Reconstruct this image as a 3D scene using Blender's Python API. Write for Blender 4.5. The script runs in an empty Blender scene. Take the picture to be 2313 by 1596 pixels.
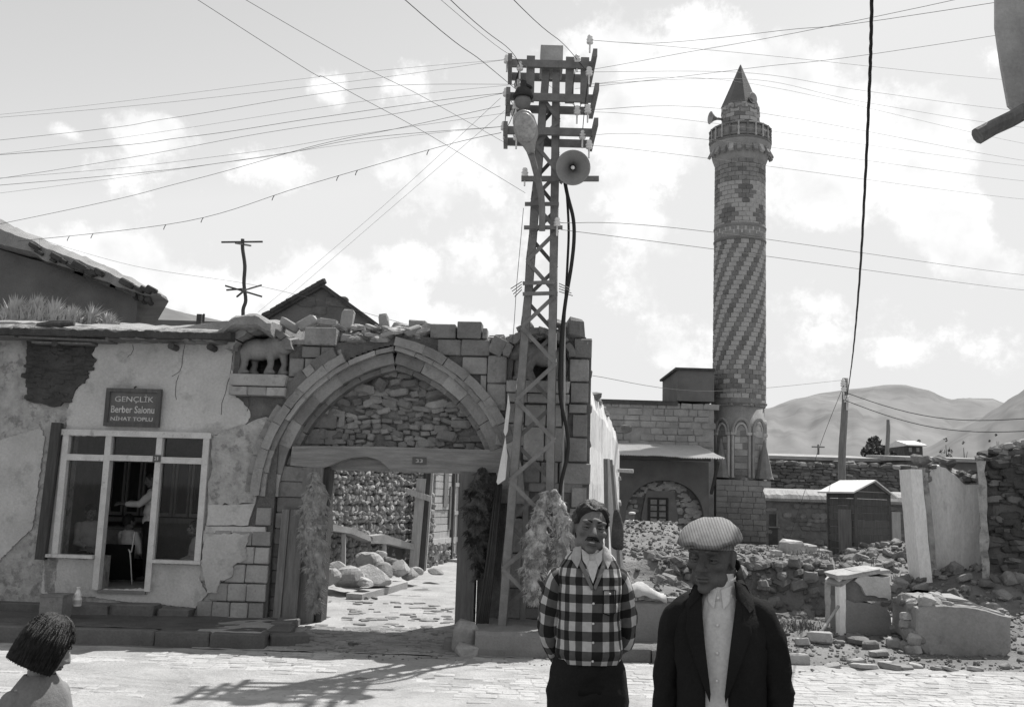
import bpy, math, random
from mathutils import Vector, Matrix, noise
import numpy as np
rnd = random.Random(7)
scene = bpy.context.scene
COL = scene.collection

# ---------------------------------------------------------------- camera
FPX, PCX, PCY = 2156.0, 1156.0, 798.0          # focal length and centre in units of a 2312-wide picture
PITCH, ROLL, EYE = 8.5, 1.7, 2.0
cam_d = bpy.data.cameras.new('camera')
cam = bpy.data.objects.new('camera', cam_d); COL.objects.link(cam)
CAMR = Matrix.Rotation(math.radians(90 + PITCH), 3, 'X') @ Matrix.Rotation(math.radians(ROLL), 3, 'Z')
cam.matrix_world = Matrix.Translation((0, 0, EYE)) @ CAMR.to_4x4()
cam_d.sensor_width = 36.0
cam_d.lens = 36.0 * FPX / 2312.0
cam_d.clip_start = 0.1
cam_d.clip_end = 9000
scene.camera = cam

# ---------------------------------------------------------------- sun, sky, exposure
SUN = Vector((0.35, 0.43, 1.0)).normalized()     # towards the sun
sun_el = math.asin(SUN.z)
sun_d = bpy.data.lights.new('sun', 'SUN'); sun_d.energy = 4.6; sun_d.angle = math.radians(0.5)
sun_d.color = (1.0, 0.985, 0.965)
sun_o = bpy.data.objects.new('sun', sun_d); COL.objects.link(sun_o)
sun_o.rotation_euler = SUN.to_track_quat('Z', 'Y').to_euler()
sun_o.location = (0, 0, 60)
scene.view_settings.view_transform = 'Standard'
scene.view_settings.look = 'None'
scene.view_settings.gamma = 1.0
scene.view_settings.use_curve_mapping = False
scene.view_settings.exposure = 0.42

def ray(u, v):
    return CAMR @ Vector(((u - PCX) / FPX, -(v - PCY) / FPX, -1.0))
EYEP = Vector((0, 0, EYE))
def at_y(u, v, y):
    d = ray(u, v); return EYEP + d * (y / d.y)
def at_z(u, v, z):
    d = ray(u, v); return EYEP + d * ((z - EYE) / d.z)

world = bpy.data.worlds.new('World'); scene.world = world; world.use_nodes = True
def build_world():
    nt = world.node_tree; nt.nodes.clear(); N = nt.nodes.new; L = nt.links.new
    def math_(op, a, b=None, c=None, clamp=False):
        n = N('ShaderNodeMath'); n.operation = op; n.use_clamp = clamp
        for i, x in enumerate((a, b, c)):
            if x is None: continue
            if isinstance(x, (int, float)): n.inputs[i].default_value = x
            else: L(x, n.inputs[i])
        return n.outputs[0]
    out = N('ShaderNodeOutputWorld'); bg = N('ShaderNodeBackground')
    sky = N('ShaderNodeTexSky'); sky.sky_type = 'NISHITA'; sky.sun_disc = False
    sky.sun_elevation = sun_el; sky.sun_rotation = math.atan2(SUN.x, SUN.y)
    sky.altitude = 1500; sky.air_density = 1.0; sky.dust_density = 1.5
    bw = N('ShaderNodeRGBToBW'); L(sky.outputs[0], bw.inputs[0])
    tc = N('ShaderNodeTexCoord'); sep = N('ShaderNodeSeparateXYZ'); L(tc.outputs['Generated'], sep.inputs[0])
    az = math_('ARCTAN2', sep.outputs[0], sep.outputs[1]); el = math_('ARCSINE', sep.outputs[2])
    comb = N('ShaderNodeCombineXYZ'); L(az, comb.inputs[0]); L(el, comb.inputs[1])
    # warp so that cloud outlines billow
    nz = N('ShaderNodeTexNoise'); nz.inputs['Scale'].default_value = 11; nz.inputs['Detail'].default_value = 10; nz.inputs['Roughness'].default_value = .66
    L(comb.outputs[0], nz.inputs['Vector'])
    nz2 = N('ShaderNodeTexNoise'); nz2.inputs['Scale'].default_value = 2.6; nz2.inputs['Detail'].default_value = 6; nz2.inputs['Roughness'].default_value = .55
    L(comb.outputs[0], nz2.inputs['Vector'])
    blobs = [  # u, v, half width, half height, weight : cumulus banks seen over the roofs
        (1560, 190, 230, 130, 1.1), (1720, 260, 170, 170, 1.0), (1900, 330, 180, 150, 1.0), (2080, 360, 120, 140, 1.0),
        (2170, 500, 70, 120, .8), (1420, 300, 160, 180, .85), (1800, 430, 220, 90, .7), (2250, 580, 90, 70, .6),
        (1010, 400, 130, 120, .75), (1100, 560, 150, 190, .6), (930, 590, 90, 45, .75), (930, 190, 110, 60, .85), (735, 200, 50, 45, .8),
        (350, 300, 90, 40, .8), (625, 385, 100, 50, .85), (730, 620, 90, 70, 1.1), (800, 690, 150, 80, 1.1), (640, 660, 70, 40, .9),
        (210, 580, 160, 60, 1.05), (450, 665, 130, 60, .95), (330, 610, 90, 40, .8), (1040, 720, 130, 50, .8),
        (1450, 560, 120, 150, .45), (1500, 760, 170, 120, .5), (1830, 780, 150, 90, .6), (1900, 690, 260, 60, .5), (2100, 800, 160, 80, .55),
        (1400, 120, 170, 70, .8), (140, 295, 50, 20, .5), (1120, 860, 160, 60, .5), (2250, 130, 120, 60, .45)]
    acc = None
    for (u, v, a, b, w) in blobs:
        d = ray(u, v).normalized(); a0 = math.atan2(d.x, d.y); e0 = math.asin(d.z)
        sb = N('ShaderNodeVectorMath'); sb.operation = 'SUBTRACT'; L(comb.outputs[0], sb.inputs[0]); sb.inputs[1].default_value = (a0, e0, 0)
        ml = N('ShaderNodeVectorMath'); ml.operation = 'MULTIPLY'; L(sb.outputs[0], ml.inputs[0]); ml.inputs[1].default_value = (FPX / a * .95, FPX / b, 0)
        ln = N('ShaderNodeVectorMath'); ln.operation = 'LENGTH'; L(ml.outputs[0], ln.inputs[0])
        val = math_('MULTIPLY', math_('SUBTRACT', 1.0, math_('MULTIPLY', ln.outputs['Value'], .62)), w)
        acc = val if acc is None else math_('SMOOTH_MAX', acc, val, .18)
    # clouds all round the sky where the picture does not look
    gen = math_('MULTIPLY', math_('SUBTRACT', nz2.outputs[0], .54), 2.0)
    acc = math_('MAXIMUM', acc, gen)
    m = math_('ADD', acc, math_('MULTIPLY', math_('SUBTRACT', nz.outputs[0], .5), 2.0))
    m = math_('ADD', m, math_('MULTIPLY', math_('SUBTRACT', nz2.outputs[0], .5), .7))
    mr = N('ShaderNodeMapRange'); mr.interpolation_type = 'SMOOTHSTEP'; L(m, mr.inputs[0])
    mr.inputs[1].default_value = .28; mr.inputs[2].default_value = .60
    # inner structure of the clouds
    nz3 = N('ShaderNodeTexNoise'); nz3.inputs['Scale'].default_value = 15; nz3.inputs['Detail'].default_value = 6
    L(comb.outputs[0], nz3.inputs['Vector'])
    cl = N('ShaderNodeMapRange'); L(nz3.outputs[0], cl.inputs[0]); cl.inputs[1].default_value = .3; cl.inputs[2].default_value = .65
    cl.inputs[3].default_value = 6.2; cl.inputs[4].default_value = 8.4
    base = math_('MINIMUM', math_('ADD', math_('MULTIPLY', bw.outputs[0], 1.65), .85), 6.0)
    mix = N('ShaderNodeMix'); mix.data_type = 'FLOAT'
    L(mr.outputs[0], mix.inputs[0]); L(base, mix.inputs[2]); L(cl.outputs[0], mix.inputs[3])
    # below the horizon the ground colour
    hz = N('ShaderNodeMapRange'); L(sep.outputs[2], hz.inputs[0]); hz.inputs[1].default_value = -.02; hz.inputs[2].default_value = .0
    fin = math_('MULTIPLY', mix.outputs[0], math_('ADD', math_('MULTIPLY', hz.outputs[0], .6), .4))
    L(fin, bg.inputs[0]); bg.inputs[1].default_value = 0.105
    L(bg.outputs[0], out.inputs[0])
build_world()

# ---------------------------------------------------------------- materials (the photograph is black and white: all greys)
MATS = {}
def mat(name, v, var=.25, scale=2.5, bump=.35, bscale=30, rough=.9, rand=0.0, stretch=(1, 1, 1), stain=0.0, stain_scale=1.2, stain_v=None, stain_th=.55,
        metallic=0.0, spec=.3, coord='pos', fine=.12):
    m = bpy.data.materials.new(name); m.use_nodes = True; MATS[name] = m
    nt = m.node_tree; N = nt.nodes.new; L = nt.links.new
    b = nt.nodes['Principled BSDF']
    b.inputs['Roughness'].default_value = rough; b.inputs['Metallic'].default_value = metallic
    b.inputs['Specular IOR Level'].default_value = spec
    if coord == 'pos':
        g = N('ShaderNodeNewGeometry'); co = g.outputs['Position']
    else:
        g = N('ShaderNodeTexCoord'); co = g.outputs['Object']
    mp = N('ShaderNodeMapping'); L(co, mp.inputs[0]); mp.inputs['Scale'].default_value = stretch
    def noi(s, d=5, r=.6):
        n = N('ShaderNodeTexNoise'); n.inputs['Scale'].default_value = s; n.inputs['Detail'].default_value = d; n.inputs['Roughness'].default_value = r
        L(mp.outputs[0], n.inputs['Vector']); return n.outputs[0]
    def mr(x, lo, hi, a, c):
        n = N('ShaderNodeMapRange'); L(x, n.inputs[0]); n.inputs[1].default_value = lo; n.inputs[2].default_value = hi
        n.inputs[3].default_value = a; n.inputs[4].default_value = c; return n.outputs[0]
    def mul(a, c, op='MULTIPLY'):
        n = N('ShaderNodeMath'); n.operation = op
        for i, x in enumerate((a, c)):
            if isinstance(x, (int, float)): n.inputs[i].default_value = x
            else: L(x, n.inputs[i])
        return n.outputs[0]
    val = mul(mr(noi(scale), .28, .72, 1 - var, 1 + var), v)
    n2 = noi(bscale, 6, .65)
    if fine: val = mul(val, mr(n2, .3, .7, 1 - fine, 1 + fine))
    if rand:
        oi = N('ShaderNodeObjectInfo'); val = mul(val, mr(oi.outputs['Random'], 0, 1, 1 - rand, 1 + rand))
    if stain:
        s = mr(noi(stain_scale, 7, .62), stain_th - .03, stain_th + .05, 0, stain)
        mx = N('ShaderNodeMix'); mx.data_type = 'FLOAT'; L(s, mx.inputs[0]); L(val, mx.inputs[2])
        sv = mul(mr(n2, .3, .7, .7, 1.3), stain_v if stain_v is not None else v * .45); L(sv, mx.inputs[3]); val = mx.outputs[0]
    cc = N('ShaderNodeCombineColor')
    for i in range(3): L(val, cc.inputs[i])
    L(cc.outputs[0], b.inputs['Base Color'])
    if bump:
        bp = N('ShaderNodeBump'); bp.inputs['Strength'].default_value = bump; bp.inputs['Distance'].default_value = .03
        L(n2, bp.inputs['Height']); L(bp.outputs[0], b.inputs['Normal'])
    return m

mat('stone_mid', .235, .25, 3, .5, 28, rand=.22, stain=.5, stain_scale=5, stain_th=.6, stain_v=.13)
mat('stone_light', .33, .2, 3, .45, 30, rand=.2, stain=.5, stain_scale=6, stain_th=.6, stain_v=.2)
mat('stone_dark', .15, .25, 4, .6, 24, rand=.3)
mat('rubble', .25, .25, 5, .6, 30, rand=.38)
mat('lane_stone', .30, .25, 5, .6, 30, rand=.35)
mat('infill_mortar', .21, .3, 5, .9, 35)
mat('mortar', .14, .3, 5, .9, 35)
mat('dry_soil', .165, .38, 1.1, 1.0, 22, stain=.4, stain_scale=2.5, stain_th=.58, stain_v=.13)
mat('mud_roof', .30, .25, 2, .9, 40)
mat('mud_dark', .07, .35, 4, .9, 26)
mat('plaster', .47, .16, 1.6, .35, 30, stain=.45, stain_scale=2.2, stain_th=.58, stain_v=.25)
mat('plaster_rough', .38, .3, 5, .8, 26, stain=.7, stain_scale=6, stain_th=.56, stain_v=.19)
mat('whitewash', .74, .12, 1.5, .3, 26, stain=.35, stain_scale=3, stain_th=.62, stain_v=.35, stretch=(1, 1, .4))
mat('ramp_stone', .2, .25, 2, .6, 30, rand=.25)  # dark cobbles, toned lower still to put the gate's shade into the stone
mat('mud_wall', .14, .2, 1.5, .5, 30)
mat('kerb_stone', .13, .22, 2.5, .5, 40, rand=.15)  # tone lowered to carry the shade along the shop front
mat('concrete', .20, .18, 2.5, .35, 45, rand=.1)
mat('paint_white', .55, .15, 6, .25, 60, rough=.6, stain=.6, stain_scale=9, stain_th=.62, stain_v=.25)
mat('wood_grey', .19, .3, 4, .6, 30, stretch=(6, 6, .6), rand=.15)
mat('wood_beam', .29, .3, 3, .6, 26, stretch=(.7, 5, 7), rand=.15)
mat('wood_dark', .09, .3, 4, .5, 30, stretch=(6, 6, .7), rand=.25)
mat('wood_pale', .42, .2, 4, .4, 30, stretch=(6, 6, .6), rand=.15)
mat('door_paint', .24, .15, 3, .3, 40, stretch=(2, 2, .6), rand=.08)
mat('iron', .19, .25, 6, .25, 60, rough=.7, metallic=0.0)
mat('iron_dark', .045, .3, 6, .3, 60, rough=.75)
mat('zinc', .35, .2, 4, .2, 40, rough=.45, metallic=.5)
mat('porcelain', .75, .05, 4, 0, 30, rough=.25, spec=.5)
mat('cable', .03, .1, 4, 0, 30, rough=.8)
mat('wire', .06, .1, 4, 0, 30, rough=.7)
mat('asphalt_sett', .34, .2, 2.0, .6, 30, rand=.18)
mat('street', .33, .22, 1.4, .8, 24, stain=.3, stain_scale=3.5, stain_th=.58, stain_v=.2)
mat('pavement', .10, .3, 2, .7, 24)  # shade before the shop is put into this darker tone
mat('hill_far', .165, .22, .005, .6, .02, fine=.12, stain=.6, stain_scale=.013, stain_th=.52, stain_v=.11, stretch=(1, .35, 1))
mat('hill_near', .13, .22, .02, .6, .08, fine=.12, stain=.5, stain_scale=.02, stain_th=.55, stain_v=.10)
mat('leaf', .07, .3, 3, .0, 30, rand=.3)
mat('bark', .08, .3, 5, .6, 30)
mat('dry_grass', .36, .25, 3, 0, 30)
mat('weed', .15, .3, 5, 0, 30)
mat('fleece_pale', .50, .3, 9, .8, 40, stain=.8, stain_scale=7, stain_th=.52, stain_v=.2)
mat('fleece_mid', .36, .35, 9, .8, 40)
mat('fleece_dark', .09, .35, 8, .8, 40, stain=.9, stain_scale=7, stain_th=.52, stain_v=.02)
mat('minaret_pale', .42, .12, 3, .4, 20, rand=.10)
mat('minaret_dark', .185, .2, 3, .4, 20, rand=.2)
mat('minaret_stone', .28, .2, 2.5, .4, 20, rand=.12)
mat('lead', .12, .15, 2, .2, 20, rough=.6)
mat('tin', .62, .12, 3, .2, 30, rough=.4, metallic=.4)
mat('room_wall', .30, .2, 2, .2, 30)
mat('black_cloth', .018, .2, 5, .25, 120, rough=.95, spec=.1)
mat('dark_trousers', .022, .2, 5, .25, 120, rough=.95, spec=.1)
mat('white_cloth', .62, .05, 6, .12, 90, rough=.9, spec=.15)
mat('shirt_light', .40, .12, 6, .2, 90)
mat('grey_cloth', .2, .15, 6, .2, 90, rough=.95, spec=.15)
mat('skin', .18, .18, 18, .2, 260, rough=.68, spec=.18)
mat('brow', .02, .1, 20, 0, 60, rough=.95, spec=.05)
mat('skin_old', .115, .24, 18, .3, 220, rough=.7, spec=.15)
mat('skin_child', .30, .08, 14, .05, 220, rough=.5, spec=.35)
mat('lip', .10, .1, 20, .1, 200, rough=.5)
mat('hair', .025, .5, 30, .35, 90, rough=.55, spec=.35, stretch=(1, 1, 2.5), coord='obj')
mat('eye_white', .13, .05, 20, 0, 30, rough=.2, spec=.5)  # grey for a white: the brow's shadow is put into the tone
mat('eye_dark', .01, .05, 20, 0, 30, rough=.15, spec=.5)
mat('sign_face', .12, .2, 6, .2, 40, rough=.7)
mat('sign_letter', .5, .2, 12, .1, 60, rough=.7)
mat('plate', .09, .1, 12, .1, 60, rough=.5)
def glass_mat(name, tint, refl):
    m = bpy.data.materials.new(name); m.use_nodes = True; MATS[name] = m; nt = m.node_tree
    nt.nodes.clear(); N = nt.nodes.new; L = nt.links.new
    o = N('ShaderNodeOutputMaterial'); t = N('ShaderNodeBsdfTransparent'); g = N('ShaderNodeBsdfGlossy'); mx = N('ShaderNodeMixShader')
    t.inputs[0].default_value = (tint, tint, tint, 1); g.inputs['Roughness'].default_value = .03; g.inputs['Color'].default_value = (.8, .8, .8, 1)
    f = N('ShaderNodeFresnel'); f.inputs[0].default_value = 1.45
    k = N('ShaderNodeMath'); k.operation = 'MULTIPLY'; L(f.outputs[0], k.inputs[0]); k.inputs[1].default_value = refl
    L(k.outputs[0], mx.inputs[0]); L(t.outputs[0], mx.inputs[1]); L(g.outputs[0], mx.inputs[2]); L(mx.outputs[0], o.inputs[0])
glass_mat('window_glass', .9, .6)
glass_mat('lamp_glass', .5, 1.0)

# ---------------------------------------------------------------- object helpers
WPOS = {}
def link(o): COL.objects.link(o); return o
def props(o, label=None, cat=None, group=None, kind=None):
    if label: o['label'] = label
    if cat: o['category'] = cat
    if group: o['group'] = group
    if kind: o['kind'] = kind
    return o
def thing(name, label, cat, loc, group=None):
    o = bpy.data.objects.new(name, None); o.empty_display_size = .2; link(o)
    o.location = loc; WPOS[o] = Vector(loc)
    return props(o, label, cat, group)
def put(name, mesh, parent, M=None):
    o = bpy.data.objects.new(name, mesh); link(o)
    base = WPOS[parent] if parent is not None else Vector((0, 0, 0))
    o.parent = parent
    M = M if M is not None else Matrix.Identity(4)
    o.matrix_basis = Matrix.Translation(-base) @ M
    WPOS[o] = M.translation.copy() if False else base.copy()
    # sub-parts hang below an object whose own frame may be shifted: remember its true frame
    FRAME[o] = Matrix.Translation(-base) @ M
    return o
FRAME = {}
def sub(name, mesh, part, M=None):
    """a sub-part: part was made with put() and an identity frame up to translation"""
    o = bpy.data.objects.new(name, mesh); link(o); o.parent = part
    M = M if M is not None else Matrix.Identity(4)
    top = part.parent
    base = WPOS[top] if top is not None else Vector((0, 0, 0))
    o.matrix_basis = FRAME[part].inverted() @ Matrix.Translation(-base) @ M
    return o
class MB:
    def __init__(s): s.v = []; s.f = []; s.mi = []; s.cur = 0
    def add(s, vs, fs):
        n = len(s.v); s.v += [tuple(p) for p in vs]; s.f += [tuple(i + n for i in f) for f in fs]; s.mi += [s.cur] * len(fs)
    def hexa(s, p):   # 8 points, bottom 0-3 ccw, top 4-7
        s.add(p, [(3, 2, 1, 0), (4, 5, 6, 7), (0, 1, 5, 4), (1, 2, 6, 5), (2, 3, 7, 6), (3, 0, 4, 7)])
    def box(s, x0, x1, y0, y1, z0, z1, f=None):
        f = f or (lambda a, b, c: (a, b, c))
        s.hexa([f(x0, y0, z0), f(x1, y0, z0), f(x1, y1, z0), f(x0, y1, z0), f(x0, y0, z1), f(x1, y0, z1), f(x1, y1, z1), f(x0, y1, z1)])
    def prism(s, poly, t0, t1, f):   # poly of (a, c) counter-clockwise seen from the front (t0 side); f(a, t, c)
        n = len(poly)
        vs = [f(a, t0, c) for a, c in poly] + [f(a, t1, c) for a, c in poly]
        fs = [tuple(range(n)), tuple(range(2 * n - 1, n - 1, -1))]
        fs += [(i, i + n, (i + 1) % n + n, (i + 1) % n) for i in range(n)]
        s.add(vs, fs)
    def bar(s, a, b, w, h, up=(0, 0, 1)):   # rectangular bar from a to b
        a, b = Vector(a), Vector(b); d = (b - a).normalized(); up = Vector(up)
        x = d.cross(up)
        if x.length < 1e-4: x = d.cross(Vector((0, 1, 0)))
        x.normalize(); y = x.cross(d).normalized(); x *= w / 2; y *= h / 2
        s.hexa([a - x - y, a + x - y, a + x + y, a - x + y, b - x - y, b + x - y, b + x + y, b - x + y])
    def tube(s, pts, r, n=6, cap=True):
        pts = [Vector(p) for p in pts]; k = len(pts); rs = r if isinstance(r, (list, tuple)) else [r] * k
        rings = []; px = None
        for i, p in enumerate(pts):
            d = (pts[min(i + 1, k - 1)] - pts[max(i - 1, 0)]).normalized()
            if px is None:
                x = d.cross(Vector((0, 0, 1)));
                if x.length < .05: x = d.cross(Vector((0, 1, 0)))
            else: x = px - d * px.dot(d)
            x.normalize(); y = d.cross(x); px = x
            rings.append([p + (x * math.cos(2 * math.pi * j / n) + y * math.sin(2 * math.pi * j / n)) * rs[i] for j in range(n)])
        s.rings(rings, cap)
    def rings(s, rings, cap=True, close=True):
        n = len(rings[0]); vs = [q for r in rings for q in r]; fs = []
        m = n if close else n - 1
        for i in range(len(rings) - 1):
            for j in range(m):
                a, b = i * n + j, i * n + (j + 1) % n
                fs.append((a, b, b + n, a + n))
        if cap: fs += [tuple(range(n - 1, -1, -1)), tuple(range((len(rings) - 1) * n, len(rings) * n))]
        s.add(vs, fs)
    def lathe(s, prof, c, n=16, axis=(0, 0, 1), cap=True):   # prof: (radius, height) along axis from c
        ax = Vector(axis).normalized(); c = Vector(c)
        x = ax.cross(Vector((0, 1, 0)));
        if x.length < .1: x = ax.cross(Vector((1, 0, 0)))
        x.normalize(); y = ax.cross(x)
        s.rings([[c + ax * h + (x * math.cos(2 * math.pi * j / n) + y * math.sin(2 * math.pi * j / n)) * r for j in range(n)] for r, h in prof], cap)
    def mesh(s, name, mats, smooth=False, base=None):
        me = bpy.data.meshes.new(name)
        vs = s.v if base is None else [(x - base[0], y - base[1], z - base[2]) for x, y, z in s.v]
        me.from_pydata(vs, [], s.f)
        if isinstance(mats, str): mats = [mats]
        for m in mats: me.materials.append(MATS[m])
        if len(mats) > 1: me.polygons.foreach_set('material_index', s.mi)
        if smooth: me.polygons.foreach_set('use_smooth', [True] * len(me.polygons))
        me.update(); return me
    def part(s, name, mats, parent, smooth=False, label=None):
        """vertices are in world space; the object keeps the thing's origin"""
        base = WPOS[parent]
        o = bpy.data.objects.new(name, s.mesh(name, mats, smooth, base)); link(o); o.parent = parent
        WPOS[o] = base; FRAME[o] = Matrix.Identity(4)
        if label: o['label'] = label
        return o
    def single(s, name, mats, loc, label=None, cat=None, group=None, kind=None, smooth=False):
        """a thing that is one mesh, its origin at loc"""
        o = bpy.data.objects.new(name, s.mesh(name, mats, smooth, loc)); link(o); o.location = loc; WPOS[o] = Vector(loc)
        return props(o, label, cat, group, kind)
def subpart(mb, name, mats, part, smooth=False):
    base = WPOS[part]
    o = bpy.data.objects.new(name, mb.mesh(name, mats, smooth, base)); link(o); o.parent = part
    return o
def facet(o):  # recompute normals outward
    import bmesh
    bm = bmesh.new(); bm.from_mesh(o.data); bmesh.ops.recalc_face_normals(bm, faces=bm.faces); bm.to_mesh(o.data); bm.free(); return o

# stones: unit chamfered blocks, jittered, shared between pieces (44 triangles each)
def block_mesh(name, m, ch=.08, jit=.03, seed=0):
    r = random.Random(seed); mb = MB()
    vs = []; idx = {}
    for sx in (-1, 1):
        for sy in (-1, 1):
            for sz in (-1, 1):
                for k in range(3):
                    c = [sx * (.5 - ch), sy * (.5 - ch), sz * (.5 - ch)]; s_ = (sx, sy, sz)
                    c[k] = s_[k] * .5
                    idx[(sx, sy, sz, k)] = len(vs); vs.append(tuple(q + r.uniform(-jit, jit) for q in c))
    fs = []
    for sx in (-1, 1):
        for sy in (-1, 1):
            for sz in (-1, 1):
                t = (idx[(sx, sy, sz, 0)], idx[(sx, sy, sz, 1)], idx[(sx, sy, sz, 2)])
                fs.append(t if sx * sy * sz > 0 else t[::-1])
    def q(a, b, c, d):
        n = (Vector(vs[b]) - Vector(vs[a])).cross(Vector(vs[c]) - Vector(vs[a]))
        ce = sum((Vector(vs[i]) for i in (a, b, c, d)), Vector())
        fs.append((a, b, c, d) if n.dot(ce) > 0 else (d, c, b, a))
    for k in range(3):
        i, j = [x for x in range(3) if x != k]
        for s_ in (-1, 1):
            def id_(a, b, kk=k):
                z = [0, 0, 0]; z[kk] = s_; z[i] = a; z[j] = b; return idx[(z[0], z[1], z[2], kk)]
            q(id_(-1, -1), id_(1, -1), id_(1, 1), id_(-1, 1))
    for k in range(3):     # edges along axis k
        i, j = [x for x in range(3) if x != k]
        for a in (-1, 1):
            for b in (-1, 1):
                def e(sk, kk):
                    z = [0, 0, 0]; z[k] = sk; z[i] = a; z[j] = b; return idx[(z[0], z[1], z[2], kk)]
                q(e(-1, i), e(1, i), e(1, j), e(-1, j))
    mb.v = vs; mb.f = fs; mb.mi = [0] * len(fs)
    return mb.mesh(name, m)
def stone_set(tag, m, n, ch, jit, seed=1):
    return [block_mesh(tag, m, ch, jit, seed * 100 + i) for i in range(n)]
ASHLAR = stone_set('ashlar', 'stone_mid', 6, .045, .014, 1)
ASHLAR_L = stone_set('ashlar', 'stone_light', 5, .045, .016, 2)
FIELD = stone_set('field_stone', 'rubble', 12, .2, .09, 3)
FIELD_D = stone_set('field_stone', 'stone_dark', 8, .2, .09, 4)
LANE = stone_set('lane_stone', 'lane_stone', 10, .22, .09, 5)
FLAT = stone_set('flat_stone', 'stone_light', 8, .14, .07, 6)
def M_of(c, dims, rot=None, axes=None):
    S = Matrix.Diagonal((dims[0], dims[1], dims[2], 1))
    R = axes.to_4x4() if axes is not None else Matrix.Identity(4)
    if rot: R = R @ Matrix.Rotation(rot[2], 4, 'Z') @ Matrix.Rotation(rot[1], 4, 'Y') @ Matrix.Rotation(rot[0], 4, 'X')
    return Matrix.Translation(c) @ R @ S
def join_stones(meshes, mats_list):
    """many stones as ONE builder (for stuff parts)"""
    mb = MB()
    for me, M in zip(meshes, mats_list):
        mb.add([M @ v.co for v in me.vertices], [tuple(p.vertices) for p in me.polygons])
    return mb
# facade frame: s along the front (to the right), t into the building, z up
FA = math.atan(.05); FO = Vector((0, 13.8, 0)); FX = Vector((math.cos(FA), -math.sin(FA), 0)); FY = Vector((math.sin(FA), math.cos(FA), 0))
FROT = Matrix((FX, FY, Vector((0, 0, 1)))).transposed()
def fac(s, t, z): return FO + FX * s + FY * t + Vector((0, 0, z))
def F(u, v, t=0.0):
    d = ray(u, v); p0 = FO + FY * t; k = (p0 - EYEP).dot(FY) / d.dot(FY); p = EYEP + d * k
    return (p - FO).dot(FX), p.z
def fbm(x, y, z=0, o=4):
    return noise.fractal(Vector((x, y, z)), 1.0, 2.0, o)
def sstep(a, b, x):
    t = max(0, min(1, (x - a) / (b - a))); return t * t * (3 - 2 * t)
# ================================================================= SETTING
def gauss(x, y, cx, cy, rx, ry): return math.exp(-((x - cx) / rx) ** 2 - ((y - cy) / ry) ** 2)
def ground_h(x, y):
    if y < 6.0: return .30
    h = 0.0
    # gate passage and lane behind
    if -4.5 < x < 1.0 or y > 18:
        k = sstep(12.2, 14.0, y)
    else: k = 1.0 if y > 12.5 else 0.0
    if x < 1.15:
        pav = .19 if (x < -3.05 and 12.5 < y < 14.4) else 0.0
        lane = .13 * sstep(12.2, 13.9, y) + .022 * max(0, min(y, 32) - 14)
        h = max(pav, lane) if y > 12.2 else 0.0
        if y > 14.5 and x < -2.6: h += .25 * sstep(-2.7, -4.5, x)
    if x > 1.0 and y > 12.2:
        a = sstep(1.0, 1.5, x)
        base = .16 * sstep(12.4, 12.6, y) if x < 2.9 else .02 + .16 * sstep(12.3, 14.5, y)
        base += .012 * max(0, min(y, 30) - 14)
        m1 = 0.0
        if y > 13.35:
            xr = .165 * y
            m1 = (.62 + .62 * sstep(13.4, 25.5, y) - 1.2 * sstep(26.5, 32, y)) * (1 - sstep(xr, xr + 1.6, x)) * sstep(13.35, 13.6, y)
            m1 += .22 * gauss(x, y, 4.1, 25, 1.0, 1.4) + .07 * fbm(x * 1.1, y * .9, 5)
        xe = .332 * y
        t1 = (1.02 - .14 * sstep(19, 24, y) - .72 * sstep(24, 38, y)) * sstep(15.75, 16.1, y) * (1 - sstep(xe - .05, xe + .35, x))
        p = .95 * gauss(x, y, 8.6, 21.0, 2.0, 2.4) + .55 * gauss(x, y, 8.6, 17.6, 1.2, .9) + .25 * gauss(x, y, 10.5, 16.5, 2.5, 1.5) + .5 * gauss(x, y, 6.8, 18.8, .8, 1.0)
        hh = max(base + p, m1, t1)
        rough = .05 * fbm(x * 1.6, y * 1.6) + .025 * fbm(x * 5, y * 5, 3)
        hh += rough * sstep(12.6, 14, y) * 1.4
        h = h * (1 - a) + hh * a
    elif y > 12.4:
        h += .012 * fbm(x * 2, y * 2)
    if y > 45: h += 2.2 * sstep(45, 120, y)
    return h
def axis(lo, hi, step, far):
    a = [lo + step * i for i in range(int(round((hi - lo) / step)) + 1)]
    d = step; x = hi
    while x < far: d *= 1.35; x += d; a.append(x)
    d = step; x = lo
    while x > -far: d *= 1.35; x -= d; a.insert(0, x)
    return a
gxs = axis(-7.0, 13.0, .14, 5000); gys = axis(9.0, 30.0, .14, 5000)
gys = sorted(gys + [5.995, 6.005])
mb = MB(); nx = len(gxs)
mb.v = [(x, y, ground_h(x, y) - .004) for y in gys for x in gxs]
mb.f = [(j * nx + i, j * nx + i + 1, (j + 1) * nx + i + 1, (j + 1) * nx + i) for j in range(len(gys) - 1) for i in range(nx - 1)]
mb.mi = [0] * len(mb.f)
mb.single('ground', 'dry_soil', (0, 0, 0), 'dry earth and rubble ground sloping up behind the street', kind='structure', smooth=True)

def sheet(name, x0, x1, y0, y1, step, dz, m, label):
    mb = MB(); xs = np.arange(x0, x1 + 1e-6, step); ys = np.arange(y0, y1 + 1e-6, step)
    mb.v = [(float(x), float(y), ground_h(float(x), float(y)) + dz(float(x), float(y))) for y in ys for x in xs]; n = len(xs)
    mb.f = [(j * n + i, j * n + i + 1, (j + 1) * n + i + 1, (j + 1) * n + i) for j in range(len(ys) - 1) for i in range(n - 1)]
    mb.mi = [0] * len(mb.f)
    return mb.single(name, m, (0, 0, 0), label, kind='structure', smooth=True)
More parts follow.
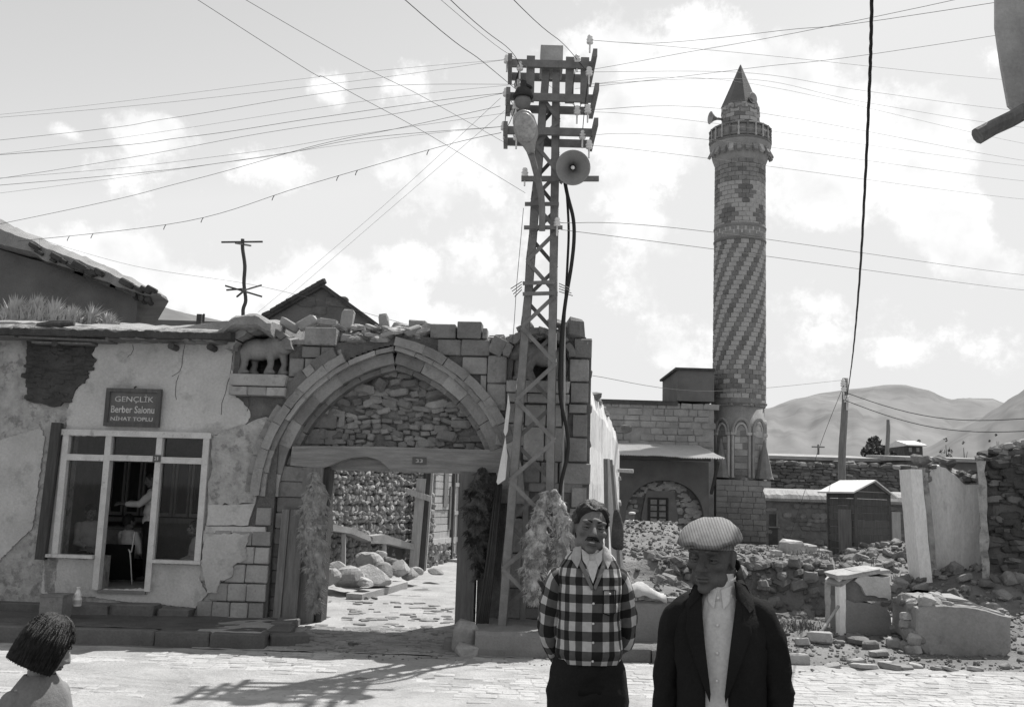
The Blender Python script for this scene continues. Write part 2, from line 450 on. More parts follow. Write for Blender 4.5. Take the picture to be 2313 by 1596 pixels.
# the street: a worn bed with stone setts standing a few millimetres out of it
street = sheet('street', -9.0, 9.0, 6.1, 12.38, .12, lambda x, y: .004 + .012 * fbm(x * 1.7, y * 3.0), 'street', 'sunlit street of worn stone setts')
setts = []
y = 12.30; row = 0
while y > 9.6:
    dep = rnd.uniform(.10, .15); x = -6.6 + rnd.uniform(0, .2)
    while x < 8.2:
        w = rnd.uniform(.15, .27)
        keep = fbm(x * .5, y * .8, 9) > .02 or x > 2.5
        if keep: setts.append((x + w / 2, y - dep / 2, w - .006, dep - .006))
        x += w
    y -= dep; row += 1
SETT = stone_set('sett', 'asphalt_sett', 6, .07, .03, 11)
setts.sort(key=lambda q: (q[1]))
k_me, k_M = [], []
for i, (x, yy, w, d) in enumerate(setts):
    z = .003 + .012 * fbm(x * 1.7, yy * 3.0) + rnd.uniform(-.004, .003)
    M = M_of((x, yy, z - .035), (w, d, .082), (rnd.uniform(-.015, .015), rnd.uniform(-.012, .012), rnd.uniform(-.08, .08)))
    if yy > 10.4 and len(k_me) >= 0 and i % 3 == 0 and sum(1 for c in street.children) < 285: put('sett', SETT[i % 6], street, M)
    else: k_me.append(SETT[i % 6]); k_M.append(M)
ob = join_stones(k_me, k_M).part('sett', 'asphalt_sett', street); ob['kind'] = 'stuff'
# left pavement and the passage of the gate
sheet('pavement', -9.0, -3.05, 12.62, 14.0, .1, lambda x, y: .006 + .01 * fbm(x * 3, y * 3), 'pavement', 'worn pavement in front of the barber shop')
lane = sheet('lane', -3.9, 1.1, 12.36, 32.0, .1, lambda x, y: .006 + .016 * fbm(x * 2.2, y * 2.2) + .006 * fbm(x * 7, y * 7), 'street', 'dirt lane running through the archway')
k_me, k_M = [], []
n_part = 0
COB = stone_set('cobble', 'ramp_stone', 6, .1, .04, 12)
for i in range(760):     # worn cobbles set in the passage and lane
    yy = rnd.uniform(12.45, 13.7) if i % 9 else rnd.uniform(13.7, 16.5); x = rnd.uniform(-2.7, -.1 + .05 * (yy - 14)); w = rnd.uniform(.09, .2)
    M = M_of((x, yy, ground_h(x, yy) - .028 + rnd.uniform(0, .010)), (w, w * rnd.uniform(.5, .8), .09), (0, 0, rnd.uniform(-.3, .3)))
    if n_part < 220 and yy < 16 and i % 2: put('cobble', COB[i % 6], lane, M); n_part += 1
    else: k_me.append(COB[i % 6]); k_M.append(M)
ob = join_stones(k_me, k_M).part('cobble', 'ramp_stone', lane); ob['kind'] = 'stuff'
# near pavement, where the photographer and the men stand
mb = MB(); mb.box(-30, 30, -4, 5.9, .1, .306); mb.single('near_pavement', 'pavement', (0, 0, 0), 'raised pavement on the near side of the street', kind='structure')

# kerbs: each stone is a part
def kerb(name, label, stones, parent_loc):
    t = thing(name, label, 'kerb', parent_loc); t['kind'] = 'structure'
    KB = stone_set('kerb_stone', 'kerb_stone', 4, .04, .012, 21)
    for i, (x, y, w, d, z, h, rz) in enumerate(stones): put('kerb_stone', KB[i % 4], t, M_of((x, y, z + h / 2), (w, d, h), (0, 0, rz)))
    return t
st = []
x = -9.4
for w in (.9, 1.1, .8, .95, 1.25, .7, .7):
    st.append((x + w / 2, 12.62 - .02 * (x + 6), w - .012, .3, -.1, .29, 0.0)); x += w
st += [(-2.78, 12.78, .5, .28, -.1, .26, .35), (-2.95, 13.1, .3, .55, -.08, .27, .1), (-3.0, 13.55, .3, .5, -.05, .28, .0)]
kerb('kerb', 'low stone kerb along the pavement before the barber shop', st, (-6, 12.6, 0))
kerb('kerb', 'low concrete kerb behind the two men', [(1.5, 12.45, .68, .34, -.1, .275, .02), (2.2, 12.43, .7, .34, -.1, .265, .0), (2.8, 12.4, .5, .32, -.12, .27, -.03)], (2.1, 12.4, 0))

# hills
def polyl(pts, x):
    if x <= pts[0][0]: return pts[0][1]
    for (a, b), (c, d) in zip(pts, pts[1:]):
        if x <= c:
            t = (x - a) / (c - a); t = t * t * (3 - 2 * t) * .5 + t * .5
            return b + (d - b) * t
    return pts[-1][1]
def hill(name, label, px, dist, near, m, az0, az1, n, seed, rough=1.0, rows=44):
    prof = []
    for u, v in px:
        d = ray(u, v); prof.append((math.atan2(d.x, d.y), d.z / math.hypot(d.x, d.y) * dist + EYE))
    mb = MB(); rr = [near + (dist - near) * (i / (rows - 5)) for i in range(rows)]
    for i in range(n + 1):
        az = az0 + (az1 - az0) * i / n
        pk = polyl(prof, az)
        if az < prof[0][0]: pk *= max(.0, 1 + .5 * fbm(az * 4, seed)) * sstep(az0, az0 + .1, az)
        if az > prof[-1][0]: pk *= max(.3, 1 + .5 * fbm(az * 4, seed)) * (1 - sstep(az1 - .1, az1, az))
        for j, r in enumerate(rr):
            f = (r - near) / (dist - near)
            prof_f = sstep(0, 1, f) * .55 + min(1, f) * .45 if f < 1 else 1 - (f - 1) * .6
            wob = 1 + rough * (.10 * fbm(az * 14, f * 3, seed) - .05 * abs(fbm(az * 26 + f * 2, f * 2.2, seed + 5)) - .03 * abs(fbm(az * 70, f * 5, seed + 9))) * math.sin(min(1, f) * math.pi)
            z = pk * prof_f * wob + rough * dist * .004 * fbm(az * 40, f * 5, seed + 3) * math.sin(min(1, f) * math.pi) - 1
            mb.v.append((math.sin(az) * r, math.cos(az) * r, z))
    for i in range(n):
        for j in range(rows - 1):
            mb.f.append((i * rows + j, i * rows + j + 1, (i + 1) * rows + j + 1, (i + 1) * rows + j)[::-1])
    mb.mi = [0] * len(mb.f)
    mb.single(name, m, (0, 0, 0), label, kind='structure', smooth=True)
hill('hill', 'broad pale mountain beyond the town', [(1330, 990), (1450, 960), (1560, 935), (1735, 921), (1800, 899), (1860, 885), (1930, 876), (2000, 869), (2040, 869), (2085, 881), (2150, 903), (2190, 898), (2240, 899), (2270, 910), (2330, 930)], 1700, 500, 'hill_far', -.6, 1.5, 420, 1.3)
hill('hill', 'nearer bare hillside rising to the right', [(2020, 1035), (2090, 1006), (2150, 975), (2200, 948), (2245, 918), (2290, 888), (2330, 862), (2420, 810)], 420, 130, 'hill_near', .36, 1.5, 260, 7.7, 1.2)
hill('hill', 'bare hill slope behind the earth-roofed house', [(-100, 690), (150, 672), (330, 676), (380, 690), (440, 703), (500, 716), (560, 735), (640, 790)], 260, 90, 'hill_near', -1.5, -.12, 120, 4.1, .8)
# ================================================================= HELPERS FOR SCULPTED PIECES
def ellipsoid(mb, c, r, rot=None, n=12, m=8):
    R = rot or Matrix.Identity(3); c = Vector(c); rings = []
    for i in range(1, m):
        a = math.pi * i / m
        rings.append([c + R @ Vector((r[0] * math.sin(a) * math.cos(2 * math.pi * j / n), r[1] * math.sin(a) * math.sin(2 * math.pi * j / n), -r[2] * math.cos(a))) for j in range(n)])
    mb.rings(rings, True)
def limb(mb, pts, rs, n=10):
    """tapered limb with round ends"""
    pts = [Vector(p) for p in pts]
    mb.tube(pts, list(rs), n)
    for p, r in zip(pts, rs): ellipsoid(mb, p, (r, r, r), n=n, m=6)
def fused(mb, voxel, smooth_it=2, name='fused'):
    """one continuous closed skin over overlapping closed pieces"""
    me = bpy.data.meshes.new(name); me.from_pydata(mb.v, [], mb.f); me.update()
    o = bpy.data.objects.new(name, me); COL.objects.link(o)
    md = o.modifiers.new('r', 'REMESH'); md.mode = 'VOXEL'; md.voxel_size = voxel; md.use_smooth_shade = True
    if smooth_it:
        sm = o.modifiers.new('s', 'SMOOTH'); sm.factor = .5; sm.iterations = smooth_it
    dg = bpy.context.evaluated_depsgraph_get(); dg.update()
    out = bpy.data.meshes.new_from_object(o.evaluated_get(dg))
    bpy.data.objects.remove(o); bpy.data.meshes.remove(me)
    mb2 = MB(); mb2.v = [tuple(v.co) for v in out.vertices]; mb2.f = [tuple(p.vertices) for p in out.polygons]; mb2.mi = [0] * len(mb2.f)
    bpy.data.meshes.remove(out)
    return mb2
def lettering(body, width, height, thick=.004, shear=0.0, offset=0.0):
    cu = bpy.data.curves.new('lettering', 'FONT'); cu.body = body; cu.size = 1; cu.extrude = .01; cu.align_x = 'LEFT'; cu.shear = shear; cu.offset = offset
    cu.resolution_u = 3
    o = bpy.data.objects.new('lettering', cu); COL.objects.link(o)
    dg = bpy.context.evaluated_depsgraph_get(); dg.update()
    me = bpy.data.meshes.new_from_object(o.evaluated_get(dg)); bpy.data.objects.remove(o)
    xs = [v.co.x for v in me.vertices]; ys = [v.co.y for v in me.vertices]
    x0, x1, y0, y1 = min(xs), max(xs), min(ys), max(ys)
    vs = [((v.co.x - x0) / (x1 - x0) * width, (v.co.y - y0) / (y1 - y0) * height, v.co.z / .01 * thick) for v in me.vertices]
    fs = [tuple(p.vertices) for p in me.polygons]; bpy.data.meshes.remove(me)
    return vs, fs
def put_text(mb, body, s0, z0, w, h, t, f=fac, **k):
    vs, fs = lettering(body, w, h, **k)
    mb.add([f(s0 + x, t - z, z0 + y) for x, y, z in vs], fs)
def jag(poly, amp, step, seed=0):
    """roughen an outline"""
    out = []; r = random.Random(seed)
    for (a, b), (c, d) in zip(poly, poly[1:] + poly[:1]):
        L = math.hypot(c - a, d - b); n = max(1, int(L / step))
        for i in range(n):
            t = i / n; j = amp if i else amp * .4
            out.append((a + (c - a) * t + r.uniform(-j, j), b + (d - b) * t + r.uniform(-j, j)))
    return out
def PX(pts, t=0.0): return [F(u, v, t) for u, v in pts]
def fblock(name, parent, s0, s1, z0, z1, t0, t1, meshes, gap=.008, rot=0.0, subof=None):
    c = fac((s0 + s1) / 2, (t0 + t1) / 2, (z0 + z1) / 2)
    M = M_of(c, (s1 - s0 - gap, t1 - t0, z1 - z0 - gap), (0, rot, 0), FROT)
    return put(name, rnd.choice(meshes), parent, M)

# ================================================================= BARBER SHOP
shop = thing('barber_shop', 'plastered barber shop with wide glazed front under a mud roof', 'shop', fac(-5.5, 0, .1))
mb = MB()
for s0, s1, z0, z1 in ((-9.6, -6.56, 0, 4.12), (-6.56, -4.40, 2.76, 4.12), (-4.40, -4.12, 0, 4.12), (-6.56, -5.9, 0, .96), (-5.09, -4.40, 0, .93), (-5.9, -5.09, 0, .5)):
    mb.box(s0, s1, .04, .42, z0, z1, fac)
mb.part('wall', 'plaster_rough', shop)
def plaster_piece(px, seed, t0=.014, t1=.05, amp=.012, step=.028, name='plaster', m='plaster', parent=None):
    mb = MB(); mb.prism(jag(PX(px), amp, step, seed), t0, t1, fac)
    return facet(mb.part(name, m, parent or shop))
plaster_piece([(148, 984), (150, 930), (160, 903), (170, 880), (200, 852), (196, 836), (218, 812), (205, 800), (222, 774), (524, 770), (524, 846), (530, 894), (545, 905), (560, 920), (565, 935), (556, 955), (530, 965), (508, 975), (490, 980), (478, 984)], 1)
plaster_piece([(148, 984), (130, 1250), (122, 1340), (92, 1338), (98, 1260), (112, 1120), (127, 985)], 2)
plaster_piece([(96, 1256), (222, 1264), (221, 1331), (331, 1328), (332, 1270), (456, 1275), (450, 1310), (468, 1340), (441, 1372), (300, 1360), (200, 1347), (100, 1337)], 3)
plaster_piece([(-60, 1010), (90, 965), (100, 990), (72, 1190), (-60, 1320)], 4)
plaster_piece([(478, 985), (555, 958), (600, 940), (628, 960), (600, 1010), (585, 1060), (576, 1135), (470, 1140)], 6, -.004, .05, .03, .08, 'plaster', 'plaster_rough')
plaster_piece([(466, 1187), (600, 1189), (601, 1203), (464, 1202)], 7, -.03, .05, .006, .1, 'plaster', 'plaster')
plaster_piece([(470, 1140), (576, 1137), (560, 1186), (466, 1186)], 8, -.006, .05, .01, .1, 'plaster', 'plaster')
plaster_piece([(464, 1204), (566, 1204), (556, 1236), (560, 1262), (530, 1275), (527, 1300), (498, 1312), (492, 1338), (470, 1338), (458, 1275)], 21, -.052, .0, .014, .03, 'plaster', 'plaster')
for k, px in enumerate((((556, 826), (552, 862), (560, 900), (556, 928)), ((418, 776), (410, 812), (404, 838), (388, 850)), ((402, 846), (396, 880), (398, 902)), ((524, 800), (519, 850), (508, 884), (498, 936)), ((300, 778), (294, 800), (286, 806)))):
    mb = MB(); P = [fac(a + rnd.uniform(-.01, .01), .012, b) for a, b in PX(px)]; mb.tube([P[0]] + [q for a, b in zip(P, P[1:]) for q in (a.lerp(b, .5) + Vector((rnd.uniform(-.025, .025), 0, 0)), b)], .004, 4); mb.part('crack', 'mud_dark', shop)
# dark stones where the plaster has fallen
PEEL = stone_set('stone', 'mud_dark', 6, .16, .06, 31)
plaster_piece([(60, 770), (222, 772), (206, 800), (219, 812), (197, 836), (201, 852), (170, 880), (158, 905), (120, 918), (60, 905)], 9, -.006, .045, .02, .05, 'mud_bed', 'mud_dark')
for i in range(120):
    u, v = rnd.uniform(60, 205), rnd.uniform(772, 905)
    if u > 150 and v > 860: continue
    s, z = F(u, v); w = rnd.uniform(.07, .22)
    put('stone', PEEL[i % 6], shop, M_of(fac(s, .01, z), (w, .07, w * rnd.uniform(.3, .55)), (0, rnd.uniform(-.15, .15), 0), FROT))
mb = MB(); p0 = fac(*[F(134, 955)[0]], -.05, F(134, 955)[1]); s_, z_ = F(97, 1262); mb.bar(p0, fac(s_, -.06, z_), .14, .09, FY); mb.part('wooden_post', 'wood_dark', shop)
# glazed front
def bars(name, lst, m, parent, t0, t1):
    for s0, s1, z0, z1 in lst:
        mb = MB(); mb.box(s0, s1, t0, t1, z0, z1, fac); mb.part(name, m, parent)
fr = MB()
fr.box(-6.57, -6.48, -.035, .1, .98, 2.70, fac); fr.box(-4.47, -4.38, -.035, .1, .95, 2.70, fac); fr.box(-6.60, -4.36, -.045, .1, 2.70, 2.785, fac)
frame = fr.part('window_frame', 'paint_white', shop)
bars('mullion', [(-5.93, -5.84, .50, 2.70), (-5.165, -5.08, .50, 2.70)], 'paint_white', shop, -.03, .09)
bars('transom', [(-6.48, -5.93, 2.335, 2.425), (-5.84, -5.165, 2.345, 2.43), (-5.08, -4.47, 2.33, 2.42)], 'paint_white', shop, -.038, .09)
bars('sill', [(-6.68, -5.935, .94, .985), (-5.075, -4.36, .91, .955)], 'paint_white', shop, -.09, .1)
bars('pane', [(-6.48, -5.93, .985, 2.335), (-5.08, -4.47, .955, 2.33), (-6.48, -5.93, 2.425, 2.7), (-5.84, -5.165, 2.43, 2.7), (-5.08, -4.47, 2.42, 2.7)], 'window_glass', shop, .045, .049)
mb = MB(); mb.box(-5.85, -5.15, -.03, .1, .46, .505, fac); mb.part('door_sill', 'concrete', shop)
mb = MB(); mb.box(-5.19, -5.075, -.052, -.04, 2.345, 2.445, fac); pl = mb.part('house_number', 'plate', shop)
for ch_, s_ in (('2', -5.165), ('1', -5.125)): mb = MB(); put_text(mb, ch_, s_, 2.37, .03 if ch_ == '2' else .016, .05, -.053); subpart(mb, 'digit', 'sign_letter', pl)
# footing stones and step below the front
for i, (s0, s1, z0, z1, t0) in enumerate([(-6.4, -5.55, .16, .33, -.34), (-5.54, -4.9, .16, .35, -.3), (-4.88, -4.42, .16, .30, -.24), (-7.4, -6.45, .16, .3, -.2)]):
    fblock('footing_stone', shop, s0, s1, z0, z1, t0, .05, stone_set('footing', 'stone_dark', 1, .07, .03, 60 + i))
# inside
mb = MB(); f = fac
mb.box(-7.4, -4.15, .42, 3.4, .4, .5, f); mb.box(-7.4, -4.15, 3.4, 3.5, .4, 2.95, f); mb.box(-7.5, -7.4, .42, 3.5, .4, 2.95, f); mb.box(-4.15, -4.05, .42, 3.5, .4, 2.95, f); mb.box(-7.5, -4.05, .42, 3.5, 2.95, 3.05, f)
mb.part('room', 'room_wall', shop)
# roof of beaten earth with a ragged eave
mb = MB(); prof = [(.9, 4.02), (-.30, 4.125), (-.36, 4.16), (-.37, 4.225), (-.30, 4.27), (.2, 4.36), (1.2, 4.52), (4, 4.75), (4, 4.05)]
ss = [-9.6 + .06 * i for i in range(103)]
rings = []
for s in ss:
    up = .06 * math.exp(-((s + 3.75) / .4) ** 2) + .03 * fbm(s * 1.3, 2); lift = .2 * sstep(-4.28, -4.0, s) * (1 - .5 * sstep(-3.75, -3.5, s))
    rings.append([fac(s, t + (.05 * fbm(s * 3, t * 3, 1) + .05 * fbm(s * 9, t * 5, 2) if t < .5 else 0), z + lift * (1 if z < 4.3 else .35) + (up if z > 4.2 else 0) + .035 * fbm(s * 2, t * 2, 4) + .02 * fbm(s * 11, t * 7 + z * 9, 5)) for t, z in prof])
mb.rings(rings); rf = facet(mb.part('roof', 'mud_roof', shop, smooth=False))
# underside: brushwood, boards and beam ends
for i, (s0, s1, z, t0, dz) in enumerate([(-9.5, -7.3, 4.07, -.32, .03), (-7.25, -5.9, 4.085, -.30, -.02), (-5.95, -4.15, 4.09, -.28, .02), (-7.1, -6.2, 4.03, -.2, .0)]):
    mb = MB(); mb.hexa([fac(s0, t0, z), fac(s1, t0 + .02, z + dz), fac(s1, .05, z + dz), fac(s0, .05, z), fac(s0, t0, z + .03), fac(s1, t0 + .02, z + dz + .03), fac(s1, .05, z + dz + .03), fac(s0, .05, z + .03)])
    mb.part('eave_board', 'wood_grey', shop)
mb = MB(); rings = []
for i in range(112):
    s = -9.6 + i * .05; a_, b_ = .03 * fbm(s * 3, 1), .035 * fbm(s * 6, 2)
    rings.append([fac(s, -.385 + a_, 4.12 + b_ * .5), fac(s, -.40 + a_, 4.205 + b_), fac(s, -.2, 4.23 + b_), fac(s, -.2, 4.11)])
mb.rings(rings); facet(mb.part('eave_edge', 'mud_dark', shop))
for i in range(0, 15, 3):
    s = -7.3 + i * .235 + rnd.uniform(-.06, .06); w = rnd.uniform(.12, .28)
    put('eave_clod', PEEL[i % 6], shop, M_of(fac(s, -.30, 4.165 + rnd.uniform(-.015, .03)), (w, .16, rnd.uniform(.07, .12)), (0, rnd.uniform(-.1, .1), 0), FROT))
for s in (-6.75, -5.0, -4.42): 
    mb = MB(); mb.tube([fac(s, -.2, 4.03), fac(s, .2, 4.03)], .05, 8); mb.part('beam_end', 'wood_dark', shop)
mb = MB(); mb.tube([fac(*F(112, 738), 0)[0:0] or fac(-6.97, -.3, 4.27), fac(-6.72, -.28, 4.31), fac(-6.45, -.25, 4.33)], [.05, .06, .04], 7); mb.part('roof_log', 'wood_dark', shop)
# sign
sign = thing('shop_sign', 'framed barber sign with pale letters hanging above the shop door', 'sign', fac(-5.55, -.05, 2.85))
mb = MB(); mb.box(-5.92, -5.19, -.05, -.02, 2.89, 3.36, fac); mb.part('board', 'sign_face', sign)
bars('frame_bar', [(-5.965, -5.14, 3.35, 3.405), (-5.965, -5.14, 2.845, 2.9), (-5.965, -5.905, 2.9, 3.35), (-5.2, -5.14, 2.9, 3.35)], 'wood_dark', sign, -.075, -.012)
mb = MB()
put_text(mb, 'GENÇLİK', -5.83, 3.19, .58, .125, -.052)
put_text(mb, 'Berber Salonu', -5.875, 3.045, .65, .105, -.052, offset=.01)
put_text(mb, 'NİHAT TOPLU', -5.87, 2.93, .63, .075, -.052, offset=.01)
mb.part('lettering', 'sign_letter', sign)
mb = MB(); mb.tube([fac(-5.55, -.01, 3.44), fac(-5.55, -.06, 3.42), fac(-5.55, -.05, 3.39)], .012, 5); mb.part('hook', 'iron_dark', sign)

# ================================================================= ARCHWAY
AC, AZ0, AQ = -1.735, 1.90, .428          # two-centred pointed arch
def arc_pt(side, R, th):                   # side -1 left; th from 0 at the springing to the apex
    return AC + side * (R * math.cos(th) - AQ), AZ0 + R * math.sin(th)
def th_apex(R): return math.acos(AQ / R)
def half(R, z):
    dz = z - AZ0
    if dz <= 0: return R - AQ
    return math.sqrt(max(0, R * R - dz * dz)) - AQ
arch = thing('stone_archway', 'ruined pointed stone archway with rubble filling above the gate', 'archway', fac(-1.7, .3, .1))
def top_z(s):
    base = polyl([(-4.2, 4.1), (-3.4, 4.1), (-3.1, 4.12), (-2.6, 4.16), (-2.0, 4.3), (-1.2, 4.28), (-.4, 4.22), (.1, 4.24), (.8, 4.5), (1.1, 4.3)], s)
    return base + .03 * fbm(s * 4, 3)
mb = MB(); s = -4.12
while s < 1.1:
    a, b = s, s + .0825; c = (a + b) / 2; zt = top_z(c)
    x = abs(c - AC); lo = 0.0
    if -3.36 < c < .22:
        R = 2.3; lo = AZ0 + math.sqrt(max(0, R * R - (x + AQ) ** 2))
    cuts = []
    if -4.05 < c < -3.32: cuts = [(3.66, 4.0 + .3 * math.sqrt(max(0, 1 - ((c + 3.69) / .37) ** 2)))]
    if -.02 < c < .84: cuts = [(3.66, 4.0 + .42 * math.sqrt(max(0, 1 - ((c - .41) / .43) ** 2)))]
    if .22 < c < 1.1 and False: pass
    if cuts:
        mb.box(a, b, .03, .6, lo, cuts[0][0], fac)
        if zt > cuts[0][1] + .02: mb.box(a, b, .03, .6, cuts[0][1], zt, fac)
        mb.box(a, b, .5, .6, cuts[0][0], cuts[0][1], fac)
    else: mb.box(a, b, .03, .6, lo, zt, fac)
    s = b
mb.box(-3.36, -2.99, .16, .6, 0, 2.36, fac); mb.box(-.41, .22, .16, .6, 0, 2.36, fac)
mb.part('wall', 'mortar', arch)
# tympanum
poly = [(-3.14, 2.60), (-.2, 2.60)]
for i in range(13): poly.append(arc_pt(1, 2.16, .33 + (th_apex(2.16) - .33) * i / 12))
for i in range(12, -1, -1): poly.append(arc_pt(-1, 2.16, .33 + (th_apex(2.16) - .33) * i / 12))
mb = MB(); mb.prism(poly, .48, .6, fac); facet(mb.part('infill_wall', 'infill_mortar', arch))
infill = []; z = 2.63
INF = stone_set('stone', 'rubble', 12, .17, .075, 41) + stone_set('stone', 'stone_mid', 4, .17, .075, 42)
while z < 3.86 and len(infill) < 296:
    h = rnd.uniform(.055, .115); hw = half(2.06, z + h / 2); x = -hw + rnd.uniform(0, .05)
    big = z > 3.2
    while x < hw and len(infill) < 296:
        w = rnd.uniform(.10, .22) if not big else rnd.uniform(.12, .34)
        if rnd.random() < .86:
            hh = h * rnd.uniform(.75, 1.25)
            put('infill_stone', rnd.choice(INF), arch, M_of(fac(AC + x + w / 2, .47 + rnd.uniform(-.01, .035), z + h / 2 + rnd.uniform(-.02, .02)), (w * .98, .14, hh), (rnd.uniform(-.2, .2), rnd.uniform(-.35, .35), rnd.uniform(-.15, .15)), FROT)); infill.append(1)
        x += w * rnd.uniform(.92, 1.05)
    z += h * .95
# bigger field stones high in the infill, pale squared stones at its left
for s0, z0, w, h, r in ((-2.25, 3.55, .34, .16, .2), (-1.55, 3.63, .30, .14, -.1), (-1.1, 3.5, .42, .12, -.25), (-.75, 3.05, .30, .13, .0), (-2.0, 3.62, .2, .2, .5), (-1.3, 3.66, .16, .2, .7), (-.95, 2.85, .3, .16, .1), (-1.3, 2.72, .25, .13, -.2)):
    put('infill_stone', rnd.choice(FIELD), arch, M_of(fac(s0, .46, z0), (w, .2, h), (0, r, 0), FROT))
for s0, s1, z0, z1 in ((-3.02, -2.62, 2.93, 3.24), (-2.6, -2.5, 2.95, 3.2), (-3.1, -2.8, 2.68, 2.92), (-2.79, -2.6, 2.68, 2.9)):
    fblock('squared_stone', arch, s0, s1, z0, z1, .40, .55, ASHLAR)
# voussoirs of the three orders
def voussoir(side, R0, R1, a0, a1, t0, t1, m, name='voussoir', shift=0.0):
    mb = MB(); n = 3; g = .0012
    ins = [arc_pt(side, R0, a0 + g + (a1 - a0 - 2 * g) * i / n) for i in range(n + 1)]
    outs = [arc_pt(side, R1, a0 + g + (a1 - a0 - 2 * g) * i / n) for i in range(n + 1)]
    j = [rnd.uniform(-.008, .008) for _ in range(4)]
    poly = ins + outs[::-1]
    poly = [(a + rnd.uniform(-.006, .006), b + rnd.uniform(-.006, .006) + shift) for a, b in poly]
    mb.prism(poly, t0 + j[0], t1, fac); return facet(mb.part(name, m, arch))
def order(R0, R1, t0, t1, cuts_l, cuts_r, mats, skip_l=(), skip_r=(), name='voussoir'):
    for side, cuts, skip in ((-1, cuts_l, skip_l), (1, cuts_r, skip_r)):
        A = th_apex(R0)
        for i in range(len(cuts) - 1):
            if i in skip: continue
            voussoir(side, R0, R1, A * cuts[i], A * cuts[i + 1], t0 + rnd.uniform(-.012, .012), t1, rnd.choice(mats), name)
def cuts(n):
    w = [rnd.uniform(.7, 1.3) for _ in range(n)]; t = sum(w); c = [0]
    for q in w: c.append(c[-1] + q / t)
    return c
mat('carved', .21, .2, 3, 1.0, 55)
order(2.275, 2.408, -.065, .5, cuts(9), cuts(8), ['stone_mid', 'stone_mid', 'stone_light'], skip_l=(7, 8))
order(2.205, 2.272, -.02, .5, cuts(8), cuts(8), ['stone_light', 'stone_mid'], name='moulding_stone')
order(2.03, 2.202, .06, .5, cuts(7), cuts(7), ['stone_mid', 'stone_mid', 'stone_light'])
order(1.95, 2.028, .2, .5, cuts(9), cuts(9), ['stone_mid'], name='soffit_stone')
voussoir(-1, 2.41, 2.56, .62, .80, -.05, .3, 'carved', 'carved_stone'); voussoir(-1, 2.41, 2.56, .87, 1.02, -.055, .3, 'carved', 'carved_stone'); voussoir(-1, 2.41, 2.54, .80, .865, -.05, .3, 'stone_light', 'carved_stone')
for a in range(5): voussoir(-1, 2.41, 2.50, .02 + a * .11, .02 + a * .11 + .105, -.02, .3, 'stone_mid', 'hood_stone')
# ashlar of the left pier
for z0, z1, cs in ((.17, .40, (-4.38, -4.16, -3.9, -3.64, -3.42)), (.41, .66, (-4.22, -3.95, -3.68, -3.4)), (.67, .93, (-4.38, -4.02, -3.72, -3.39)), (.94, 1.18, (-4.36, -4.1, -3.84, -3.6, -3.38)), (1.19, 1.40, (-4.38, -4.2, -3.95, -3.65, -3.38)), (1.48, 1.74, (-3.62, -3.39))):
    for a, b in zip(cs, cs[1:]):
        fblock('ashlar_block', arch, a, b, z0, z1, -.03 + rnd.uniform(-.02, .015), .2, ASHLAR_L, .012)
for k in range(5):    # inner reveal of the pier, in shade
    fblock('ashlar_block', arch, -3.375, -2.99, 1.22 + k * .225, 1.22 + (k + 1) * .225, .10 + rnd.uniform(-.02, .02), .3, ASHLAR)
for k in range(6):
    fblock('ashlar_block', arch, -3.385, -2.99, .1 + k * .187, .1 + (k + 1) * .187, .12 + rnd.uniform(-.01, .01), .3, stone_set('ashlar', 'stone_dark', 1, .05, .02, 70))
# spandrel blocks
for s0, s1, z0, z1, t0 in ((-3.07, -2.59, 4.11, 4.38, -.09), (-3.10, -2.83, 3.93, 4.10, -.03), (-2.82, -2.63, 3.93, 4.10, -.02), (-3.28, -3.06, 3.64, 3.92, -.02), (-3.05, -2.82, 3.64, 3.92, -.03), (-3.3, -3.12, 3.36, 3.63, -.03), (-3.33, -3.05, 4.12, 4.2, -.02),
                           (-1.21, -.83, 4.26, 4.475, -.05), (-.82, -.45, 4.26, 4.52, -.06), (-.445, -.37, 4.27, 4.43, -.03), (-1.10, -.75, 4.01, 4.25, -.03), (-.745, -.33, 4.01, 4.25, -.05), (-.72, -.36, 3.74, 4.0, -.03), (-.35, -.07, 3.62, 4.02, -.03), (-.35, -.07, 3.22, 3.61, -.02), (-.45, -.36, 3.4, 3.73, -.02), (-.06, .2, 3.05, 3.34, -.03), (-.2, .2, 2.72, 3.04, -.02)):
    fblock('spandrel_block', arch, s0, s1, z0, z1, t0, .25, ASHLAR)
fblock('spandrel_block', arch, -.33, -.1, 4.03, 4.3, -.04, .2, ASHLAR, rot=.45)
# right pier
for z0, z1, s0 in ((.3, .68, .9), (.69, 1.1, .86), (1.11, 1.5, .9), (1.51, 1.86, .88), (1.87, 2.16, .9), (2.19, 2.5, .72), (2.51, 2.86, .84), (2.87, 3.2, .9), (3.21, 3.34, .84), (3.36, 3.66, .86), (3.67, 4.0, .84), (4.01, 4.3, .9)):
    fblock('ashlar_block', arch, s0, 1.13 + rnd.uniform(-.03, .05), z0, z1, -.04 + rnd.uniform(-.02, .02), .5, ASHLAR)
for z0, z1 in ((.3, .72), (.73, 1.2), (1.21, 1.7), (1.71, 2.16)):
    fblock('ashlar_block', arch, .0, .22, z0, z1, -.02, .3, ASHLAR)
for s0, s1, z0, z1 in ((.2, .45, 2.2, 2.5), (.46, .71, 2.2, 2.5), (.2, .5, 2.51, 3.0), (.51, .83, 2.51, 3.0), (.21, .52, 3.01, 3.33), (.53, .83, 3.01, 3.33)):
    fblock('ashlar_block', arch, s0, s1, z0, z1, -.015 + rnd.uniform(-.02, .015), .3, ASHLAR_L if z0 > 2.4 else ASHLAR)
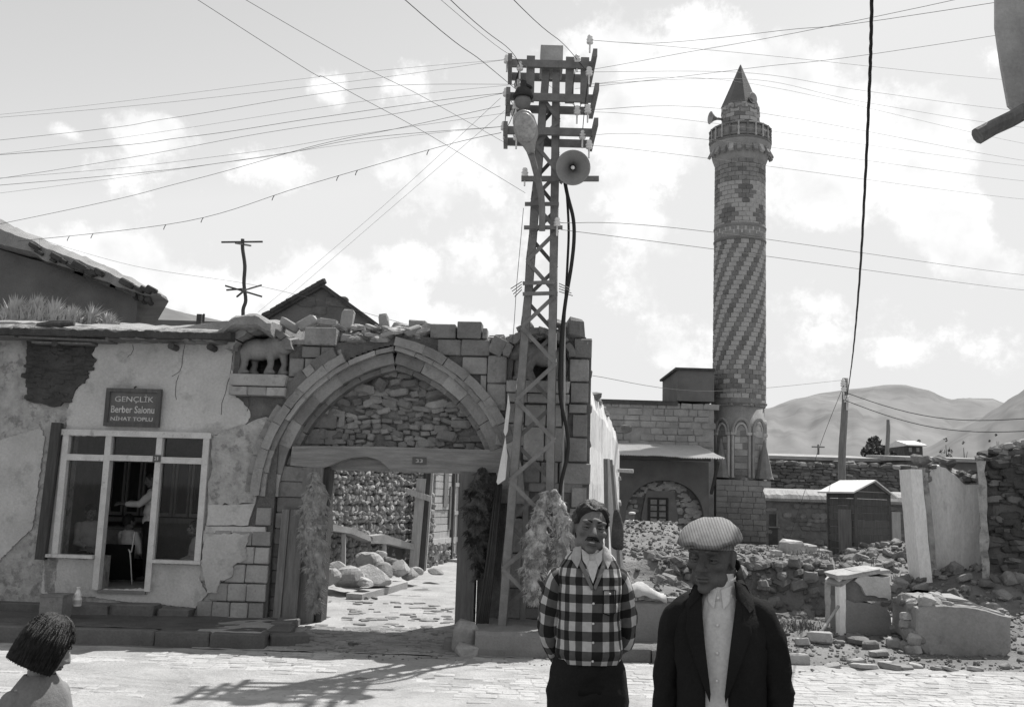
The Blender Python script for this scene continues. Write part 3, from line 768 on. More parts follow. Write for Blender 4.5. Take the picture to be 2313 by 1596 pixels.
for s0, s1, z0, z1, r in ((.78, 1.06, 4.28, 4.62, .05), (.98, 1.14, 4.0, 4.3, 0), (.5, .82, 4.5, 4.6, .3), (.05, .3, 4.42, 4.52, -.35)):
    fblock('broken_block', arch, s0, s1, z0, z1, -.03, .4, FIELD, rot=r)
# niches: hood stones, console and a carved animal in each
def niche(sc, rx, zb, mirror, wide):
    for k in range(6):
        a0 = math.pi * (.05 + .155 * k); a1 = a0 + math.pi * .145
        r0, r1 = rx, rx + .11
        mb = MB(); poly = []
        for i in range(4): a = a0 + (a1 - a0) * i / 3; poly.append((sc + r0 * math.cos(a), zb + .30 + r0 * .85 * math.sin(a)))
        for i in range(3, -1, -1): a = a0 + (a1 - a0) * i / 3; poly.append((sc + r1 * math.cos(a), zb + .30 + r1 * .85 * math.sin(a)))
        mb.prism([(a + rnd.uniform(-.015, .015), b + rnd.uniform(-.015, .015)) for a, b in poly], -.16 + rnd.uniform(-.04, .04), .3, fac)
        facet(mb.part('niche_hood_stone', rnd.choice(['stone_mid', 'stone_dark']), arch))
    fblock('console_stone', arch, sc - wide, sc + wide, zb - .19, zb - .01, -.16, .3, ASHLAR_L)
    for k in range(3):
        fblock('console_stone', arch, sc - wide + k * wide * .667, sc - wide + (k + 1) * wide * .667, zb - .33, zb - .195, -.13, .3, ASHLAR_L)
    mb = MB(); m = -1 if mirror else 1
    def e(s, t, z, r): ellipsoid(mb, (s * m, t, z), r, n=14, m=10)
    e(-.10, .06, .34, (.26, .18, .15)); e(.10, .07, .36, (.17, .17, .16)); e(-.26, .08, .33, (.12, .15, .13))
    e(.25, .02, .42, (.17, .16, .15)); e(.33, -.04, .35, (.10, .12, .08)); e(.24, .0, .5, (.1, .1, .05))
    for s, t, b in ((-.30, .0, -.01), (-.2, .16, .0), (.10, -.03, .0), (.28, .06, .02)):
        limb(mb, [(s * m, t, .30), ((s + .03) * m, t, .14), ((s - .01) * m, t - .02, .02)], (.075, .05, .06), 8)
        ellipsoid(mb, ((s + .04) * m, t - .04, .03), (.08, .07, .035))
    limb(mb, [(-.34 * m, .05, .36), (-.39 * m, .02, .24), (-.36 * m, .0, .1)], (.03, .028, .03), 6)
    q = fused(mb, .02, 2)
    q.v = [tuple(fac(sc + a * (wide / .42), b + .08, zb + c * 1.12)) for a, b, c in q.v]
    facet(q.part('carved_animal', 'stone_light' if not mirror else 'stone_mid', arch, smooth=True))
niche(-3.70, .38, 3.67, False, .42); niche(.40, .43, 3.67, True, .45)
# loose stones on the broken top: each a part
for i in range(150):
    s = rnd.uniform(-3.45, -.3) if i < 120 else rnd.uniform(-.3, .5); t = rnd.uniform(-.02, .55); w = rnd.uniform(.09, .26)
    z = top_z(s) + rnd.uniform(-.02, .07) + .12 * t
    if -3.07 < s < -2.6 or -1.2 < s < -.4: z += .0; t = max(t, .3)
    z = min(z, 4.52)
    put('loose_stone', rnd.choice(FLAT + FIELD), arch, M_of(fac(s, t, z), (w, w * rnd.uniform(.5, .9), w * rnd.uniform(.25, .6)), (rnd.uniform(-.4, .4), rnd.uniform(-.4, .4), rnd.uniform(0, 3)), FROT))
for i in range(70):
    s = rnd.uniform(-2.65, -1.2); w = rnd.uniform(.1, .28); t_ = rnd.uniform(-.05, .3); x = abs(s - AC); zlo = AZ0 + math.sqrt(max(0, 2.42 ** 2 - (x + AQ) ** 2)); z = zlo + rnd.random() * max(.05, 4.46 - zlo)
    put('loose_stone', rnd.choice(FLAT + FIELD), arch, M_of(fac(s, t_ + (z - zlo) * .5, z), (w, w * rnd.uniform(.6, 1), w * rnd.uniform(.2, .45)), (rnd.uniform(-.3, .5), rnd.uniform(-.5, .3), rnd.uniform(0, 3)), FROT))
for u, v, w, h, r in ((785, 722, .17, .32, .12), (868, 728, .14, .24, -.2), (694, 730, .3, .16, -.5), (655, 735, .3, .14, .5), (740, 728, .28, .1, .1), (945, 735, .3, .14, .1), (910, 742, .3, .12, .3)):
    s, z = F(u, v, .3); put('loose_stone', rnd.choice(FLAT), arch, M_of(fac(s, .3, z), (w, .16, h), (0, r, 0), FROT))
# lintel with a hollow worn into its lower edge
mb = MB(); low = [(-3.19, 2.35), (-2.72, 2.32), (-2.62, 2.36), (-2.5, 2.42), (-2.3, 2.49), (-2.08, 2.51), (-1.9, 2.47), (-1.78, 2.38), (-1.7, 2.31), (-1.2, 2.30), (-.6, 2.31), (-.05, 2.34)]
mb.prism(low + [(-.05, 2.66), (-.9, 2.655), (-2.0, 2.66), (-3.18, 2.63)], .06, .24, fac)
mb.box(-3.19, -.05, .242, .5, 2.31, 2.655, fac); facet(mb.part('lintel', 'wood_beam', arch))
mb = MB(); mb.box(-1.40, -1.20, .045, .055, 2.42, 2.52, fac); pl = mb.part('house_number', 'plate', arch)
for s_ in (-1.35, -1.295): mb = MB(); put_text(mb, '3', s_, 2.445, .045, .05, .044); subpart(mb, 'digit', 'sign_letter', pl)
for name, s0, s1, t0, t1, tilt in (('gate_post', -2.99, -2.70, .05, .28, -.03), ('gate_post', -2.70, -2.62, .12, .45, -.0), ('gate_post', -.70, -.44, .04, .45, .0)):
    mb = MB(); mb.hexa([fac(s0 + tilt, t0, .08), fac(s1 + tilt, t0, .08), fac(s1 + tilt, t1, .08), fac(s0 + tilt, t1, .08), fac(s0, t0, 2.33), fac(s1, t0, 2.33), fac(s1, t1, 2.33), fac(s0, t1, 2.33)])
    mb.part(name, 'wood_grey' if s0 < -2.8 or s0 > -1 else 'wood_dark', arch)
# painted door behind the lattice mast
door = MB(); door.box(.24, 1.06, .06, .1, .3, 2.16, fac); dp = door.part('door', 'door_paint', arch)
for a, b, c, d in ((.22, .30, .3, 2.2), (.60, .69, .3, 2.12), (.97, 1.06, .3, 2.12), (.22, 1.06, 2.08, 2.2), (.3, .97, 1.18, 1.27), (.3, .97, .32, .45)):
    mb = MB(); mb.box(a, b, .0 if a == .22 else .02, .07, c, d, fac); subpart(mb, 'rail', 'door_paint', dp)
# things leaning in the gateway
t = thing('plank_leaf', 'old two-plank wooden gate leaf standing against the left side of the gateway', 'gate leaf', fac(-3.1, 0, .15))
for a, b in ((-3.275, -3.16), (-3.155, -2.935)):
    mb = MB(); mb.hexa([fac(a, -.05, .16), fac(b, -.07, .17), fac(b, -.02, .17), fac(a, 0, .16), fac(a + .02, .02, 1.72), fac(b + .02, .0, 1.72), fac(b + .02, .05, 1.72), fac(a + .02, .07, 1.72)]); mb.part('plank', 'wood_grey', t)
# ================================================================= PLINTH
t = thing('concrete_plinth', 'rough concrete plinth carrying the lattice mast', 'plinth', (.3, 13.0, 0))
mb = MB(); n = 26
def plinth_pt(x, y, z): return (x + .012 * fbm(x * 5, y * 5 + z * 4, 1), y + .015 * fbm(x * 5, z * 6, 2), z + .018 * fbm(x * 4, y * 4, 3))
rings = []
xs = [-.36 + 1.45 * i / n for i in range(n + 1)]
for x in xs:
    rings.append([plinth_pt(x, y, z) for y, z in ((12.42, -.1), (12.40, .1), (12.42, .26), (12.47, .305), (12.8, .31), (13.2, .315), (13.7, .315), (13.7, -.1))])
mb.rings(rings); facet(mb.part('block', 'concrete', t, smooth=False))
for i, (x, y, z, w, d, h, r) in enumerate(((-.50, 12.62, .2, .30, .26, .40, .1), (-.66, 12.7, .08, .22, .2, .2, -.2), (-.45, 12.45, .06, .3, .2, .16, .3))):
    o = bpy.data.objects.new('boulder', FIELD[i]); link(o); o.matrix_world = M_of((x, y, z), (w, d, h), (.05, .08, r))
    props(o, ('tall pale stone standing at the left end of the concrete plinth', 'small stone tucked behind the tall stone by the plinth', 'low stone lying in front of the tall stone by the plinth')[i], 'stone', 'stones by the plinth')

# ================================================================= LATTICE MAST
TY = 13.0
mast = thing('lattice_mast', 'tall riveted steel lattice power mast on a concrete plinth', 'power mast', (.2, 13.2, .3))
def lerp(a, b, t): return a + (b - a) * t
# front legs traced on the plane of the front face, back legs set half a metre behind at the base
FLb, FLt = at_y(1124, 1412, TY), at_y(1226, 138, TY + .10)
FRb, FRt = at_y(1246, 1412, TY), at_y(1264, 138, TY + .10)
FLb.z = FRb.z = .31
BLb, BRb = FLb + Vector((.02, .58, 0)), FRb + Vector((.02, .58, 0)); BLt, BRt = FLt + Vector((.01, .24, 0)), FRt + Vector((.01, .24, 0))
LEGS = {'fl': (FLb, FLt), 'fr': (FRb, FRt), 'bl': (BLb, BLt), 'br': (BRb, BRt)}
def leg_at(k, z):
    a, b = LEGS[k]; return a + (b - a) * ((z - a.z) / (b.z - a.z))
def angle_bar(mb, a, b, w, th, ox, oy):   # L section, flanges along +-x and +-y
    a, b = Vector(a), Vector(b)
    def q(x0, x1, y0, y1): mb.hexa([a + Vector((x0, y0, 0)), a + Vector((x1, y0, 0)), a + Vector((x1, y1, 0)), a + Vector((x0, y1, 0)), b + Vector((x0, y0, 0)), b + Vector((x1, y0, 0)), b + Vector((x1, y1, 0)), b + Vector((x0, y1, 0))])
    q(min(0, ox * w), max(0, ox * w), min(0, oy * th), max(0, oy * th))
    q(min(0, ox * th), max(0, ox * th), min(oy * th, oy * w), max(oy * th, oy * w))
for k, ox, oy in (('fl', 1, 1), ('fr', -1, 1), ('bl', 1, -1), ('br', -1, -1)):
    mb = MB(); angle_bar(mb, LEGS[k][0], LEGS[k][1], .105, .012, ox, oy); mb.part('leg', 'iron', mast)
zs = [.42]
while zs[-1] < 7.6: zs.append(zs[-1] + lerp(.62, .36, (zs[-1] - .4) / 7.4))
def brace(k1, z1, k2, z2, off):
    a, b = leg_at(k1, z1) + Vector(off), leg_at(k2, z2) + Vector(off)
    mb = MB(); mb.bar(a, b, .012, .055, (0, 0, 1)) if abs(off[1]) < abs(off[0]) else mb.bar(a, b, .055, .012, (0, 1, 0)); mb.part('brace', 'iron', mast)
for i in range(len(zs) - 1):
    z1, z2 = zs[i], zs[i + 1]
    f = ('fl', 'fr') if i % 2 else ('fr', 'fl'); g = f[::-1]
    brace(f[0], z1, f[1], z2, (0, -.008, 0))
    brace('b' + g[0][1], z1, 'b' + g[1][1], z2, (0, .008, 0))
    if i % 2: brace('fl', z1, 'bl', z2, (-.008, 0, 0)); brace('br', z1, 'fr', z2, (.008, 0, 0))
    else: brace('bl', z1, 'fl', z2, (-.008, 0, 0)); brace('fr', z1, 'br', z2, (.008, 0, 0))
mb = MB()     # sheet metal cap
a, b = at_y(1220, 139, TY + .06), at_y(1270, 104, TY + .06)
mb.box(a.x, b.x + .01, TY + .05, TY + .40, a.z - .12, b.z); mb.part('cap_box', 'zinc', mast)
# cross-arm frames seen from below: front and back channel, end plates that run on past the frame
yf, yb = TY + .0, TY + .44
def channel(mb, a, b, h=.1, w=.05):
    mb.bar(a, b, w, h)
TIERS = []
for (fl, fr, pl0, pl1, pr0, pr1) in (((1156, 150), (1335, 142), (1146, 134), (1158, 186), (1332, 92), (1346, 178)),
                                     ((1152, 225), (1339, 217), (1141, 205), (1157, 257), (1330, 172), (1347, 250)),
                                     ((1146, 300), (1337, 295), (1133, 285), (1152, 336), (1329, 240), (1344, 330))):
    A, B_ = at_y(*fl, yf), at_y(*fr, yf); z = (A.z + B_.z) / 2; TIERS.append((A.x, B_.x, z))
    for yy in (yf, yb):
        mb = MB(); channel(mb, (A.x, yy, z), (B_.x, yy, z), .11, .05); mb.part('cross_arm', 'iron', mast)
    for x, l0, l1 in ((A.x - .03, -.20, .16), (B_.x + .02, -.42, .16)):
        mb = MB(); mb.box(x - .03, x + .03, yf + l0, yb + l1, z - .055, z + .055); mb.part('end_plate', 'iron', mast)
x0, x1, z1, z2 = TIERS[0][0], TIERS[0][1], TIERS[0][2], TIERS[1][2]
for u in (1198, 1287, 1321):
    X = at_y(u, 160, yf).x
    mb = MB(); mb.box(X - .06, X + .06, yf + .03, yf + .08, z2 - .05, z1 + .14); mb.part('upright', 'iron', mast)
mb = MB(); a, b = at_y(1177, 404, TY - .03), at_y(1352, 404, TY - .03); mb.bar(a, b, .05, .07); mb.part('cross_bar', 'iron', mast)
for (u0, v0, u1, v1) in ((1185, 461, 1262, 461), (1183, 514, 1270, 514)):
    mb = MB(); a, b = at_y(u0, v0, TY - .03), at_y(u1, v1, TY - .03); mb.bar(a, b, .04, .05); mb.part('clamp_bar', 'iron', mast)
for (u0, v0, u1, v1) in ((1180, 640, 1252, 637), (1180, 664, 1252, 662)):
    mb = MB(); a, b = at_y(u0, v0, TY - .02), at_y(u1, v1, TY - .02); mb.bar(a, b, .03, .05); mb.part('clamp_bar', 'iron', mast)
for k in range(4):       # anti-climb spikes
    for (u0, v0, u1, v1) in ((1178, 636 + k * 6, 1153 + k * 3, 652 + k * 6), (1262, 640 + k * 6, 1284 + k * 3, 650 + k * 6)):
        mb = MB(); mb.tube([at_y(u0, v0, TY - .02 + k * .1), at_y(u1, v1, TY - .05 + k * .1)], .007, 5); mb.part('spike', 'iron', mast)
# insulators: porcelain on a pin
def insul_mesh():
    mb = MB(); mb.lathe([(.012, -.14), (.012, 0), (.045, .0), (.05, .02), (.03, .03), (.048, .045), (.05, .06), (.03, .075), (.04, .09), (.03, .12), (.0, .125)], (0, 0, 0), 12, cap=False)
    return mb.mesh('insulator', 'porcelain', True)
INS = insul_mesh()
ins_px = [(1145, 132, .1), (1174, 148, 0), (1303, 132, 0), (1332, 88, -.3), (1168, 188, .4), (1319, 188, .2), (1143, 207, .1), (1303, 248, 0), (1327, 245, -.3), (1166, 305, .0) , (1138, 283, .1), (1330, 325, -.2), (1315, 303, .0), (1330, 160, -.2), (1160, 250, .4), (1165, 235, 0), (1185, 388, -.03), (1258, 500, -.06)]
INSP = {}
for i, (u, v, dy) in enumerate(ins_px):
    p = at_y(u, v + 3, TY + dy); INSP[i] = p
    put('insulator', INS, mast, Matrix.Translation(p - Vector((0, 0, .05))))
# twisted jumper wires on the mast
for i in range(26):
    a = INSP[rnd.randrange(len(INSP) - 2)]; b = INSP[rnd.randrange(len(INSP) - 2)]
    if (a - b).length < .05 or (a - b).length > .9: continue
    m = (a + b) / 2 + Vector((rnd.uniform(-.15, .15), rnd.uniform(-.15, .05), rnd.uniform(-.3, -.05)))
    mb = MB(); mb.tube([a + (m - a) * (2 * t_) * (1 - t_) * 1 + (b - a) * t_ * t_ + (m - a) * 0 if False else (a * (1 - t_) ** 2 + m * 2 * t_ * (1 - t_) + b * t_ * t_) for t_ in [k / 8 for k in range(9)]], .006, 4); mb.part('jumper_wire', 'cable', mast)

# ------------------------------------------------ street lamp on a bent pipe
lamp = thing('street_lamp', 'oval glass street lamp on a bent pipe fixed to the lattice mast', 'street lamp', at_y(1223, 520, TY - .08))
path = [(1224, 522), (1224, 470), (1222, 440), (1216, 410), (1208, 380), (1200, 350)]
mb = MB(); mb.tube([at_y(u, v, TY - .08 - i * .06) for i, (u, v) in enumerate(path)], .045, 10); mb.part('pipe', 'iron', lamp)
nk = at_y(1198, 342, TY - .42); tip = at_y(1182, 268, TY - .62)
up = (tip - nk).normalized()
mb = MB(); side = Vector((1, 0, 0)); side = (side - up * side.dot(up)).normalized(); nrm = side.cross(up)   # nrm towards the street (viewer)
if nrm.y > 0: nrm = -nrm
rings = []
for k, (h, w, dpt) in enumerate(((-.16, .035, .035), (0, .06, .05), (.10, .10, .07), (.18, .15, .09), (.32, .165, .12), (.45, .15, .13), (.53, .10, .1), (.56, .03, .03))):
    c = nk + up * h - nrm * .05
    rings.append([c + side * (w * math.cos(2 * math.pi * j / 20)) + nrm * (dpt * (math.sin(2 * math.pi * j / 20) if math.sin(2 * math.pi * j / 20) < 0 else .4 * math.sin(2 * math.pi * j / 20))) for j in range(20)])
mb.rings(rings); mb.part('housing', 'zinc', lamp, True)
mb = MB(); c = nk + up * .33 - nrm * .01; rings = []
for i in range(1, 8):
    a = math.pi / 2 * i / 7
    rings.append([c + side * (.145 * math.sin(a) * math.cos(2 * math.pi * j / 24)) + up * (.205 * math.sin(a) * math.sin(2 * math.pi * j / 24)) + nrm * (.075 * math.cos(a)) for j in range(24)])
mb.rings(rings[::-1], True); mat('frosted', .36, .3, 14, .15, 40, rough=.25, spec=.5); mb.part('lens', 'frosted', lamp, True)
# ------------------------------------------------ bell lamp on the left of the mast
bl = at_y(1181, 214, TY - .12)
t = thing('bell_lamp', 'dark bell-shaped lamp fixed to the left cross-arms of the mast', 'lamp', bl)
mb = MB(); mb.lathe([(.03, .2), (.045, .2), (.045, .1), (.10, .08), (.13, -.0), (.15, -.03), (.14, -.05), (.1, -.05)], bl, 20); mb.part('shade', 'iron_dark', t, True)
mb = MB(); mb.lathe([(.10, -.05), (.12, -.1), (.1, -.17), (.04, -.21), (.0, -.22)], bl, 20); mb.part('globe', 'iron', t, True)
mb = MB(); mb.bar(bl + Vector((0, 0, .17)), bl + Vector((.12, .14, .17)), .03, .03); mb.part('bracket', 'iron_dark', t)
# ------------------------------------------------ horn loudspeaker
hc = at_y(1293.5, 379, TY - .42); hax = (EYEP + Vector((.2, 0, -.3)) - hc).normalized()
horn = thing('horn_loudspeaker', 'big round horn loudspeaker on the right of the lattice mast', 'loudspeaker', hc)
mb = MB(); mb.lathe([(.232, .005), (.236, .012), (.228, .012), (.215, -.01), (.17, -.07), (.12, -.13), (.075, -.2), (.045, -.27), (.04, -.28)], hc, 40, hax, cap=False); mat('horn_paint', .30, .12, 6, .1, 60, rough=.5); mb.part('bell', 'horn_paint', horn, True)
mb = MB(); mb.lathe([(.24, .0), (.222, -.02), (.178, -.08), (.128, -.14), (.085, -.21), (.055, -.27), (.09, -.27), (.09, -.40), (.0, -.40)], hc, 40, hax, cap=False); mb.part('back', 'horn_paint', horn, True)
mb = MB(); mb.lathe([(.0, .02), (.02, .015), (.028, -.02), (.028, -.27)], hc, 16, hax, cap=False); mb.part('centre_plug', 'porcelain', horn, True)
mb = MB(); mb.bar(hc - hax * .33, Vector((hc.x - .15, TY - .03, hc.z - .1)), .04, .03); mb.part('bracket', 'iron', horn)
# ------------------------------------------------ cables down the mast
def px_path(pts): return [at_y(u, v, y) for u, v, y in pts]
def smooth_path(pts, n=6):
    pts = [Vector(p) for p in pts]; out = []
    for i in range(len(pts) - 1):
        p0, p1, p2, p3 = pts[max(i - 1, 0)], pts[i], pts[i + 1], pts[min(i + 2, len(pts) - 1)]
        for k in range(n):
            t_ = k / n; out.append(.5 * ((2 * p1) + (p2 - p0) * t_ + (2 * p0 - 5 * p1 + 4 * p2 - p3) * t_ * t_ + (3 * p1 - p0 - 3 * p2 + p3) * t_ ** 3))
    return out + [pts[-1]]
for lab, pts, r in (('thick black cable bulging out from the right side of the mast', [(1272, 392, 13.15), (1281, 440, 13.12), (1294, 492, 13.1), (1296, 540, 13.1), (1290, 600, 13.1), (1277, 680, 13.15), (1268, 760, 13.2), (1264, 860, 13.2), (1268, 915, 13.2), (1280, 970, 13.2), (1282, 1020, 13.2), (1268, 1085, 13.2), (1262, 1130, 13.25)], .028),
                    ('thinner black cable hanging close along the right mast leg', [(1276, 392, 13.2), (1280, 440, 13.2), (1284, 520, 13.2), (1281, 600, 13.2), (1276, 690, 13.25), (1270, 800, 13.25), (1268, 900, 13.25), (1271, 960, 13.3), (1276, 1030, 13.3), (1270, 1085, 13.3), (1266, 1120, 13.35)], .018)):
    P = smooth_path(px_path(pts)); mb = MB(); mb.tube(P, r, 8); mb.single('cable', 'cable', P[-1], lab, 'cable', smooth=True)
P = smooth_path(px_path([(1273, 722, 13.28), (1273, 900, 13.3), (1270, 1100, 13.3), (1270, 1200, 13.35)])); mb = MB(); mb.tube(P, .022, 7); mb.single('conduit_pipe', 'zinc', P[-1], 'pale straight conduit pipe beside the right mast leg', 'pipe', smooth=True)
P = smooth_path(px_path([(1182, 470, 12.95), (1174, 560, 12.95), (1166, 650, 12.95), (1160, 740, 12.92), (1148, 860, 12.9)])); mb = MB(); mb.tube(P, .004, 4); mb.single('loose_wire', 'wire', P[-1], 'thin loose wire hanging down left of the mast', 'wire')
# pale cloth strips tied to the left leg
for lab, px in (('pale cloth strip tied along the left leg of the mast', [(1148, 889), (1142, 935), (1137, 975), (1141, 985), (1146, 975), (1152, 920)]), ('wider pale cloth strip hanging by the gate beside the mast leg', [(1141, 985), (1130, 1040), (1121, 1088), (1124, 1094), (1141, 1082), (1146, 1030)])):
    mb = MB(); f_ = [at_y(u, v, 12.93 + .03 * math.sin(v * .05)) for u, v in px]; bk = [p + Vector((.0, .008, 0)) for p in f_]; n = len(f_)
    mb.add(f_ + bk, [tuple(range(n)), tuple(range(2 * n - 1, n - 1, -1))] + [(i, i + n, (i + 1) % n + n, (i + 1) % n) for i in range(n)])
    facet(mb.single('cloth_strip', 'white_cloth', f_[0], lab, 'cloth', 'cloth strips on the mast leg'))
# iron rods leaning in the gateway
for i in range(6):
    a, b = at_y(1076 + i * 4.5, 1398 + i * .8, 13.1), at_y(1121 + i * 2.2, 1098 + rnd.uniform(-12, 10), 13.72); a.z = .12
    mb = MB(); mb.tube([a, (a + b) / 2 + Vector((.01, -.02, 0)), b], .016, 6)
    mb.single('iron_rod', 'iron_dark', a, ('leftmost', 'second', 'third', 'fourth', 'fifth', 'rightmost')[i] + ' dark iron rod of the bundle leaning between gate and mast', 'rod', 'iron rods leaning by the gate', smooth=True)

# ================================================================= WIRES
def wire(lab, p0, mids, end, r=.0035, grp='wires strung from the mast', m='wire', clips=()):
    """p0 a world point; end = (u, v, y); mids = px points the wire passes, spaced evenly in depth"""
    e = at_y(*end); pts = [Vector(p0)]
    q = CAMR.transposed() @ (Vector(p0) - EYEP); u0, v0 = PCX - FPX * q.x / q.z, PCY + FPX * q.y / q.z
    tot = math.hypot(end[0] - u0, end[1] - v0)
    for (u, v) in mids:      # a straight span: the inverse of the depth runs evenly across the view
        k = math.hypot(u - u0, v - v0) / tot; y = 1 / ((1 - k) / p0.y + k / e.y); pts.append(at_y(u, v, y))
    pts.append(e)
    if not (0 < end[0] < 2312 and end[1] > 0): pts.append(e + (e - pts[-2]).normalized() * 14 + Vector((0, 0, .4)))
    P = smooth_path(pts, 8)
    mb = MB(); mb.tube(P, r, 4, False)
    o = mb.single('overhead_wire', m, P[0], lab, 'wire', grp)
    return o, P
wl = [
 ('upper of the wires leaving the top left insulator', 0, [(712, 194)], (-30, 268, 15), .0032),
 ('faint wire rising to the top left insulator from far left', 0, [(740, 172)], (-30, 262, 17), .003),
 ('wavy wire to the left end of the top cross-arm', 4, [(900, 193), (690, 217), (380, 268)], (-30, 320, 13), .004),
 ('thin wire running just under the wavy one', 4, [(800, 232)], (-30, 352, 16), .003),
 ('thick wire leaving the middle left insulator', 6, [(1000, 226), (705, 268), (420, 310)], (-30, 352, 12.5), .0048),
 ('second wire leaving the middle left insulator', 6, [(900, 256), (600, 300)], (-30, 408, 14), .0042),
 ('lower middle wire to the left', 14, [(803, 305), (520, 350)], (-30, 405, 15), .0034),
 ('wire leaving the lowest left insulator', 10, [(818, 313), (560, 360)], (-30, 421, 13), .0046),
 ('thin twin of the lowest left wire', 10, [(810, 322)], (-30, 440, 15), .003)]
for lab, k, mids, e, r in wl: wire(lab, INSP[k], mids, e, r * .72)
o, P = wire('slack wire dropping to the far left roof', at_y(1130, 240, 13.1), [(900, 290), (720, 327), (420, 410)], (-30, 512, 14), .0035)
o, P = wire('slack wire with short tied ribbons along it', at_y(1132, 300, 13.1), [(1000, 330), (686, 420), (420, 500)], (40, 545, 15), .004)
for i in (9, 13, 14, 18, 23, 25, 28, 29):
    q = P[min(i, len(P) - 3)]
    mb = MB(); mb.tube([q, q + Vector((-.02, 0, -.04)), q + Vector((-.03, 0, -.08))], .006, 4); mb.part('ribbon', 'cable', o) if False else None
    oo = bpy.data.objects.new('ribbon', mb.mesh('ribbon', 'cable', base=WPOS[o])); link(oo); oo.parent = o
wire('long diagonal wire coming down over the street to the mast', at_y(1186, 436, 13.0), [(960, 300), (750, 185)], (415, -20, 7), .003)
wire('second diagonal wire coming down over the street', at_y(1153, 330, 13.0), [(960, 222)], (520, -20, 7), .0028)
wire('heavy wire from above the street to the left insulators', at_y(1172, 208, 12.95), [(1090, 140)], (880, -30, 7), .005)
wire('heavy wire from above the street to the top cross-arm', INSP[1], [(1150, 112)], (985, -30, 7), .005)
wire('heavy wire from above to the right end of the top cross-arm', INSP[2], [(1270, 98)], (1130, -30, 7), .005)
wire('thin wire crossing before the cap of the mast', at_y(1298, 240, 12.9), [(1180, 145)], (960, -30, 7), .0026)
wire('steep thin wire from the mast to the gabled roof', at_y(1130, 222, 13.1), [(860, 470)], (583, 705, 20), .003)
wire('twin steep thin wire to the gabled roof', at_y(1140, 250, 13.1), [(860, 490)], (600, 715, 20), .003)
wire('faint low wire running behind the aerial', at_y(70, 535, 24), [(300, 600), (590, 647)], (940, 738, 14.6), .003, 'faint roof wires')
wr = [
 ('top wire on the right, from the tall end plate', 3, [(1693, 122)], (2340, 186, 24), .0045),
 ('second wire on the right', 13, [(1700, 166), (1969, 208)], (2340, 254, 24), .0045),
 ('third wire on the right', 5, [(1700, 180), (1956, 232)], (2340, 292, 24), .0042),
 ('fourth wire on the right', 5, [(1700, 190)], (2340, 330, 22), .0036),
 ('fifth wire on the right, crossing the minaret head', 8, [(1719, 256)], (2340, 367, 24), .0042),
 ('sixth wire on the right', 7, [(1614, 279)], (2340, 378, 22), .0036),
 ('seventh wire on the right', 12, [(1620, 318)], (2340, 412, 24), .0042),
 ('lowest wire on the right of the cross-arms', 11, [(1600, 358)], (2340, 453, 24), .0042)]
for lab, k, mids, e, r in wr: wire(lab, INSP[k], mids, e, r * .72)
wire('thin wire rising to the upper right', at_y(1303, 163, 13.2), [(1500, 128)], (2340, -40, 7), .0026)
wire('thin wire rising across the cone of the minaret', at_y(1298, 201, 13.2), [(1690, 155)], (2330, 68, 9), .0026)
wire('thin wire from the top plate to the upper right', INSP[3], [(1480, 98), (1760, 70)], (2350, -10, 7), .0026)
wire('service wire from the mast leg to the right', INSP[17], [(1614, 525)], (2340, 624, 26), .0045)
wire('lower service wire from the mast leg to the right', at_y(1268, 519, 13.05), [(1614, 563)], (2340, 658, 26), .0045)

# ================================================================= FLEECES
def fleece(lab, px, m, y, depth, tuft_m, seed, n_tuft=420, off=(0, 0, 0), dens=1.0):
    """px: centre line with half widths (u, v, half width in px)"""
    r = random.Random(seed); mb = MB(); rings = []; cl = []
    for i, (u, v, w) in enumerate(px):
        c = at_y(u, v, y) + Vector(off); hw = w * y / FPX; cl.append((c, hw))
    C_ = []
    for i in range(len(cl) - 1):
        for k in range(4):
            t_ = k / 4; C_.append((cl[i][0].lerp(cl[i + 1][0], t_), lerp(cl[i][1], cl[i + 1][1], t_)))
    C_.append(cl[-1])
    n = 22
    for i, (c, hw) in enumerate(C_):
        ring = []; hw *= .80 + .28 * noise.noise((i * .7, seed, 1)); c = c + Vector((.025 * noise.noise((i * .5, seed, 7)), 0, 0))
        for j in range(n):
            a = 2 * math.pi * j / n
            d = 1 + .38 * noise.noise((math.cos(a) * 1.7 + seed, i * .45, math.sin(a) * 1.7)) + .2 * noise.noise((math.cos(a) * 4 + seed, i * 1.0, math.sin(a) * 4)) + .12 * noise.noise((a * 6, i * 2.1, seed))
            ring.append(c + Vector((math.cos(a) * hw * d, math.sin(a) * depth * d * min(1, hw / .06), .02 * noise.noise((a, i, seed)))))
        rings.append(ring)
    mb.rings(rings)
    t = thing('sheepskin', lab, 'sheepskin', C_[0][0], 'sheepskins hung at the gateway')
    mb.part('skin', m, t, True)
    tb = MB()
    for k in range(int(n_tuft * 4)):
        i = r.randrange(len(C_) - 1); a = r.uniform(math.pi * .95, math.pi * 2.05)
        ring = rings[i]; p = ring[int(a / (2 * math.pi) * n) % n]; c = C_[i][0]
        out = (p - c); out.normalize()
        L = r.uniform(.04, .13) * dens; w = r.uniform(.004, .009)
        cu = .05 * noise.noise((p.x * 14, seed, p.z * 14))
        if noise.noise((p.x * 11, seed + 3, p.z * 9)) < -.18: continue
        p1 = p + out * (.014 + abs(cu) * .6) + Vector((cu + r.uniform(-.02, .02), 0, -L * .5)); p2 = p + out * r.uniform(-.005, .05) + Vector((cu * 1.6 + r.uniform(-.05, .05), 0, -L))
        tb.tube([p - out * .02, p1, p2], [w, w * .9, w * .2], 4)
    o = tb.part('wool', tuft_m, t, True); o['kind'] = 'stuff'
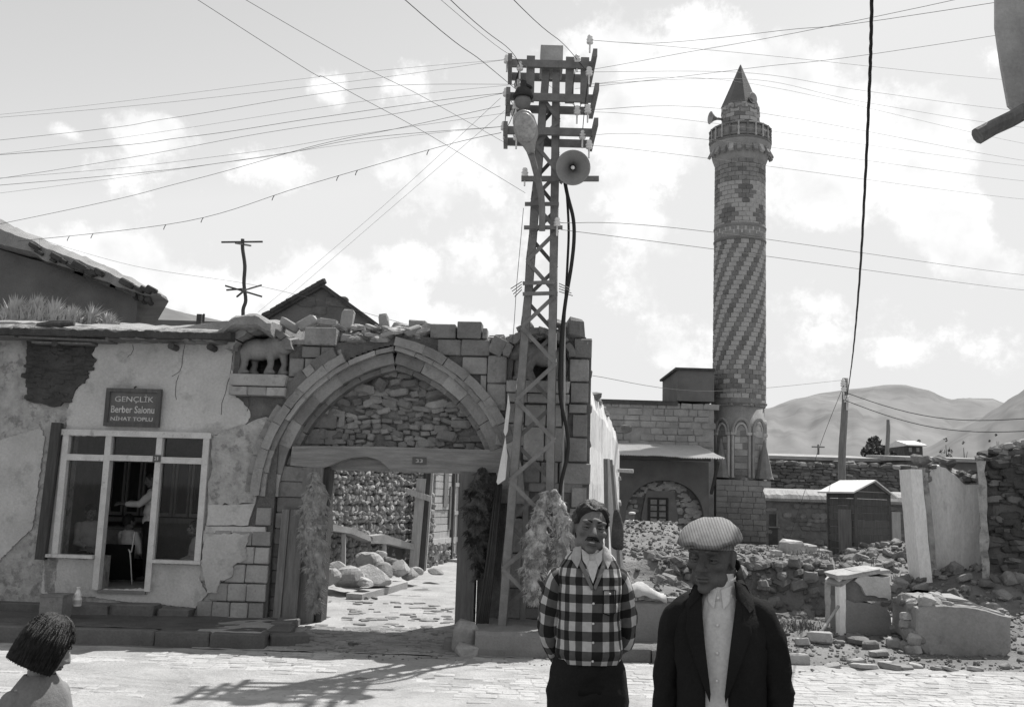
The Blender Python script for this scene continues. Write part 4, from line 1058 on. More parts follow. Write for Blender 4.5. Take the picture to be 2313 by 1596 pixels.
fleece('long shaggy grey sheepskin hanging on the left gate post', [(712, 1066, 8), (715, 1110, 26), (708, 1150, 34), (706, 1190, 32), (712, 1240, 26), (716, 1290, 20), (712, 1340, 14), (718, 1372, 6)], 'fleece_mid', 13.72, .12, 'fleece_mid', 3, 650)
fleece('brown sheepskin with black patches on the right gate post', [(1090, 1056, 8), (1084, 1090, 24), (1082, 1130, 32), (1078, 1170, 32), (1080, 1220, 26), (1084, 1270, 16), (1088, 1305, 6)], 'fleece_dark', 13.70, .10, 'fleece_dark', 5, 520)
fleece('pale sheepskin hanging left of the right mast leg', [(1237, 1108, 4), (1226, 1140, 16), (1218, 1180, 26), (1212, 1220, 28), (1205, 1260, 25), (1202, 1300, 19), (1204, 1340, 9), (1206, 1352, 4)], 'fleece_pale', 12.92, .09, 'fleece_pale', 8, 560)
fleece('short pale sheepskin hanging right of the right mast leg', [(1252, 1105, 5), (1262, 1135, 16), (1268, 1170, 20), (1270, 1210, 19), (1268, 1250, 17), (1266, 1285, 12), (1264, 1310, 6)], 'fleece_pale', 12.90, .09, 'fleece_pale', 9, 420)
# ================================================================= WHITEWASHED SIDE WALL
wd = Vector((.243, .97, 0)).normalized(); wn = Vector((wd.y, -wd.x, 0))
W0 = fac(1.10, .12, 0)
def sw(a, b, z): return W0 + wd * a + wn * b + Vector((0, 0, z))     # a along, b outwards (to the right)
t = thing('side_wall', 'broken whitewashed side wall running back from the archway', 'wall', sw(2, 0, .2))
topl = [(0, 4.2), (.08, 3.95), (.3, 3.68), (.8, 3.6), (1.4, 3.56), (2.16, 3.45), (2.9, 3.33), (3.4, 3.2), (3.75, 3.03)]
mb = MB(); rings = []; n = 60
for i in range(n + 1):
    a = 3.75 * i / n; zt = polyl(topl, a) + .05 * fbm(a * 5, 1); o_ = [.03 * fbm(a * 2, z_ * .7, 7) for z_ in range(8)]
    rings.append([sw(a, -.32, 0), sw(a, -.32, zt), sw(a, 0 + o_[7] - .04, zt)] + [sw(a, o_[k], zt * k / 6.5) for k in range(6, -1, -1)])
mb.rings(rings); w = facet(mb.part('wall', 'whitewash', t))
for i in range(26):
    a = rnd.uniform(.02, 3.7); w_ = rnd.uniform(.1, .22)
    put('coping_stone', rnd.choice(FIELD + FIELD_D), t, M_of(sw(a, -.14 + rnd.uniform(-.1, .06), polyl(topl, a) + .0), (w_, w_ * 1.2, w_ * .5), (0, rnd.uniform(-.3, .3), rnd.uniform(0, 3))))
for i in range(20):      # rough dark end of the wall
    z = .2 + i * .145
    put('end_stone', rnd.choice(FIELD_D + FIELD), t, M_of(sw(3.78, -.14 + rnd.uniform(-.05, .05), z), (rnd.uniform(.16, .3), .24, .12), (0, rnd.uniform(-.2, .2), rnd.uniform(0, .6))))
for i in range(22):      # edge of stones where the front meets the side wall
    z = .4 + i * .17
    if z > 3.9: break
    put('corner_stone', rnd.choice(FIELD_D), t, M_of(sw(.02, -.02 + rnd.uniform(-.02, .03), z), (.12, .12, .15), (rnd.uniform(-.2, .2), rnd.uniform(-.2, .2), rnd.uniform(0, 3))))
p = at_y(1408, 1062, 17.2); mb = MB(); mb.tube([p - Vector((.1, 0, 0)), p + Vector((.16, -.1, -.01))], .035, 7); mb.part('peg', 'wood_pale', t)
p = at_y(1413, 968, 17.2); put('knot_stone', FIELD_D[2], t, M_of(p, (.2, .25, .12), (0, .1, 0)))
# boards leaning on the side wall
for i, (u0, v0, u1, v1, y, w_) in enumerate(((1372, 1320, 1367, 1036, 14.6, .06), (1392, 1300, 1371, 1036, 14.9, .075), (1402, 1290, 1379, 1038, 15.1, .05), (1409, 1300, 1383, 1050, 15.4, .05))):
    a, b = at_y(u0, v0, y - .25), at_y(u1, v1, y); a.z = max(ground_h(a.x, a.y), .15); mb = MB(); mb.bar(a, b, w_, .04, (0, 1, 0))
    mb.single('leaning_board', 'wood_grey' if i % 2 == 0 else 'wood_pale', a, ('thin grey batten leaning foremost against the whitewashed wall', 'wide pale board leaning second from the front on the whitewashed wall', 'narrow grey board leaning behind the wide pale one', 'rearmost pale batten leaning on the whitewashed wall')[i], 'board', 'boards leaning on the whitewashed wall')
# a jacket hung over the boards
c = at_y(1388, 1150, 14.45); mb = MB(); rings = []
for i in range(13):
    f_ = i / 12; z = c.z - f_ * .56; wv = .035 + .055 * math.sin(min(1, f_ * 1.6) * 1.5)
    rings.append([Vector((c.x + .02 + .03 * f_ + wv * math.cos(a) * (1 + .12 * math.sin(a * 3 + f_ * 5)), c.y - .05 + .05 * math.sin(a), z + .03 * math.sin(a * 2 + 1) * f_)) for a in [2 * math.pi * k / 14 for k in range(14)]])
mb.rings(rings); mb.single('jacket', 'mud_dark', c, 'grey jacket hung over the boards by the whitewashed wall', 'jacket', smooth=True)

# ================================================================= LOW WALL, CLOTH
t = thing('low_wall', 'low rendered wall behind the kerb, holding back rubble', 'wall', (2.2, 13.3, .15))
mb = MB(); rings = []
for i in range(40):
    x = 1.15 + 1.9 * i / 39; zt = .66 + .015 * fbm(x * 4, 3)
    rings.append([Vector((x, yy + .012 * fbm(x * 5, z * 5, 4), z)) for yy, z in ((13.14, .05), (13.15, .35), (13.17, zt - .03), (13.21, zt), (13.42, zt), (13.44, .05))])
mb.rings(rings); facet(mb.part('wall', 'concrete', t))
for i in range(14):
    x = 1.2 + i * .13
    put('coping_stone', rnd.choice(FLAT), t, M_of((x, 13.3 + rnd.uniform(-.05, .05), .69), (rnd.uniform(.1, .2), .16, .06), (0, rnd.uniform(-.15, .15), rnd.uniform(0, 3))))
c = at_y(1452, 1318, 13.25)
mb = MB(); n = 16
for i in range(n + 1):
    for j in range(9):
        x = c.x - .22 + .52 * i / n; yy = 13.12 + .32 * j / 8
        hgt = .80 + .10 * math.exp(-((x - c.x + .05) / .16) ** 2) * math.sin(math.pi * j / 8) - (.06 * sstep(.5, 1, i / n)) + .015 * math.sin(x * 31 + j * 1.7) - .06 * (j == 0)
        mb.v.append((x, yy - .03 * (j == 0), hgt))
mb.f = [(i * 9 + j, (i + 1) * 9 + j, (i + 1) * 9 + j + 1, i * 9 + j + 1) for i in range(n) for j in range(8)]; mb.mi = [0] * len(mb.f)
o = mb.single('cloth_bundle', 'shirt_light', (c.x, 13.3, .7), 'pale folded cloth lying on the low wall beside the checkered shirt', 'cloth', smooth=True)
o.modifiers.new('thick', 'SOLIDIFY').thickness = .03

# ================================================================= MINARET
MX, MY = 10.02, 42.0
def MZ(v): return at_y(1672, v, MY).z
def MR(px): return px * MY / FPX * .985
minaret = thing('minaret', 'tall striped stone minaret with a balcony and a pointed cap', 'minaret', (MX, MY, 0))
zb, zt_, zr, z1, zm, zbal0, zbal1, zbal2, zd, zc, ztip = MZ(1245), MZ(1085), MZ(912), MZ(835), MZ(545), MZ(375), MZ(338), MZ(298), MZ(236), MZ(232), MZ(147)
R0 = MR(59.5)
def lathe_part(name, prof, m, n=40, smooth=True, nn=None):
    mb = MB(); mb.lathe(prof, (MX, MY, 0), n); return mb.part(name, m, minaret, smooth)
# square base of coursed stone and its blocks
bw = MR(60)
FA2 = Matrix.Rotation(-.06, 3, 'Z')
mb = MB(); mb.box(-bw, bw, -bw, bw, -.5, zt_, lambda a, b, c: tuple(Vector((MX, MY, 0)) + FA2 @ Vector((a, b, c)))); mb.part('base', 'minaret_stone', minaret)
MBK = stone_set('block', 'minaret_stone', 6, .03, .008, 51); MBD = stone_set('block', 'minaret_dark', 4, .04, .012, 52); MBP = stone_set('block', 'minaret_pale', 4, .04, .012, 53)
z = 0.4; rowh = (zt_ - .4) / 11
for rr in range(11):
    x = -bw
    while x < bw - .05:
        w_ = min(rnd.uniform(.35, .7), bw - x); 
        if bw - x - w_ < .2: w_ = bw - x
        c = Vector((MX, MY, 0)) + FA2 @ Vector((x + w_ / 2, -bw - .005, z + rowh / 2))
        put('base_block', rnd.choice(MBK), minaret, M_of(c, (w_ - .018, .08, rowh - .018), None, FA2)); x += w_
    z += rowh
lathe_part('base_moulding', [(bw * 1.0, zt_ - .05), (bw * 1.08, zt_), (bw * 1.06, zt_ + .1), (bw * .9, zt_ + .14)], 'minaret_stone', 4, False)
# the octagon-like drum with blind arches
Rd = MR(61)
lathe_part('drum', [(Rd * .93, zt_), (Rd * .93, zr)], 'minaret_stone', 40)
for k in range(4):       # corner pyramids between square and round
    a = math.pi / 4 + k * math.pi / 2 + .0
    c = Vector((MX, MY, 0)) + FA2 @ Vector((bw * .80 * math.copysign(1, math.cos(a)), bw * .80 * math.copysign(1, math.sin(a)), 0))
    mb = MB(); mb.lathe([(.42, zt_ + .08), (.36, zt_ + .2), (.20, zt_ + 1.0), (.08, zt_ + 1.5), (.06, zt_ + 1.65), (.0, zt_ + 1.8)], (c.x, c.y, 0), 8); mb.part('corner_pyramid', 'minaret_dark', minaret)
def on_drum(th, r, z): return Vector((MX + r * math.sin(th), MY - r * math.cos(th), z))
zs_, zcap = MZ(985), MZ(945)
for k in range(8):       # blind arcade
    th = -1.05 + .12 + k * math.pi / 4; hw_ = .31
    if math.cos(th) < -.35: continue
    for sgn in (-1, 1):
        mb = MB(); mb.tube([on_drum(th + sgn * hw_, Rd * .965, zt_ + .1), on_drum(th + sgn * hw_, Rd * .965, zs_)], .075, 6); mb.part('column', 'minaret_pale' if (k + (sgn > 0)) % 2 else 'minaret_stone', minaret)
        put('capital', MBP[0], minaret, M_of(on_drum(th + sgn * hw_, Rd * .97, zs_ + .04), (.2, .2, .12), (0, 0, th)))
    P = [on_drum(th + hw_ * math.cos(a), Rd * .975, zs_ + .06 + .62 * math.sin(a) ** .85) for a in [math.pi * i / 12 for i in range(13)]]
    mb = MB(); mb.tube(P, .07, 6); mb.part('blind_arch', 'minaret_stone', minaret)
    P = [on_drum(th + hw_ * .72 * math.cos(a), Rd * .955, zs_ + .0 + .48 * math.sin(a) ** .85) for a in [math.pi * i / 12 for i in range(13)]]
    mb = MB(); mb.tube(P, .05, 6); mb.part('blind_arch', 'minaret_pale', minaret)
    for j in range(7):   # coloured stones inside each bay
        z = zt_ + .2 + j * (zs_ - zt_) / 7.0
        for q in (-.5, .5):
            put('drum_block', rnd.choice(MBP + MBK + ([] if j % 2 else MBD)), minaret, M_of(on_drum(th + hw_ * .38 * q * 1.6, Rd * .935, z + .13), (.33, .05, (zs_ - zt_) / 7 - .02), (0, 0, th)))
    for j in range(4):
        put('drum_block', rnd.choice(MBP + MBK + MBD), minaret, M_of(on_drum(th + (j - 1.5) * .2, Rd * .935, zcap + .62), (.36, .05, .3), (0, 0, th)))
lathe_part('string_course', [(Rd * .95, zr - .12), (Rd * 1.03, zr - .05), (Rd * 1.04, zr), (Rd * .99, zr + .04), (Rd * 1.0, zr + .10), (Rd * .95, zr + .15)], 'minaret_dark')
# the shaft: a core and coursed blocks standing 2 cm proud of it
lathe_part('shaft', [(R0 * .985, zr), (R0 * .965, zbal0)], 'minaret_pale', 48)
z = zr + .16; hc_ = (zbal0 - zr - .16) / 52
n_b = 0; k_me, k_M = [], []
NB = 22
for c_ in range(52):
    zz = z + c_ * hc_ + hc_ / 2; f_ = c_ / 52; spiral = z1 - .1 < zz < zm - .25
    for j in range(NB):
        if spiral: th = 2 * math.pi * (j + (c_ * .33) % 2) / NB
        else: th = 2 * math.pi * (j + .5 * (c_ % 2)) / NB
        th = (th + math.pi) % (2 * math.pi) - math.pi
        if math.cos(th) < -.2: continue
        q = th / (2 * math.pi) * NB
        wd_ = 2 * math.pi * R0 / NB
        if spiral: dark = (j % 2 == 0)
        elif zz < z1:                     # plain grey courses and a band of chevrons
            if abs(zz - MZ(858)) < hc_ * 1.1: dark = (int(math.floor(q)) % 2 == 0)
            elif zz < MZ(895): dark = rnd.random() < .45
            else: dark = True if rnd.random() < .5 else None
        elif zz < MZ(520): dark = None
        elif zz < MZ(425):                # stepped lozenges
            g = (zz - MZ(520)) / (MZ(425) - MZ(520)); row_ = int(g * 2); a_ = (q + (2.5 if row_ % 2 else 0)) % 5 - 2.5; b_ = (g * 2) % 1 - .5
            dark = abs(a_) / 1.5 + abs(b_) * 1.9 < .9
        else: dark = True if rnd.random() < .3 else None
        m_ = MBD if dark else (MBK if dark is None else MBP)
        if spiral: wd_ *= 1.12 if not dark else .86
        M = M_of(on_drum(th, R0 * lerp(.985, .965, f_) - .005, zz), (wd_ - .02, .07, hc_ - .02), (0, 0, th))
        if dark and n_b < 290 and math.cos(th) > .1: put('shaft_block', rnd.choice(m_), minaret, M); n_b += 1
        else: k_me.append((rnd.choice(m_), M))
for nm, key in (('minaret_dark', MBD), ('minaret_stone', MBK), ('minaret_pale', MBP)):
    L_ = [(a, b) for a, b in k_me if a in key]
    if L_:
        o = join_stones([a for a, b in L_], [b for a, b in L_]).part('shaft_course', nm, minaret); o['kind'] = 'stuff'
for v in (520, 549): lathe_part('ring_moulding', [(R0 * .96, MZ(v) - .12), (R0 * 1.02, MZ(v) - .06), (R0 * 1.03, MZ(v)), (R0 * 1.0, MZ(v) + .06), (R0 * .96, MZ(v) + .1)], 'minaret_dark')
lathe_part('ring_band', [(R0 * .985, MZ(549) + .06), (R0 * 1.0, MZ(540)), (R0 * 1.0, MZ(526)), (R0 * .985, MZ(520) - .08)], 'minaret_pale')
# balcony
Rb = MR(72)
lathe_part('balcony_corbel', [(R0 * .965, zbal0 - .1), (R0 * 1.02, zbal0 + .05), (R0 * 1.1, zbal0 + .3), (Rb * .94, zbal1 - .25), (Rb * 1.0, zbal1), (Rb * 1.0, zbal1 + .12), (Rb * .9, zbal1 + .14)], 'minaret_stone', 40)
for k in range(24):
    th = 2 * math.pi * k / 24
    if math.cos(th) < -.2: continue
    put('corbel_block', rnd.choice(MBK + MBP), minaret, M_of(on_drum(th, Rb * .955, (zbal0 + zbal1) / 2 + .12), (.2, .14, .5), (-.45, 0, th)))
lathe_part('balcony_floor', [(Rb * .98, zbal1 + .08), (Rb * 1.01, zbal1 + .1), (Rb * 1.01, zbal1 + .2), (Rb * .5, zbal1 + .2)], 'minaret_dark', 40)
for z in (zbal1 + .28, zbal2 - .05):
    mb = MB(); mb.tube([on_drum(2 * math.pi * k / 40, Rb * .99, z) for k in range(41)], .045, 5, False); mb.part('rail', 'minaret_dark', minaret)
lathe_part('parapet', [(Rb * .93, zbal1 + .15), (Rb * .965, zbal2 - .03), (Rb * .90, zbal2 - .03), (Rb * .88, zbal1 + .15)], 'minaret_stone', 40)
for k in range(22):
    th = 2 * math.pi * k / 22
    mb = MB(); prof = [(.05, 0), (.06, .1), (.03, .3), (.06, .5), (.03, .7), (.06, .95)]; c = on_drum(th, Rb * .99, zbal1 + .2); hh = (zbal2 - zbal1 - .22)
    mb.lathe([(r, h * hh / .95) for r, h in prof], c, 7); mb.part('baluster', 'minaret_pale' if k % 4 else 'minaret_dark', minaret)
# upper drum and cap
Ru = MR(44)
minaret.rotation_euler = (0, .0105, 0)
lathe_part('upper_drum', [(Ru, zbal1 + .2), (Ru, MZ(246))], 'minaret_stone', 32)
for c_ in range(6):
    for j in range(12):
        th = 2 * math.pi * (j + .5 * (c_ % 2)) / 12
        if math.cos(th) < 0: continue
        put('drum_block', rnd.choice(MBK + MBD + MBP), minaret, M_of(on_drum(th, Ru * .985, MZ(300) + c_ * .2), (.42, .06, .18), (0, 0, th)))
lathe_part('drum_ring', [(Ru, MZ(262)), (Ru * 1.04, MZ(260)), (Ru * 1.02, MZ(252)), (Ru, MZ(248))], 'minaret_dark', 32)
lathe_part('cap_ring', [(Ru * 1.0, MZ(252)), (Ru * 1.05, MZ(249)), (Ru * 1.04, MZ(243)), (Ru * .9, MZ(241))], 'minaret_pale', 8, False)
mb = MB(); mb.lathe([(Ru * 1.07, MZ(246)), (.02, ztip)], (MX, MY, 0), 8); cap_o = mb.part('cone_cap', 'lead', minaret)
# loudspeakers of the minaret
for lab, th, z, dz, s_ in (('small horn loudspeaker standing out left of the minaret gallery', -1.35, MZ(274), 0, 1.0), ('small round horn loudspeaker under the cap of the minaret', .62, MZ(238), .0, .9)):
    c = on_drum(th, Ru * 1.45 if th < 0 else Ru * 1.16, z); ax = (on_drum(th, 5, z) - on_drum(th, 1, z)).normalized()
    mb = MB(); mb.lathe([(.05, -.55), (.06, -.3), (.12, -.15), (.26 * s_, .02), (.30 * s_, .05), (.24 * s_, .03), (.09, -.12), (.0, -.14)], c, 16, ax, cap=True)
    mb.single('minaret_loudspeaker', 'zinc', c, lab, 'loudspeaker', 'loudspeakers on the minaret', smooth=True)

# ================================================================= MOSQUE
mosque = thing('mosque', 'old stone mosque with a tin-roofed porch beside the minaret', 'mosque', (7, 40, .2))
def mx(u, y): return at_y(u, 1000, y).x
def mz(u, v, y): return at_y(u, v, y).z
Yw = 40.5
xa, xb, xc = mx(1335, Yw), mx(1529, Yw), mx(1612, Yw)
mb = MB(); mb.box(xa - 6, xc, Yw, Yw + 5, 0, mz(1450, 914, Yw)); mb.part('wall', 'minaret_stone', mosque)
mb = MB(); mb.box(xa - 6, xb, Yw - .12, Yw + 5, mz(1450, 914, Yw), mz(1450, 904, Yw)); mb.part('parapet', 'mud_dark', mosque)
mb = MB(); mb.box(xb, xc, Yw - .06, Yw + 4, mz(1570, 906, Yw), mz(1570, 837, Yw)); mb.part('upper_room', 'mud_wall', mosque)
mb = MB(); mb.box(xb - .12, xc + .02, Yw - .2, Yw + 4.1, mz(1570, 837, Yw), mz(1570, 832, Yw)); mb.part('upper_roof', 'mud_dark', mosque)
MW = stone_set('wall_stone', 'minaret_stone', 6, .08, .03, 57)
n_b = 0; z = mz(1450, 1022, Yw)
while z < mz(1450, 918, Yw):
    x = xa; h = rnd.uniform(.22, .32)
    while x < xc - .2:
        w_ = rnd.uniform(.3, .7)
        if n_b < 190 and rnd.random() < .72: put('wall_stone', rnd.choice(MW), mosque, M_of((x + w_ / 2, Yw - .005, z + h / 2), (w_ - .03, .1 * rnd.uniform(.6, 1.4), h - .03), (0, rnd.uniform(-.03, .03), 0))); n_b += 1
        x += w_
    z += h
# porch
Yp = 37.2
px0, px1 = mx(1330, Yp), mx(1600, Yp); zpt = mz(1500, 1040, Yp)
cx = mx(1502, Yp); zsp = mz(1502, 1185, Yp); hwx = mx(1590, Yp) - cx
prng = []
steps = 48; arch_in = []
for i in range(steps + 1):
    a = math.pi * i / steps; arch_in.append((cx + hwx * math.cos(a) * (1 if abs(math.cos(a)) < .95 else 1), zsp + (mz(1502, 1084, Yp) - zsp) * (math.sin(a) ** .75)))
mb = MB()
idf = lambda a, t_, c: (a, t_, c)
for i in range(steps):
    (xA, zA), (xB, zB) = arch_in[i], arch_in[i + 1]
    mb.hexa([(xB, Yp, zB), (xA, Yp, zA), (xA, Yp + .5, zA), (xB, Yp + .5, zB), (xB, Yp, zpt), (xA, Yp, zpt), (xA, Yp + .5, zpt), (xB, Yp + .5, zpt)])
mb.box(px0, cx - hwx, Yp, Yp + .5, 0, zpt); mb.box(cx + hwx, px1, Yp, Yp + .5, 0, zpt)
facet(mb.part('porch_wall', 'mud_wall', mosque))
mb = MB(); mb.box(px0, px1, Yp + .42, Yp + 3.3, 0, zpt - .02); mb.part('recess_wall', 'mortar', mosque)
PS = stone_set('recess_stone', 'stone_light', 8, .2, .08, 58)
n_b = 0
for i in range(900):
    u, v = rnd.uniform(1412, 1592), rnd.uniform(1088, 1225)
    if 1440 < u < 1528 and v > 1118: continue
    q = at_y(u, v, Yp + .41)
    dx = abs(q.x - cx) / hwx
    if dx >= .97 or (q.z > zsp and q.z > zsp + (mz(1502, 1084, Yp) - zsp) * (1 - dx * dx) ** .4 - .06): continue
    if n_b >= 170: break
    w_ = rnd.uniform(.12, .3)
    put('recess_stone', rnd.choice(PS), mosque, M_of((q.x, Yp + .40, q.z), (w_, .1, w_ * rnd.uniform(.4, .8)), (0, rnd.uniform(-.3, .3), 0))); n_b += 1
mb = MB(); poly = [(at_y(u, v, Yp + .36).x, at_y(u, v, Yp + .36).z) for u, v in ((1442, 1225), (1450, 1155), (1460, 1108), (1522, 1108), (1530, 1160), (1528, 1225))]
mb.prism(poly, Yp + .34, Yp + .42, idf); facet(mb.part('window_surround', 'concrete', mosque))
wx0, wx1, wz0, wz1 = mx(1468, Yp), mx(1511, Yp), mz(1490, 1200, Yp), mz(1490, 1123, Yp)
mb = MB(); mb.box(wx0, wx1, Yp + .325, Yp + .338, wz0, wz1); win = mb.part('window', 'iron_dark', mosque)
mb = MB(); mat('pane_grey', .22, .3, 8, 0, 40, rough=.3)
for i in range(2):
    for j in range(5):
        w_ = (wx1 - wx0 - .12) / 2; h = (wz1 - wz0 - .1) / 5
        mb = MB(); mb.box(wx0 + .05 + i * (w_ + .03) + .03, wx0 + .05 + i * (w_ + .03) + w_ - .03, Yp + .318, Yp + .324, wz0 + .05 + j * h + .03, wz0 + .05 + (j + 1) * h - .03); subpart(mb, 'pane', 'pane_grey', win)
for x in (wx0, (wx0 + wx1) / 2, wx1): mb = MB(); mb.box(x - .03, x + .03, Yp + .29, Yp + .318, wz0, wz1); subpart(mb, 'frame_bar', 'iron_dark', win)
# corrugated porch roof
mb = MB(); A0, A1 = at_y(1330, 1022, 35.4), at_y(1636, 1035, 35.4); n = 110
for i in range(n + 1):
    f_ = i / n; x = lerp(A0.x, A1.x, f_); wv = .03 * math.cos(i * math.pi)
    zf = lerp(A0.z, A1.z, f_) + .05 * fbm(x * .8, 2) + wv * .8
    for yy, dz in ((35.4 - .1 * (fbm(x * 1.3, 5) + .2), 0), (36.6, .16), (38.2, .42), (40.5, .75)): mb.v.append((x, yy, zf + dz))
mb.f = [(i * 4 + j, (i + 1) * 4 + j, (i + 1) * 4 + j + 1, i * 4 + j + 1) for i in range(n) for j in range(3)]; mb.mi = [0] * len(mb.f)
o = mb.part('porch_roof', 'tin', mosque); o.modifiers.new('thick', 'SOLIDIFY').thickness = .02
mb = MB(); mb.box(px0, A1.x - .4, 35.9, 36.05, A0.z - .16, A0.z - .04); mb.part('porch_beam', 'wood_dark', mosque)
mb = MB(); mb.bar((px1 + .1, Yp, zpt - 1.2), (px1 + .1, 35.95, A1.z - .12), .1, .1); mb.part('roof_strut', 'wood_dark', mosque)

# ================================================================= RIGHT BACKGROUND
def box_px(mb, u0, u1, v0, v1, y, d):   # a box whose front face spans the given picture area at depth y
    a, b = at_y(u0, v0, y), at_y(u1, v1, y); mb.box(a.x, b.x, y, y + d, b.z, a.z)
def rubble_wall(name, lab, X0, X1, y, z0, ztop, n_parts, mset, sz=(.22, .5), thick=.6, core='mortar', seed=1, density=.9):
    r = random.Random(seed); t = thing(name, lab, 'wall', ((X0 + X1) / 2, y, z0))
    mb = MB(); n = max(8, int((X1 - X0) / .5)); rings = []
    for i in range(n + 1):
        x = lerp(X0, X1, i / n); zt = ztop(x) - .05; rings.append([(x, y + .03, z0 - .3), (x, y + .03, zt), (x, y + thick, zt), (x, y + thick, z0 - .3)])
    mb.rings(rings); facet(mb.part('core', core, t))
    k_me, k_M = [], []; c = 0; z = z0; items = []
    while z < max(ztop(X0 + (X1 - X0) * i / 20) for i in range(21)) + .05:
        h = r.uniform(sz[0] * .45, sz[0] * .9); x = X0
        while x < X1:
            w_ = r.uniform(sz[0], sz[1])
            if z + h * .5 < ztop(x + w_ / 2) + .04 and r.random() < density:
                items.append((r.choice(mset), M_of((x + w_ / 2, y + r.uniform(-.02, .04), z + h / 2 + r.uniform(-.02, .02)), (w_ * .96, r.uniform(.12, .24), h * r.uniform(.8, 1.05)), (r.uniform(-.1, .1), r.uniform(-.14, .14), r.uniform(-.1, .1)))))
            x += w_
        z += h * .93
    for i in range(int((X1 - X0) / sz[0] * .9)):    # the ragged top, lit
        x = r.uniform(X0, X1); w_ = r.uniform(sz[0], sz[1]); items.append((r.choice(mset), M_of((x, y + r.uniform(.05, thick), ztop(x) + r.uniform(-.04, .05)), (w_, w_ * .8, w_ * .45), (r.uniform(-.3, .3), r.uniform(-.3, .3), r.uniform(0, 3)))))
    r.shuffle(items)
    for me, M in items[:n_parts]: put('stone', me, t, M)
    by = {}
    for me, M in items[n_parts:]: by.setdefault(me.materials[0].name, []).append((me, M))
    for k, L_ in by.items():
        o = join_stones([a for a, b in L_], [b for a, b in L_]).part('stone', k, t); o['kind'] = 'stuff'
    return t
Yr = 44.0
X0, X1 = mx(1725, Yr), mx(2110, Yr); zl = mz(1800, 1045, Yr)
rubble_wall('rubble_wall', 'long dark rubble wall running behind the wooden shed', X0, X1, Yr, .5, lambda x: zl + .18 * fbm(x * .7, 1) + .1 * fbm(x * 3, 2) - .25 * sstep(mx(2000, Yr), mx(2060, Yr), x) * .4, 270, FIELD_D + FIELD[:3], (.22, .55), 1.2, seed=5)
# low earth-roofed building
Yb = 35.0
t = thing('low_building', 'low stone building with a thick earth roof behind the shed', 'building', (mx(1900, Yb), Yb, .2))
x0, x1 = mx(1728, Yb), mx(2075, Yb); zr0 = mz(1800, 1131, Yb)
mb = MB(); mb.box(x0, x1, Yb, Yb + 4, 0, zr0, lambda a, b, c: (a * b / Yb, b, c)); mb.part('wall', 'mortar', t)
mb = MB(); rings = []
for i in range(121):
    x = lerp(x0 - .1, x1, i / 120); q = .05 * fbm(x * 2.5, 4) + .03 * fbm(x * 9, 2)
    rings.append([(x, Yb - .22 + q, zr0 - .02), (x, Yb - .3 + q, zr0 + .08), (x, Yb - .2 + q, zr0 + .22 + q), (x * 1.014, Yb + .5, zr0 + .36 + q), (x * 1.12, Yb + 4, zr0 + .5), (x * 1.12, Yb + 4, zr0)])
mb.rings(rings); facet(mb.part('roof', 'mud_roof', t))
n_b = 0; z = .6
while z < zr0 - .05:
    h = rnd.uniform(.12, .2); x = x0
    while x < x1:
        w_ = rnd.uniform(.18, .4)
        inw = mx(1733, Yb) < x < mx(1764, Yb)
        if n_b < 290 and not inw and rnd.random() < .6: put('stone', rnd.choice(FIELD_D), t, M_of((x + w_ / 2, Yb, z + h / 2), (w_, .1, h), (0, rnd.uniform(-.1, .1), 0))); n_b += 1
        x += w_
    z += h
mb = MB(); a, b = at_y(1736, 1192, Yb), at_y(1756, 1250, Yb); mb.box(a.x, b.x, Yb - .03, Yb + .01, .1, a.z); mb.part('door', 'iron_dark', t)
mb = MB(); a, b = at_y(1737, 1160, Yb), at_y(1752, 1187, Yb); mb.box(a.x, b.x, Yb - .03, Yb + .01, b.z, a.z); wn_ = mb.part('window', 'iron_dark', t)
for u0, u1, v0, v1 in ((1752, 1755, 1158, 1190), (1735, 1760, 1188, 1191)):
    mb = MB(); a, b = at_y(u0, v0, Yb), at_y(u1, v1, Yb); mb.box(a.x, b.x, Yb - .06, Yb - .03, b.z, a.z); mb.part('frame_bar', 'wood_grey', t)
mb = MB(); a, b = at_y(2012, 1155, Yb), at_y(2034, 1235, Yb); mb.box(a.x, b.x, Yb - .06, Yb + .01, .3, a.z); mb.part('plank_door', 'wood_pale', t)
# shed
Ys = 22.0
t = thing('wooden_shed', 'small dark wooden shed with a lit tin roof', 'shed', at_y(1930, 1245, Ys))
G = [at_y(1934, 1260, Ys), at_y(2010, 1250, Ys + 1.0), at_y(1872, 1260, Ys + .9)]    # near corner, right corner, left corner
for g in G: g.z = .55
ze = at_y(1931, 1108, Ys).z
nb_ = 9
def plank_wall(A, B_, z0, ztopf, name, n, m='wood_dark', horiz=True, out=Vector((0, -1, 0))):
    for i in range(n):
        if horiz:
            za, zb_ = lerp(z0, ze, i / n), lerp(z0, ze, (i + 1) / n) - .012
            mb = MB(); d = (B_ - A).normalized(); nn = Vector((d.y, -d.x, 0)) * rnd.uniform(.01, .022)
            p = [A + nn, B_ + nn, B_ - nn * 3, A - nn * 3]; mb.hexa([Vector((q.x, q.y, za)) for q in p] + [Vector((q.x, q.y, zb_)) for q in p]); mb.part(name, m, t)
plank_wall(G[0], G[1], .55, None, 'plank', 11); plank_wall(G[2], G[0], .55, None, 'plank', 11)
apex_f = (G[0] + G[1]) / 2; apex_f.z = at_y(1986, 1087, Ys + .5).z; 
mb = MB(); a, b = G[0].copy(), G[1].copy(); a.z = b.z = ze; mb.add([a, b, apex_f, a + (G[2] - G[0]) * .03, b + (G[2] - G[0]) * .03, apex_f + (G[2] - G[0]) * .03], [(0, 1, 2), (5, 4, 3), (0, 3, 4, 1), (1, 4, 5, 2), (2, 5, 3, 0)]); mb.part('gable', 'wood_dark', t)
dl = (G[2] - G[0]); back = dl * 1.18; fwd = -dl * .14
